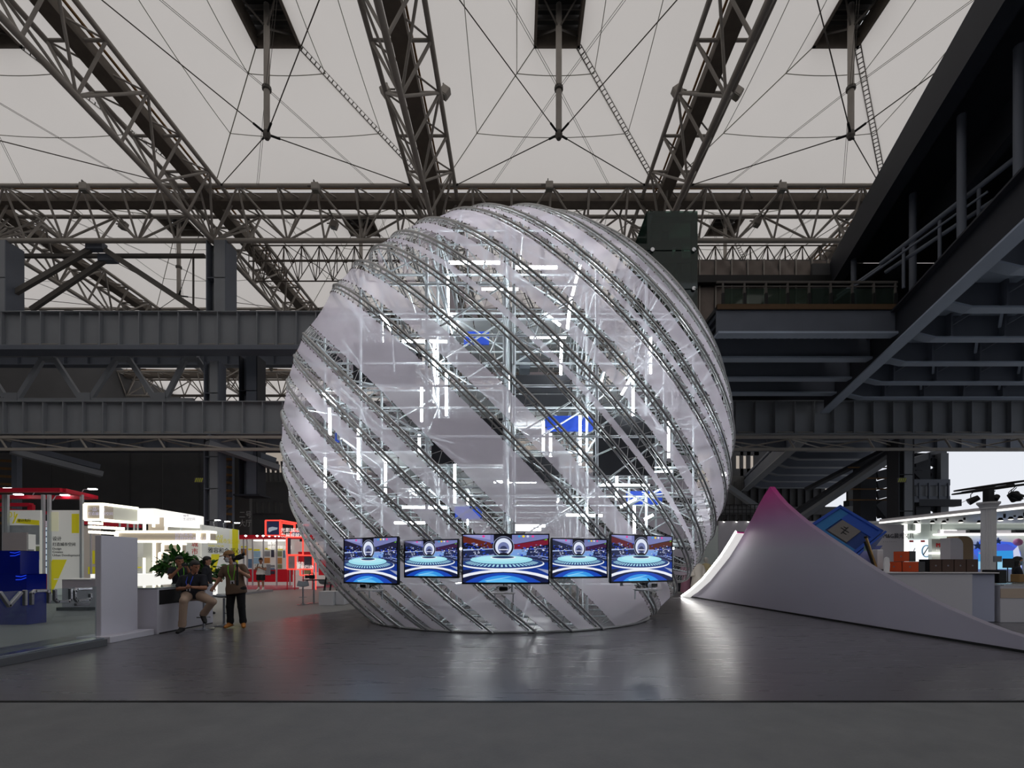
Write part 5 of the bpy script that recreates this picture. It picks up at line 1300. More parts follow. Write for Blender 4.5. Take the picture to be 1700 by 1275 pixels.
b = MB(); b.lathe([(.40, .86), (.40, .885), (.0, .885)], n=28); b.build('table_top', 'black_matte', t); b = MB(); b.cyl((0, 0, .02), (0, 0, .86), .035, n=12); b.build('pole', 'stool_metal', t, True)
b = MB(); b.lathe([(.26, 0), (.26, .012), (.05, .03)], n=24); b.build('base', 'stool_metal', t, True)
t = thing('video_camera', 'black video camera lying on the high table', 'camera', (xof(518, 18.1), 18.1, .886), .4)
b = MB(); b.box((0, 0, .1), (.2, .12, .15), bev=.02); b.build('camera_body', 'black_matte', t); b = MB(); b.cyl((-.08, 0, .11), (-.24, 0, .11), .05, .06, n=12); b.build('lens', 'black_gloss', t); b = MB(); b.tube([(.06, 0, .17), (.04, 0, .24), (-.08, 0, .24), (-.1, 0, .17)], .014, n=6); b.build('handle', 'black_matte', t)
def tripod(label, px, Y, h):
    x = xof(px, Y); t = thing('camera_tripod', label, 'tripod', (x, Y, 0), .3, 'camera tripods left of the sphere')
    for k in range(3):
        a = 2 * math.pi * k / 3; bar('leg', (.42 * math.cos(a), .42 * math.sin(a), 0), (.04 * math.cos(a), .04 * math.sin(a), h), .016, 'black_matte', t)
    b = MB(); b.cyl((0, 0, h - .3), (0, 0, h + .08), .022, n=10); b.build('centre_column', 'black_matte', t); b = MB(); b.box((0, 0, h + .11), (.09, .12, .06), bev=.01); b.build('head', 'black_matte', t); b = MB(); b.cyl((0, 0, h + .1), (.22, .1, h - .08), .012, n=6); b.build('pan_handle', 'black_matte', t)
tripod('black camera tripod behind the white boxes', 545, 18.4, 1.4); tripod('second black camera tripod close to the sphere', 555, 19.6, 1.5)
for k, (px0, px1, nm) in enumerate(((528, 553, 'left'), (553, 569, 'right'))):
    Y = 17.2 if k == 0 else 17.4; x0 = xof(px0, Y) + .07 * k; x1 = xof(px1, Y) + .05 * k; t = thing('white_crate', 'low white box by the camera tripods, %s of the two' % nm, 'box', ((x0 + x1) / 2, Y + .3, 0), 0, 'low white boxes')
    b = MB(); b.box((0, 0, .24), (x1 - x0 - .02, .55, .48), bev=.008); b.build('box_body', 'white_paint', t); b = MB(); b.box((0, 0, .485), (x1 - x0 - .015, .56, .012)); b.build('lid', 'white_matte', t)

# ------------------------------------------------------------------ potted plants
mat('leaf_green', S(30, 74, 26), .45, noise=.35, nscale=9); mat('leaf_light', S(58, 110, 38), .45, noise=.3, nscale=9); mat('stem_brown', S(84, 70, 48), .7); mat('pot_white', S(200, 200, 200), .4)
def plant(label, px, py, Y, r, seed):
    rn = random.Random(seed); c = P(px, py, Y); t = thing('potted_plant', label, 'plant', (c.x, Y, 0), 0, 'leafy potted plants behind the desk')
    zc_ = c.z
    b = MB(); b.lathe([(.15, 0), (.2, .38), (.215, .4), (.19, .4), (.18, .34), (0, .34)], n=20); b.build('pot', 'pot_white', t, True)
    st = MB(); tips = []
    for k in range(26):
        a = rn.uniform(0, 2 * math.pi); el = rn.uniform(-.35, 1.2); d = Vector((math.cos(a) * math.cos(el), math.sin(a) * math.cos(el), math.sin(el) * .85)); R_ = r * rn.uniform(.6, 1.0)
        p = Vector((0, 0, zc_ - .25 * r)) + d * R_; st.tube([(0, 0, .34), (d.x * .06, d.y * .06, zc_ - .4), p], .010, n=5); tips.append((p, d))
    st.build('stems', 'stem_brown', t)
    # large leaves as real parts share one mesh
    for k in range(298):
        p, d = rn.choice(tips); q = p + Vector((rn.gauss(0, .07), rn.gauss(0, .07), rn.gauss(0, .07))); L_ = rn.uniform(.17, .30)
        dirv = (d + Vector((rn.gauss(0, .5), rn.gauss(0, .5), rn.gauss(-.25, .4)))).normalized()
        R3 = dirv.to_track_quat('Y', 'Z').to_matrix(); R3 = R3 @ Matrix.Rotation(rn.uniform(-1, 1), 3, 'Y')
        o = link('leaf', LEAF[k % 2], t, matrix=Matrix.Translation(q) @ R3.to_4x4() @ Matrix.Diagonal((L_, L_, L_, 1)))
LEAF = []
for m in ('leaf_green', 'leaf_light'):
    b = MB(); b.add([(0, 0, 0), (.16, .25, .05), (.2, .5, .04), (.12, .8, -.02), (0, 1, -.12), (-.12, .8, -.02), (-.2, .5, .04), (-.16, .25, .05), (0, .5, -.03)], [(0, 1, 8), (1, 2, 8), (2, 3, 8), (3, 4, 8), (4, 5, 8), (5, 6, 8), (6, 7, 8), (7, 0, 8)])
    me = bpy.data.meshes.new('leaf'); me.from_pydata(b.v, [], b.f); me.materials.append(MATS[m]); LEAF.append(me)
plant('large leafy plant behind the desk, left of the seated man', 291, 938, 13.9, .43, 2)
plant('smaller leafy plant between the seated and the standing man', 343, 946, 15.0, .40, 9)

# ------------------------------------------------------------------ left booth: red gantry, yellow banners
mat('booth_white', S(214, 214, 210), .5, emit=.12, ecol=(.97, 1, .96)); mat('red_paint', S(196, 22, 50), .45); mat('yellow_print', S(224, 214, 40), .55, emit=.12, ecol=S(224, 214, 40)); mat('ink_black', S(30, 30, 34), .6); mat('pale_yellow', S(226, 226, 196), .55, emit=.15)  # faint emission on walls and prints puts booth light into them
mat('lamp_head', (1, 1, 1), .5, emit=8.0, ecol=(1, 1, .97)); mat('stage_grey', S(150, 154, 158), .35); mat('alu', S(190, 198, 204), .35, metal=.4)
ba = thing('design_booth', 'white and yellow exhibition booth under a red gantry at the left edge', 'exhibition booth', (-21, 21, 0)); B = Vector(ba.location)
Yb = 21.0
b = MB(); b.prism([(-33, 15.2), (-18.6, 17.2), (-13.0, 21.5), (-13.0, 25.8), (-33, 26)], 2, 0.0, .1); b.v = [tuple(Vector(p) - B) for p in b.v]; b.build('booth_floor', 'stage_grey', ba)
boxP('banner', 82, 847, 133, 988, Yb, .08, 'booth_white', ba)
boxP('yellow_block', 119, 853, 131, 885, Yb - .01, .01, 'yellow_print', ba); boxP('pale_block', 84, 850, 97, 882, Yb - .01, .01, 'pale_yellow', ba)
b = MB(); q = [P(x, y, Yb - .012) - B for x, y in ((87, 929), (111, 929), (85, 988), (82, 988), (82, 940))]; b.add(q, [tuple(range(5))]); b.build('yellow_slash', 'yellow_print', ba)
text('banner_lettering', '设计', .2, 'ink_black', ba, P(87, 897, Yb - .02) - B); text('banner_lettering', '打造城市空间', .168, 'ink_black', ba, P(87, 906, Yb - .02) - B)
text('banner_lettering', 'Design\nCreates\nUrban Development', .13, 'ink_black', ba, P(87, 912.5, Yb - .02) - B, sx=1.1)
boxP('banner', 12, 847, 67, 985, Yb - .6, .08, 'booth_white', ba); text('banner_lettering', '01', .34, 'yellow_print', ba, P(14, 859, Yb - .62) - B)
b = MB(); q = [P(x, y, Yb - .615) - B for x, y in ((27, 853), (30, 853), (23, 869), (20, 869))]; b.add(q, [(0, 1, 2, 3)]); q = [P(x, y, Yb - .615) - B for x, y in ((29, 861), (65, 864), (65, 872), (26, 868))]; b.add(q, [(0, 1, 2, 3)]); b.build('yellow_slash', 'yellow_print', ba)
text('banner_lettering', '设计先行', .14, 'ink_black', ba, P(29, 866, Yb - .63) - B)
mat('photo_green', S(130, 140, 100), .5, noise=.5, nscale=3, emit=.1); mat('photo_grey', S(130, 136, 140), .5, noise=.5, nscale=3, emit=.1); mat('photo_blue', S(90, 120, 150), .5, noise=.5, nscale=3, emit=.1)  # prints glow faintly in place of booth light
for (y0, y1, m) in ((872, 893, 'photo_grey'), (893, 904, 'photo_grey'), (907, 929, 'photo_green'), (951, 957, 'photo_grey'), (958, 985, 'photo_grey')): boxP('photo_print', 14 if y0 < 880 else 55, y0, 65, y1, Yb - .62, .012, m, ba)
for px in (5, 10, 70, 80, 134): boxP('post', px - 2, 821, px + 2, 992, Yb - .1 if px > 60 else Yb - .8, .1, 'alu', ba)
# red gantry
for (a_, c_) in (((-40, 814, 20), (104, 814, 20)), ((-40, 825, 22), (150, 826, 22)), ((104, 814, 20), (158, 826, 22)), ((-40, 838, 24), (52, 838, 24)), ((52, 838, 24), (52, 848, 24)), ((-40, 844, 25), (150, 856, 26))):
    p, q = P(*a_), P(*c_); bar('gantry_beam', p - B, q - B, .12, 'red_paint', ba, 'box', .08)
for px, py, Y in ((10, 811, 20), (72, 812, 20.3), (27, 821, 21.5), (104, 822, 21.8), (150, 812, 21.5)):
    c = P(px, py, Y) - B; b = MB(); b.tube([c + Vector((-.45, 0, -.25)), c + Vector((-.3, 0, -.02)), c], .018, n=6); o = b.build('lamp_arm', 'alu', ba); b = MB(); b.box(c + Vector((.1, 0, 0)), (.34, .16, .05), bev=.015); b.build('lamp_head', 'lamp_head', o)
# striped tower screen and display stands
boxP('light_screen', 69, 865, 82, 953, Yb + 1.6, .1, mat('screen_stripe', S(200, 214, 226), .5, emit=.5), ba); boxP('red_panel', 69, 953, 79, 998, Yb + .3, .1, 'red_paint', ba)
for k in range(7): boxP('stripe', 69, 880 + k * 10, 82, 882 + k * 10, Yb + 1.58, .02, 'photo_blue', ba)
for k in range(4): boxP('red_stripe', 69, 866 + k * 2.6, 79, 867 + k * 2.6, Yb + 1.57, .02, 'red_paint', ba)
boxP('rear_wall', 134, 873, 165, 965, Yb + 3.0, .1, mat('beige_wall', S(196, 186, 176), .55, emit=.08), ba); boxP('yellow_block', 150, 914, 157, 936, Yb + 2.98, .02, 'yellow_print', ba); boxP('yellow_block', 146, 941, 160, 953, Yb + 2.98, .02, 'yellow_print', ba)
t = thing('display_stand', 'grey and white display stand behind the blue acrylic boxes', 'display stand', (xof(30, 16), 16, .0)); B2 = Vector(t.location)
boxP('stand_front', 4, 884, 44, 1008, 15.6, .06, mat('stand_grey', S(170, 164, 166), .5), t); b = MB(); x0 = xof(44, 15.6); b.box2(Vector((x0 - .05, 15.62, .0)) - B2, Vector((x0, 15.9, 2.44)) - B2); b.build('stand_side', 'booth_white', t)
b = MB(); b.box2(Vector((x0, 15.66, 1.25)) - B2, Vector((x0 + .01, 15.84, 1.95)) - B2); b.build('photo_print', 'photo_grey', t); b = MB(); b.box2(Vector((x0 + .01, 15.67, 1.27)) - B2, Vector((x0 + .02, 15.78, 1.6)) - B2); b.build('yellow_block', 'yellow_print', t)
mat('acrylic_blue', (.003, .014, .28), .08, alpha=.86); mat('acrylic_glow', S(20, 60, 230), .3, emit=.8, ecol=S(20, 70, 255))
for (x0, y0, x1, Y, nm) in ((-30, 914, 33.5, 12.6, 'taller'), (-30, 953, 44, 11.8, 'lower')):
    a_ = P(x0, y0, Y); c_ = P(x1, y0, Y); t = thing('acrylic_box', '%s of the two deep blue acrylic boxes at the left edge' % nm, 'display box', ((a_.x + c_.x) / 2, Y + .25, 0), 0, 'deep blue acrylic boxes'); h = a_.z; w_ = (c_.x - a_.x) / 2
    for (p, q) in (((-w_, -.25, 0), (w_, -.235, h)), ((-w_, .235, 0), (w_, .25, h)), ((w_ - .015, -.235, 0), (w_, .235, h)), ((-w_, -.235, h - .015), (w_, .235, h))): b = MB(); b.box2(p, q); b.build('acrylic_sheet', 'acrylic_blue', t)
    b = MB(); b.box2((-w_ + .02, -.2, .02), (w_ - .03, .2, h * .45)); b.build('inner_block', 'blue_dark', t)
    b = MB(); b.tube([(w_ - .25, -.26, h - .05), (w_ - .12, -.26, h - .065), (w_, -.26, h - .03)], .008, n=5); b.tube([(w_ - .25, -.26, h - .14), (w_ - .12, -.26, h - .135), (w_, -.26, h - .09)], .008, n=5); b.build('lit_edge', 'acrylic_glow', t)
t = thing('info_counter', 'grey counter behind the glass barrier letters', 'counter', (xof(130, 15.5), 15.5, 0))
boxP('counter_body', 103, 961, 160, 1008, 15.3, .6, mat('counter_lilac', S(176, 172, 180), .5), t, Vector(t.location)); b = MB(); b.box2((-.56, -.24, .985), (.6, .44, 1.01)); b.build('counter_top', 'booth_white', t); b = MB(); b.box2((-.5, -.22, .0), (.5, .38, .1)); b.build('plinth', 'black_matte', t)

# ------------------------------------------------------------------ white booth edged in light
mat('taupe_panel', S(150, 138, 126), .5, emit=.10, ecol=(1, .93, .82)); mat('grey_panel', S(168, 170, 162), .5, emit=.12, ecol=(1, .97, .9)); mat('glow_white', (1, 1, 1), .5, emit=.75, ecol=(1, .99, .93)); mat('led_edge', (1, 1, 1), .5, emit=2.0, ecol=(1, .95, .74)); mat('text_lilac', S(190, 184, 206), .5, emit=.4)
lb = thing('light_booth', 'glowing white exhibition booth of light-edged boxes behind the desk', 'exhibition booth', (-16, 20, 0)); B = Vector(lb.location)
def lbox(px0, py0, px1, py1, Y, dep, mf, edge=.045, ms=None):
    a = P(px0, py1, Y); c = P(px1, py0, Y); boxP('light_box', px0, py0, px1, py1, Y, dep, mf, lb, B)
    e = edge
    for (p, q) in ((Vector((a.x, Y - e, a.z)), Vector((c.x, Y - e, a.z))), (Vector((a.x, Y - e, c.z)), Vector((c.x, Y - e, c.z))), (Vector((a.x, Y - e, a.z)), Vector((a.x, Y - e, c.z))), (Vector((c.x, Y - e, a.z)), Vector((c.x, Y - e, c.z))), (Vector((c.x, Y, c.z)), Vector((c.x, Y + dep, c.z))), (Vector((c.x, Y, a.z)), Vector((c.x, Y + dep, a.z)))):
        bar('led_edge', p - B, q - B, e, 'led_edge', lb, 'box')
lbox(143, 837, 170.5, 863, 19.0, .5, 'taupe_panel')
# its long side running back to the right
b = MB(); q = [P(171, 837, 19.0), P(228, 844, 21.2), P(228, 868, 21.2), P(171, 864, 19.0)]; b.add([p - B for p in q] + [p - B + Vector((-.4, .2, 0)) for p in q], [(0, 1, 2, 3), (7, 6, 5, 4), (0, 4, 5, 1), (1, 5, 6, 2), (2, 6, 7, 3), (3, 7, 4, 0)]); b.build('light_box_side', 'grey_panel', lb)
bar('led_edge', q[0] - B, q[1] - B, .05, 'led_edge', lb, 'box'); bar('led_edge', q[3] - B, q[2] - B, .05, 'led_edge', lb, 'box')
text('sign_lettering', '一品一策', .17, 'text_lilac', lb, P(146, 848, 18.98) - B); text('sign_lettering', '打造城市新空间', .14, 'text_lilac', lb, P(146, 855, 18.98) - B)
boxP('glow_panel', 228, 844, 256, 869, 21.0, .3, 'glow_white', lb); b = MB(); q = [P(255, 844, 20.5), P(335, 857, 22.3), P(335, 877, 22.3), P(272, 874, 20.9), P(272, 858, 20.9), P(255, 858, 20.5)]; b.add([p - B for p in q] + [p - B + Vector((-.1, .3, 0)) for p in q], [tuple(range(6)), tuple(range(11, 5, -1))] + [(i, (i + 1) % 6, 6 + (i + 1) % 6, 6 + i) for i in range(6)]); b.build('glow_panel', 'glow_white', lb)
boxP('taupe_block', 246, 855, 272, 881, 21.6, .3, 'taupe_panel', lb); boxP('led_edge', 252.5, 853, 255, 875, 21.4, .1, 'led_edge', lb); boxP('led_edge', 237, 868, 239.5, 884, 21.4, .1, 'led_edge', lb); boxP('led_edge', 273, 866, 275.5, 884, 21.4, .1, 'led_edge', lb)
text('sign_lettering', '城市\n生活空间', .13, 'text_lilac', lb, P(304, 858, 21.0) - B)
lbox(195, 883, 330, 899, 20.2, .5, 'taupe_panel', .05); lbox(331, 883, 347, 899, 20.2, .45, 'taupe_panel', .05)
text('sign_lettering', '智创未来', .19, 'text_lilac', lb, P(290, 890, 20.12) - B); text('sign_lettering', '构建绿色健康人居', .19, 'text_lilac', lb, P(290, 897.5, 20.12) - B)
# row of square bulbs
for r_, (n, y) in enumerate(((4, 868), (10, 874.5), (9, 883))):
    for k in range(n): boxP('light_square', 146 + k * 6.0 + (r_ == 2) * .5, y - 2.2 + k * .35, 150.6 + k * 6.0 + (r_ == 2) * 1.2, y + 2.2 + k * .35, 20.6, .08, 'led_edge', lb)
# lower back wall and glowing counter
boxP('back_wall', 222, 899, 300, 962, 22.4, .1, 'booth_white', lb); boxP('taupe_block', 256, 900, 272, 952, 22.0, .2, 'taupe_panel', lb); boxP('grey_block', 238, 901, 254, 951, 22.1, .2, 'grey_panel', lb); boxP('taupe_block', 224, 925, 237, 948, 22.1, .1, 'grey_panel', lb); boxP('yellow_line', 224, 941, 234, 943, 22.05, .03, 'yellow_print', lb)
for (x0, y0, x1, y1, Y) in ((271, 903, 301, 920, 21.6), (266, 918, 290, 953, 21.3)): lbox(x0, y0, x1, y1, Y, .3, 'taupe_panel', .04)
boxP('led_edge', 253, 900, 256, 955, 21.9, .1, 'led_edge', lb); boxP('led_edge', 237, 926, 239, 955, 21.9, .1, 'led_edge', lb)
boxP('glow_counter', 150, 953, 336, 990, 19.6, 1.0, 'glow_white', lb)
for px, y1 in ((198, 884), (211, 884), (222, 884), (228, 884), (300, 884)): boxP('post', px - .8, 868, px + .8, y1, 21.8, .06, 'alu', lb)
bar('gantry_beam', P(140, 868, 23) - B, P(235, 874, 24) - B, .08, 'red_paint', lb, 'box')
boxP('soffit', 272, 876, 336, 884, 22.3, .1, 'grey_panel', lb)
for (a_, c_) in (((336, 877), (336, 990)), ((222, 868), (222, 990)), ((150, 864), (150, 990))): boxP('post', a_[0] - .8, a_[1], a_[0] + .8, 992, 22.6, .08, 'alu', lb)
# ------------------------------------------------------------------ white wall with red vertical text and yellow stripe
wv = thing('text_wall', 'white wall with red vertical text and yellow stripe', 'partition', (xof(350, 22.5), 22.5, 0)); B = Vector(wv.location)
boxP('side_panel', 303, 872, 336, 992, 22.9, .1, 'booth_white', wv)
text('red_lettering', '美好城市人民', .33, mat('ink_red2', S(190, 40, 50), .5) and 'ink_red2', wv, P(317.5, 881.5, 22.88) - B, vertical=True)
b = MB(); q = [P(335, 871, 21.5), P(397, 880, 23.3), Vector((xof(397, 23.3), 23.3, 0)), Vector((xof(335, 21.5), 21.5, 0))]; n_ = Vector((-.1, .03, 0)); b.add([p - B for p in q] + [p + n_ - B for p in q], [(0, 1, 2, 3), (7, 6, 5, 4), (0, 4, 5, 1), (1, 5, 6, 2), (2, 6, 7, 3), (3, 7, 4, 0)]); b.build('main_panel', 'booth_white', wv)
def onW(px, py, k=1):
    xa, xc = xof(335, 21.5), xof(397, 23.3); m_ = (xc - xa) / 1.8; kk = (px - VX) / FPX
    Y = (xa - m_ * 21.5) / (kk - m_); return P(px, py, Y - .012 * k) - B
b = MB(); b.add([onW(385.5, 877.5), onW(395.5, 879.5), onW(395.5, 988), onW(385.5, 990)], [(0, 1, 2, 3)]); b.add([onW(351, 920), onW(365, 920), onW(353, 966), onW(347, 992), onW(347, 962)], [tuple(range(5))]); b.build('yellow_print', 'yellow_print', wv)
b = MB(); b.add([onW(381, 880), onW(385, 880), onW(385, 990), onW(381, 990)], [(0, 1, 2, 3)]); b.build('pale_print', 'pale_yellow', wv)
rzw = math.atan2(1.8, xof(397, 23.3) - xof(335, 21.5))
text('yellow_lettering', '品质人居', .17, 'yellow_print', wv, onW(348, 892, 3), rz=rzw); text('yellow_lettering', '宜居城市生活圈', .23, 'yellow_print', wv, onW(347, 900, 3), rz=rzw); text('yellow_lettering', 'Livable City Life', .12, 'yellow_print', wv, onW(346, 907, 3), rz=rzw)
text('black_lettering', '雅容和合 匠心筑', .27, 'ink_black', wv, onW(345, 917, 3), rz=rzw)
for px in (356, 372, 388): 
    c = onW(px, 873 + (px - 335) * .12, 1); b = MB(); b.tube([c, c + Vector((.05, -.15, .22)), c + Vector((.35, -.35, .3))], .015, n=5); o = b.build('lamp_arm', 'alu', wv); b = MB(); b.box(c + Vector((.38, -.38, .29)), (.2, .12, .03)); b.build('lamp_head', 'lamp_head', o)

# ------------------------------------------------------------------ red photo booth
mat('pink_floor', S(206, 110, 124), .22); mat('red_panel', S(206, 26, 46), .4, emit=.06, ecol=S(206, 26, 46)); mat('neon_red', S(255, 70, 60), .5, emit=1.25, ecol=S(255, 74, 62)); mat('photo_dark', S(60, 62, 80), .4, noise=.6, nscale=4, emit=.05); mat('photo_warm', S(170, 120, 70), .5, noise=.5, nscale=3, emit=.15); mat('photo_sky', S(130, 160, 180), .5, noise=.45, nscale=2.5, emit=.2)  # red panels and photos glow faintly, booth light put into the material
rb_ = thing('photo_booth', 'red and white exhibition booth with photo boards and neon frames', 'exhibition booth', (xof(460, 29), 29, 0)); B = Vector(rb_.location)
b = MB(); b.prism([(xof(396, 25.2), 25.2), (xof(560, 30.5), 30.5), (xof(560, 36), 36), (xof(380, 36), 36)], 2, 0, .09); b.v = [tuple(Vector(p) - B) for p in b.v]; b.build('booth_floor', 'pink_floor', rb_)
Yr = 31.5
boxP('back_wall', 392, 893, 496, 977, Yr, .12, 'booth_white', rb_); boxP('red_skirt', 411, 945, 457, 966, Yr - .05, .05, 'red_panel', rb_); boxP('red_skirt', 459, 945, 486, 966, Yr - .05, .05, 'red_panel', rb_)
boxP('fascia', 380, 888, 520, 895, Yr - 1.2, .15, 'red_panel', rb_); boxP('light_trough', 420, 896, 470, 898, Yr - .6, .3, 'light_warm', rb_)
for k, (x0, y0, x1, y1, m) in enumerate(((400, 911, 410, 922, 'photo_warm'), (420, 915, 432, 925, 'photo_sky'), (412, 928, 418, 943, 'photo_blue'), (420, 926, 432, 936, 'photo_sky'), (438, 915, 448, 924, 'photo_grey'), (450, 913, 455, 925, 'photo_dark'), (438, 926, 448, 935, 'photo_warm'), (459, 915, 468, 924, 'photo_green'), (470, 914, 473, 926, 'photo_blue'), (459, 926, 468, 936, 'photo_warm'), (459, 937, 468, 944, 'photo_green'), (449, 938, 456, 942, 'photo_grey'), (449, 943, 456, 946, 'photo_blue'), (449, 948, 456, 953, 'photo_dark'), (440, 937, 449, 955, 'photo_grey'), (423, 937, 433, 943, 'photo_grey'))):
    boxP('photo_print', x0, y0, x1, y1, Yr - .1, .02, m, rb_)
for (x0, x1, y) in ((400, 410, 908), (411, 419, 912), (420, 431, 913), (440, 448, 911), (460, 469, 912)): boxP('yellow_label', x0, y - 1.3, x1, y + 1.3, Yr - .1, .03, 'yellow_print', rb_)
for px in (404, 410, 419, 437, 459, 481): boxP('post', px - .8, 892, px + .8, 983, Yr - .9, .08, 'alu', rb_)
text('light_lettering', '城市\n城市更新计划', .26, 'glow_white', rb_, P(444, 904, Yr - .3) - B)
for px in (427, 437, 447, 457, 463, 408): 
    c = P(px, 889.5, Yr - 1.6) - B; b = MB(); b.cyl(c + Vector((0, .1, .08)), c, .05, .08, n=8); o = b.build('spotlight', 'black_matte', rb_); b = MB(); b.ell(c, (.08, .06, .06), 8, 6); b.build('bulb', 'lamp_head', o)
# neon frame boxes
def nframe(px0, py0, px1, py1, Y, dep=0.0, r=.035):
    a = P(px0, py1, Y); c = P(px1, py0, Y); ring = [Vector((a.x, Y, a.z)), Vector((c.x, Y, a.z)), Vector((c.x, Y, c.z)), Vector((a.x, Y, c.z))]
    for i in range(4): bar('neon_tube', ring[i] - B, ring[(i + 1) % 4] - B, r, 'neon_red', rb_, 'box')
Yn = 28.0
nframe(441, 864, 465, 889, Yn); boxP('photo_print', 443, 865.5, 463, 888, Yn + .02, .06, mat('photo_night', S(50, 66, 110), .4, noise=.5, nscale=1.2, emit=.12), rb_)
b = MB(); q = [(446, 876), (452, 874.5), (461, 876), (460, 879), (452, 881), (447, 884), (445, 881)]; b.add([P(x, y, Yn) - B for x, y in q], [tuple(range(7))]); b.build('photo_building', mat('photo_white', S(190, 205, 220), .5, emit=.3), rb_)
for (a_, c_) in (((465, 864, Yn), (512, 872, 31)), ((465, 889, Yn), (520, 892, 31)), ((467, 868, 30), (490, 871, 30)), ((489, 871, 30), (489, 889, 30)), ((467, 870, 29), (467, 889, 29))): bar('neon_tube', P(*a_) - B, P(*c_) - B, .045, 'neon_red', rb_, 'box')
text('light_lettering', '光影城市\n发展成就展', .28, 'glow_white', rb_, P(466, 883, Yn + .4) - B)
nframe(483, 882, 506, 891, 28.5); boxP('photo_print', 484, 883, 505, 890, 28.52, .05, 'photo_blue', rb_)
nframe(476, 892, 503, 921, 27.6, r=.03); boxP('photo_print', 477.5, 893, 482, 920, 27.62, .05, 'photo_dark', rb_); nframe(477, 922, 491, 945, 27.3); boxP('photo_print', 478, 923, 490, 944, 27.32, .05, 'photo_grey', rb_)
nframe(491, 922, 519.5, 945, 27.2); boxP('photo_print', 505, 924, 518, 943, 27.22, .05, 'photo_dark', rb_); nframe(498.5, 945, 518, 955, 27.0); boxP('photo_print', 505, 946, 516, 953, 27.02, .05, 'photo_green', rb_)
text('light_lettering', '城市', .22, 'glow_white', rb_, P(492, 938, 27.1) - B); text('light_lettering', '更新行动', .24, 'glow_white', rb_, P(492, 944, 27.1) - B)
boxP('rear_panel', 489, 899, 540, 980, 30.0, .1, 'booth_white', rb_); boxP('red_panel', 495, 916, 515, 936, 29.9, .08, 'red_panel', rb_); boxP('counter', 486, 954, 518, 979, 28.2, .6, 'booth_white', rb_); boxP('red_panel', 529, 930, 540, 955, 29.0, .1, 'red_panel', rb_); boxP('photo_print', 521, 935, 528, 950, 29.0, .05, 'photo_sky', rb_)
for px in (476.5, 489, 503, 518.5, 524): boxP('post', px - .6, 921, px + .6, 983, 27.4, .06, 'neon_red' if px > 520 else 'red_panel', rb_)
# ------------------------------------------------------------------ people: one continuous skin grown over a posed skeleton
def grow(prims, h):
    """prims: (a, b, ra, rb, material, blend, flat axis, flat factor, cut point, cut normal). Returns verts, quads, material per quad"""
    lo = np.min([np.minimum(p[0], p[1]) - max(p[2], p[3]) - .05 for p in prims], 0); hi = np.max([np.maximum(p[0], p[1]) + max(p[2], p[3]) + .05 for p in prims], 0)
    n = np.ceil((hi - lo) / h).astype(int) + 1
    F = np.full(n, .2, np.float32); D = np.full(n, .2, np.float32); M = np.zeros(n, np.int16)
    for (a, b, ra, rb, mi, k, ax, ff, cp, cn) in prims:
        mr = max(ra, rb) * 1.02 + .045
        i0 = np.maximum(((np.minimum(a, b) - mr - lo) / h).astype(int), 0); i1 = np.minimum(((np.maximum(a, b) + mr - lo) / h).astype(int) + 2, n)
        sl = tuple(slice(i0[q], i1[q]) for q in range(3))
        g = np.stack(np.meshgrid(*[lo[q] + h * np.arange(i0[q], i1[q]) for q in range(3)], indexing='ij'), -1)
        d = b - a; L2 = float(d @ d) or 1e-9
        t = np.clip(((g - a) @ d) / L2, 0, 1); c = g - (a + t[..., None] * d)
        if ax is not None: c = c + ((c @ ax) * (ff - 1))[..., None] * ax
        r = np.linalg.norm(c, axis=-1) - (ra + (rb - ra) * t)
        if cp is not None: r = np.maximum(r, (g - cp) @ cn)
        f = F[sl]
        if k > 0:
            hh = np.clip(.5 + .5 * (f - r) / k, 0, 1); nf = f * (1 - hh) + r * hh - k * hh * (1 - hh)
        else: nf = np.minimum(f, r)
        m = r < D[sl]; M[sl] = np.where(m, mi, M[sl]); D[sl] = np.minimum(D[sl], r); F[sl] = nf
    # surface nets
    s = F < 0
    corners = [(i, j, k) for i in (0, 1) for j in (0, 1) for k in (0, 1)]
    cnt = sum(s[i:n[0] - 1 + i, j:n[1] - 1 + j, k:n[2] - 1 + k].astype(np.int8) for i, j, k in corners)
    act = (cnt > 0) & (cnt < 8); idx = -np.ones(act.shape, np.int64); cells = np.argwhere(act); idx[act] = np.arange(len(cells))
    acc = np.zeros((len(cells), 3)); w = np.zeros(len(cells))
    for c0 in corners:
        for q in range(3):
            if c0[q]: continue
            c1 = list(c0); c1[q] = 1
            v0 = F[tuple((cells + c0).T)]; v1 = F[tuple((cells + c1).T)]; x = (v0 < 0) != (v1 < 0)
            t = np.where(x, v0 / np.where(x, v0 - v1, 1), 0); p = np.array(c0) + t[:, None] * (np.array(c1) - np.array(c0)); acc[x] += p[x]; w[x] += 1
    V = lo + h * (cells + acc / w[:, None])
    quads = []
    for q in range(3):
        e = [1 if z == q else 0 for z in range(3)]; u = [(q + 1) % 3, (q + 2) % 3]
        A = s[tuple(slice(0, n[z] - e[z]) for z in range(3))]; Bq = s[tuple(slice(e[z], n[z]) for z in range(3))]
        for flip in (False, True):
            X = np.argwhere((A & ~Bq) if not flip else (~A & Bq)); X = X[(X[:, u[0]] > 0) & (X[:, u[1]] > 0)]
            if not len(X): continue
            def off(i, j): Y = X.copy(); Y[:, u[0]] -= i; Y[:, u[1]] -= j; return idx[tuple(Y.T)]
            Q = np.stack([off(0, 0), off(1, 0), off(1, 1), off(0, 1)], -1)
            quads.append(Q if not flip else Q[:, ::-1])
    quads = np.concatenate(quads); quads = quads[(quads >= 0).all(1)]
    mv = M[tuple(cells.T)]
    return V, quads, mv[quads[:, 0]]
def nrm(v): v = np.array(v, float); return v / np.linalg.norm(v)
A_ = lambda *v: np.array(v, float)
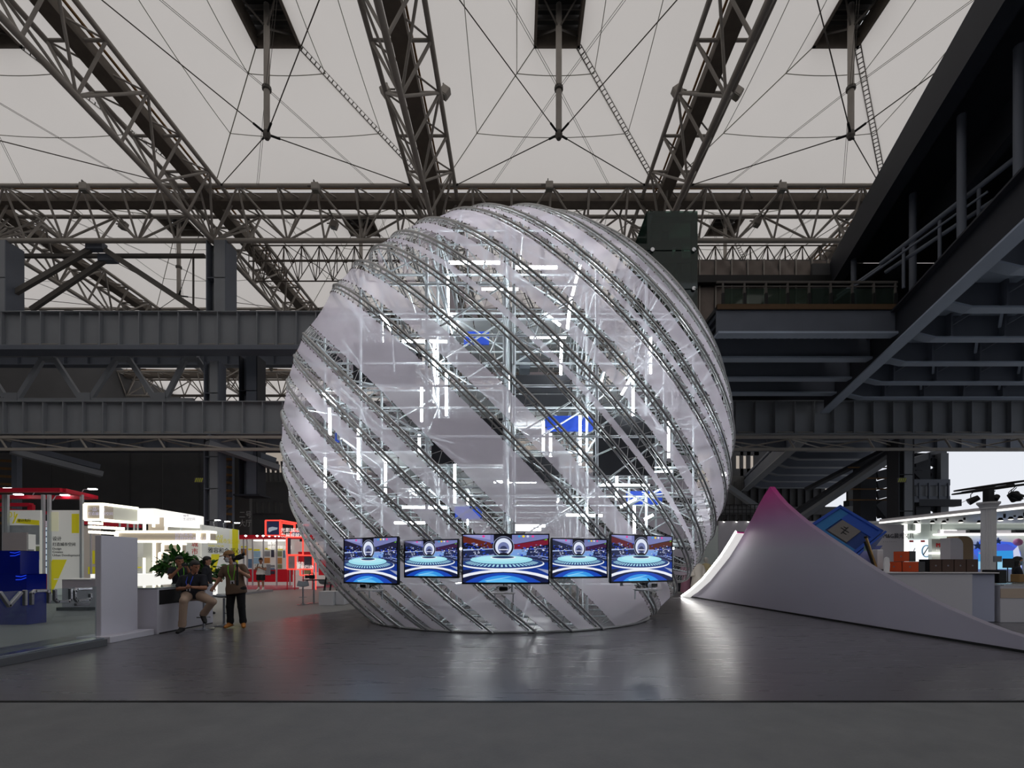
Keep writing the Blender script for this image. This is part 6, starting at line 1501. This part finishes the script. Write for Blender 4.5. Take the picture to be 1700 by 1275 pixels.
def human(label, loc, J, mats, h=.009, sleeve=.6, leg=.95, rz=0.0, hem=None, hold=(.4, .4), face=(0, -1, 0), bodyf=(0, -1, 0), bulk=1.0, hairlong=False, mask=None, bald=0, scale=1.0, shoe_h=.10, seated=False):
    """mats: skin, shirt, trousers, shoes, hair"""
    J = {k: A_(*v) for k, v in J.items()}; bf = nrm(bodyf); ff = nrm(face); P_ = []
    def add(a, b, ra, rb, mi, k=.02, ax=None, fl=1.0, cp=None, cn=None): P_.append((np.array(a, float), np.array(b, float), ra, rb, mi, k, ax, fl, cp, cn))
    hd, nk = J['head'], J['neck']; up = nrm(hd - nk) if np.linalg.norm(hd - nk) > .05 else A_(0, 0, 1); up = nrm(A_(0, 0, 1) * .7 + up * .3)
    ff = nrm(ff - up * (ff @ up) * .6); sd = nrm(np.cross(ff, up))
    ms = (J['shL'] + J['shR']) / 2; mh = (J['hipL'] + J['hipR']) / 2
    bup = nrm(ms - mh); bs = nrm(J['shR'] - J['shL']); bfl = nrm(np.cross(bs, bup)); bfl = bfl if bfl @ bf > 0 else -bfl
    # head
    add(hd + up * .03, hd - up * .01, .095, .088, 0, 0, sd, 1.12); add(hd - up * .05 + ff * .012, hd - up * .085 + ff * .045, .062, .040, 0, .03)
    add(hd + ff * .095 - up * .012, hd + ff * .112 - up * .035, .008, .014, 0, .012)                      # nose
    add(hd + ff * .080 + up * .018 + sd * .045, hd + ff * .080 + up * .018 - sd * .045, .014, .014, 0, .015)  # brow
    add(hd + ff * .083 - up * .068 + sd * .02, hd + ff * .083 - up * .068 - sd * .02, .011, .011, 0, .01)      # mouth
    for s in (-1, 1):
        add(hd + sd * s * .084 - up * .0, hd + sd * s * .09 - up * .04, .016, .011, 0, .006)               # ears
        add(hd + ff * .088 + sd * s * .032 + up * .004, hd + ff * .088 + sd * s * .036 + up * .004, .008, .008, 5, 0)   # eyes
        add(hd + ff * .088 + sd * s * .02 + up * .026, hd + ff * .083 + sd * s * .05 + up * .026, .006, .005, 4, 0)   # eyebrows
    # hair: shell behind and above the face
    if bald < 2:
        add(hd + up * .045 - ff * .015, hd - up * .02 - ff * .03, .103, .098, 4, 0, sd, 1.08, hd + ff * .035 + up * .03, nrm(ff * .85 - up * .6))
        add(hd + up * .06 + ff * .02, hd + up * .06 - ff * .03, .082, .085, 4, 0, sd, 1.0, hd + up * .055, -up)
    if hairlong:
        add(hd - ff * .06, hd - ff * .07 - up * .26, .095, .07, 4, .02, ff, 1.4)
        for s in (-1, 1): add(hd - ff * .02 + sd * s * .08, hd - ff * .03 + sd * s * .085 - up * .22, .04, .03, 4, .02)
    if mask:
        add(hd - up * .04 + ff * .05, hd - up * .075 + ff * .055, .062, .048, 6, 0)
        for s in (-1, 1): add(hd - up * .035 + ff * .06 + sd * s * .06, hd - up * .02 + sd * s * .092, .005, .005, 6, 0)
    add(nk - bup * .04, hd - up * .04, .058, .052, 0, .02)
    # torso
    B = bulk
    add(nk - bup * .05, nk + bup * .018, .075, .064, 1, .02)
    add(J['shL'] + bs * .03, J['shR'] - bs * .03, .072, .072, 1, .04)
    add(ms - bup * .10, mh + bup * .14, .165 * B, .150 * B, 1, .05, bfl, 1.42)
    add(J['shL'] + bs * .08 - bup * .1, mh + bup * .1, .10, .10, 1, .05); add(J['shR'] - bs * .08 - bup * .1, mh + bup * .1, .10, .10, 1, .05)
    if hem is not None:
        add(mh + bup * .2, mh - bup * hem, .150 * B, .172 * B, 1, .03, bfl, 1.2, mh - bup * hem, -bup)
        for s in (-1, 1): add(mh + bup * .2 + bs * s * .06, mh - bup * (hem + .02) + bs * s * .085, .120 * B, .134 * B, 1, .03, None, 1, mh - bup * hem, -bup)
    else: add(mh + bup * .15, mh + bup * .02, .148 * B, .15 * B, 1, .03, bfl, 1.3)
    add(J['hipL'], J['hipR'], .112 * B, .112 * B, 2, .04); 
    # arms
    for s, (S_, E_, H_) in enumerate((('shL', 'elL', 'haL'), ('shR', 'elR', 'haR'))):
        sh, el, ha = J[S_], J[E_], J[H_]; d1 = nrm(el - sh); d2 = nrm(ha - el); wr = ha - d2 * .02
        add(sh, el, .052, .044, 0, .02); add(el, wr, .045, .029, 0, .02)
        e = sh + (el - sh) * sleeve; add(sh, e, .068, .076 if sleeve < .95 else .06, 1, .02, None, 1, e, d1)
        # palm, four fingers, thumb
        side = J.get('palm' + 'LR'[s], None); pn = nrm(side if side is not None else np.cross(d2, A_(0, 0, 1)) + A_(0, -.2, 0)); pn = nrm(pn - d2 * (pn @ d2)); ac = np.cross(d2, pn)
        kn = ha + d2 * .085; add(ha - d2 * .01, kn - d2 * .012, .034, .040, 0, .012, pn, 1.9)
        for f in range(4):
            L = (.068, .078, .072, .056)[f]; o = ac * ((f - 1.5) * .0205); cu = hold[s] * (1 + .12 * f)
            a = kn + o - d2 * .01; m = a + (d2 * math.cos(cu) + pn * math.sin(cu)) * L * .55; t = m + (d2 * math.cos(cu * 2.1) + pn * math.sin(cu * 2.1)) * L * .5
            add(a, m, .0098, .0088, 0, .002); add(m, t, .0088, .0075, 0, .002)
        a = ha + d2 * .02 - ac * .03; m = a + nrm(d2 * .6 - ac * .7 + pn * .4) * .04; t = m + nrm(d2 * .9 - ac * .1 + pn * .5) * .034; add(a, m, .0135, .0115, 0, .006); add(m, t, .0115, .009, 0, .002)
    # legs
    for s in 'LR':
        hp, kn, an, to = J['hip' + s], J['kn' + s], J['an' + s], J['toe' + s]; d2 = nrm(an - kn)
        if leg < .9: add(kn, an, .054, .038, 0, .02)
        if leg > .5:
            e = kn + (an - kn) * (leg - .0); add(hp, kn, .100 * B, .082, 2, .03); add(kn, e, .080, .068, 2, .02, None, 1, e, d2)
            if leg > .9:
                for q in (.80, .9): add(kn + (an - kn) * q + A_(.012, 0, 0), kn + (an - kn) * q - A_(.012, 0, 0), .066, .066, 2, .015)
        else:
            e = hp + (kn - hp) * (leg * 2.0); add(hp, e, .11, .115, 2, .02, None, 1, e, nrm(kn - hp)); add(hp, kn, .075, .056, 0, .02)
        fd = nrm(to - an); sole = A_(0, 0, -1) if not (seated and s == 'R') else nrm(np.cross(np.cross(fd, A_(0, 0, -1)), fd))
        ank = an + sole * .01
        add(ank, an - (an - kn) * .02 + nrm(kn - an) * shoe_h * .5, .048, .05, 3, .01)
        add(ank + sole * .045 - fd * .03, to + sole * .0, .045, .042, 3, .02, sole, 1.15); add(ank, to - fd * .05, .045, .04, 3, .025)
    V, Q, m = grow(P_, h)
    V = V * scale
    me = bpy.data.meshes.new('person'); me.from_pydata(V.tolist(), [], Q.tolist())
    for mm in mats + ['eye_dark', mask or 'eye_dark']: me.materials.append(MATS[mm])
    me.polygons.foreach_set('material_index', m.astype(np.int32)); me.polygons.foreach_set('use_smooth', [True] * len(me.polygons)); me.update()
    t = thing('person', label, 'person', loc, rz); link('body', me, t)
    return t, dict(hd=hd, up=up, ff=ff, sd=sd, bfl=bfl, bup=bup, bs=bs, ms=ms, nk=nk, J=J)
mat('skin', S(186, 138, 112), .55); mat('skin_tan', S(160, 110, 84), .55); mat('hair_black', S(18, 16, 16), .5); mat('hair_grey', S(40, 38, 38), .6); mat('eye_dark', S(20, 14, 12), .3); mat('polo_navy', S(24, 26, 36), .8); mat('khaki', S(164, 140, 122), .8); mat('shoe_black', S(16, 16, 18), .5)
mat('tee_brown', S(104, 84, 68), .85); mat('jeans_black', S(22, 22, 25), .85); mat('boot_tan', S(180, 116, 50), .65); mat('mask_white', S(206, 204, 208), .7); mat('cap_brown', S(140, 104, 66), .8); mat('tee_white', S(214, 208, 204), .85); mat('shoe_white', S(216, 212, 206), .6); mat('lanyard_green', S(110, 200, 40), .6); mat('lanyard_blue', S(40, 70, 190), .6); mat('mask_blue', S(150, 186, 206), .7); mat('badge', S(210, 206, 216), .4)
def lanyard(t, I, m, drop, w=.075, badge='badge', f=.135):
    ms, bu, bs, bf = I['ms'], I['bup'], I['bs'], I['bfl']; c = ms - bu * drop + bf * f
    b = MB()
    for s in (-1, 1): b.tube([tuple(I['nk'] - bf * .03 + bs * s * .065 + bu * .03), tuple(ms + bs * s * w + bf * .09 + bu * .03), tuple(ms + bs * s * w * .9 + bf * (f - .0) - bu * drop * .4), tuple(c + bs * s * .02)], .009, n=6)
    b.build('lanyard', m, t); R3 = Matrix((Vector(bs), Vector(-bf), Vector(bu))).transposed(); b = MB(); b.box(c - bu * .06, (.09, .008, .12), R3, .003); o = b.build('badge', badge, t); b = MB(); b.box(c - bu * .055 + bf * .006, (.035, .004, .05), R3); b.build('badge_photo', 'black_matte', o)
# standing man with cap and gimbal camera
J = dict(head=(-.15, -.02, 1.645), neck=(-.06, .02, 1.475), shL=(-.27, -.01, 1.385), shR=(.135, .03, 1.415), elL=(-.36, -.03, 1.14), haL=(-.455, -.10, .95), elR=(.27, .02, 1.19), haR=(.20, -.22, 1.33),
         hipL=(-.10, 0, .90), hipR=(.10, 0, .90), knL=(-.13, -.02, .50), knR=(.13, -.01, .50), anL=(-.145, .02, .11), anR=(.155, .02, .11), toeL=(-.155, -.15, .045), toeR=(.245, -.12, .045), palmL=(.6, -.5, 0), palmR=(-.9, 0, .2))
t, I = human('standing man in brown T-shirt, tan cap and white mask holding a camera', (-6.5, 11.2, 0), J, ['skin', 'tee_brown', 'jeans_black', 'boot_tan', 'hair_black'], h=.0075, sleeve=.78, hem=.10, hold=(.95, .95), face=(-.62, -.75, -.1), mask='mask_white', bulk=1.06, shoe_h=.16)
hd, up_, ff, sd = I['hd'], I['up'], I['ff'], I['sd']; R3 = Matrix((Vector(sd), Vector(ff), Vector(up_))).transposed()
b = MB(); vs = []
def capf(u, v):
    a = 2 * math.pi * u; e = v * math.pi / 2; p = Vector((.108 * math.cos(a) * math.cos(e), .122 * math.sin(a) * math.cos(e), .10 * math.sin(e))); return R3 @ p + Vector(hd + up_ * .055 - ff * .008)
b.grid(capf, 20, 8); cp = b.build('cap', 'cap_brown', t, True)
b = MB(); b.grid(lambda u, v: R3 @ Vector(((u - .5) * .17 * (1 - .25 * v * v), .10 + v * .085, -.012 * v - .05 * (u - .5) ** 2 * 4 * .3)) + Vector(hd + up_ * .058), 8, 4); o = b.build('cap_brim', 'cap_brown', cp, True); o.modifiers.new('thick', 'SOLIDIFY').thickness = .008
lanyard(t, I, 'lanyard_green', .30)
g = thing('gimbal_camera', 'black handheld gimbal camera held by the man with the cap', 'camera', Vector((-6.5, 11.2, 0)) + Vector((.20, -.30, 1.33))); 
b = MB(); b.cyl((.0, 0, -.22), (.0, 0, .12), .018, n=10); b.build('grip', 'black_matte', g); b = MB(); b.tube([(0, 0, .12), (-.06, .03, .16), (-.09, 0, .24), (-.02, -.02, .27)], .018, n=8); b.build('gimbal_arm', 'black_matte', g, True)
b = MB(); b.box((.07, -.02, .31), (.15, .10, .11), Matrix.Rotation(-.35, 3, 'Y'), .015); b.build('camera_body', 'black_matte', g); b = MB(); b.cyl((0, -.02, .285), (-.055, -.02, .265), .04, .045, n=12); b.build('lens', 'black_gloss', g); b = MB(); b.cyl((.12, -.02, .345), (.17, -.02, .39), .03, .035, n=10); b.build('viewfinder', 'black_matte', g)
b = MB(); b.box((-.03, -.06, .17), (.07, .01, .05)); b.build('side_screen', 'mask_white', g); b = MB(); b.box((0, 0, -.27), (.05, .05, .12), bev=.01); b.build('battery', 'black_matte', g)
# seated man
J = dict(head=(.10, -.06, 1.425), neck=(.03, .0, 1.275), shL=(-.225, .0, 1.165), shR=(.25, .0, 1.185), elL=(-.27, -.06, .935), haL=(.075, -.30, .965), elR=(.34, -.10, .955), haR=(.185, -.30, .98),
         hipL=(-.11, .02, .80), hipR=(.11, .02, .80), knL=(.10, -.42, .70), knR=(.56, -.18, .66), anL=(.02, -.36, .12), anR=(.30, -.10, .37), toeL=(.04, -.52, .045), toeR=(.39, -.17, .22), palmL=(.4, -.2, .9), palmR=(-.4, -.2, .9))
t, I = human('seated man in navy polo shirt and khaki trousers on a bar stool', (-7.19, 10.72, 0), J, ['skin_tan', 'polo_navy', 'khaki', 'shoe_black', 'hair_grey'], h=.0075, sleeve=.85, hem=.06, hold=(1.0, 1.0), face=(.88, -.42, -.05), bulk=1.16, seated=True, bodyf=(.15, -1, 0))
lanyard(t, I, 'lanyard_blue', .20, .06, f=.15)
b = MB()
for s in (-1, 1): b.add([tuple(I['nk'] + I['bs'] * s * .01 + I['bfl'] * .085 - I['bup'] * .05), tuple(I['nk'] + I['bs'] * s * .08 + I['bfl'] * .06 + I['bup'] * .01), tuple(I['nk'] + I['bs'] * s * .085 + I['bup'] * .03), tuple(I['nk'] + I['bs'] * s * .07 + I['bfl'] * .095 - I['bup'] * .055)], [(0, 1, 2, 3)])
o = b.build('collar', 'polo_navy', t); o.modifiers.new('thick', 'SOLIDIFY').thickness = .008
b = MB(); c = I['ms'] - I['bup'] * .22 + I['bfl'] * .14; b.box(c, (.26, .004, .008)); b.build('chest_stripe', 'badge', t)
# man behind photographing, half behind the plant
J0 = dict(head=(0, 0, 1.56), neck=(0, .02, 1.40), shL=(-.19, .02, 1.32), shR=(.19, .02, 1.32), elL=(-.24, -.10, 1.12), haL=(-.1, -.3, 1.36), elR=(.24, -.1, 1.12), haR=(.1, -.3, 1.36), hipL=(-.1, 0, .88), hipR=(.1, 0, .88), knL=(-.1, -.01, .48), knR=(.1, -.01, .48), anL=(-.11, .02, .10), anR=(.11, .02, .10), toeL=(-.12, -.14, .045), toeR=(.12, -.14, .045))
t, I = human('person in dark navy shirt raising a phone behind the seated man', (xof(298, 13.0), 13.0, 0), dict(J0), ['skin_tan', 'polo_navy', 'jeans_black', 'shoe_black', 'hair_black'], h=.010, rz=.9, hold=(.7, .7)); lanyard(t, I, 'lanyard_green', .26)
ph = thing('phone', 'black phone held up by the person behind the seated man', 'phone', (0, 0, 0)); ph.location = Vector((xof(298, 13.0), 13.0, 0)) + Matrix.Rotation(.9, 3, 'Z') @ Vector((0, -.4, 1.46)); ph.rotation_euler = (0, 0, .9)
b = MB(); b.box((0, 0, 0), (.15, .01, .075), bev=.004); b.build('phone_body', 'black_gloss', ph); b = MB(); b.box((0, .006, 0), (.135, .002, .066)); b.build('phone_screen', 'photo_blue', ph)
J1 = dict(J0); J1.update(elL=(-.25, .02, 1.07), haL=(-.24, -.12, .86), elR=(.25, .02, 1.07), haR=(.16, -.26, 1.0))
t, I = human('person with a black backpack behind the standing man', (xof(344, 14.0), 14.0, 0), J1, ['skin', 'polo_navy', 'jeans_black', 'shoe_black', 'hair_black'], h=.010, rz=1.9)
bg_ = thing('backpack', 'black backpack worn by the person between the two men', 'backpack', Vector((xof(344, 14.0), 14.0, 0)) + Matrix.Rotation(1.9, 3, 'Z') @ Vector((0, .24, 1.1)), 1.9)
b = MB(); b.box((0, 0, 0), (.3, .16, .42), bev=.06); b.build('bag', 'black_matte', bg_, True); b = MB(); b.box((0, .09, -.07), (.22, .06, .2), bev=.025); b.build('front_pocket', 'black_matte', bg_, True)
for s in (-1, 1): b = MB(); b.tube([(s * .11, -.07, .18), (s * .12, -.22, .26), (s * .12, -.34, .12), (s * .13, -.2, -.12), (s * .12, -.07, -.16)], .016, n=6); b.build('strap', 'black_matte', bg_)
# far man in white T-shirt
J2 = dict(J0); J2.update(head=(.03, -.09, 1.55), elL=(-.25, -.05, 1.08), haL=(-.06, -.28, 1.17), elR=(.25, -.05, 1.08), haR=(.08, -.28, 1.17))
t, I = human('man in white T-shirt and black shorts standing before the red booth', (xof(433, 25.0), 25.0, 0.09), J2, ['skin_tan', 'tee_white', 'jeans_black', 'shoe_white', 'hair_black'], h=.012, leg=.44, hem=.05, face=(.1, -.8, -.6), bulk=1.05, rz=.1)
for s in (-1, 1): b = MB(); b.tube([tuple(I['ms'] + I['bs'] * s * .11 + I['bfl'] * .07 + I['bup'] * .06), tuple(I['ms'] + I['bs'] * s * .13 + I['bfl'] * .14 - I['bup'] * .1), tuple(I['ms'] + I['bs'] * s * .16 + I['bfl'] * .05 - I['bup'] * .25)], .02, n=6); b.build('bag_strap', 'black_matte', t)
# woman behind the right counter
J3 = dict(J0); J3.update(elL=(-.25, -.05, 1.08), haL=(-.1, -.32, 1.08), elR=(.25, -.05, 1.08), haR=(.1, -.32, 1.08))
t, I = human('woman with long dark hair and face mask behind the right counter', (xof(1690, 14.4), 14.4, 0), J3, ['skin', 'polo_navy', 'jeans_black', 'shoe_black', 'hair_black'], h=.010, rz=.9, hairlong=True, mask='mask_blue', sleeve=1.0)
b = MB(); b.box2((xof(1680, 13.2), 13.0, .987), (xof(1705, 13.2), 13.25, 1.2), bev=.01); tag(b.build('kraft_box', mat('kraft', S(140, 110, 70), .7)), 'tan carton on the glass-topped counter in front of the woman', 'carton')
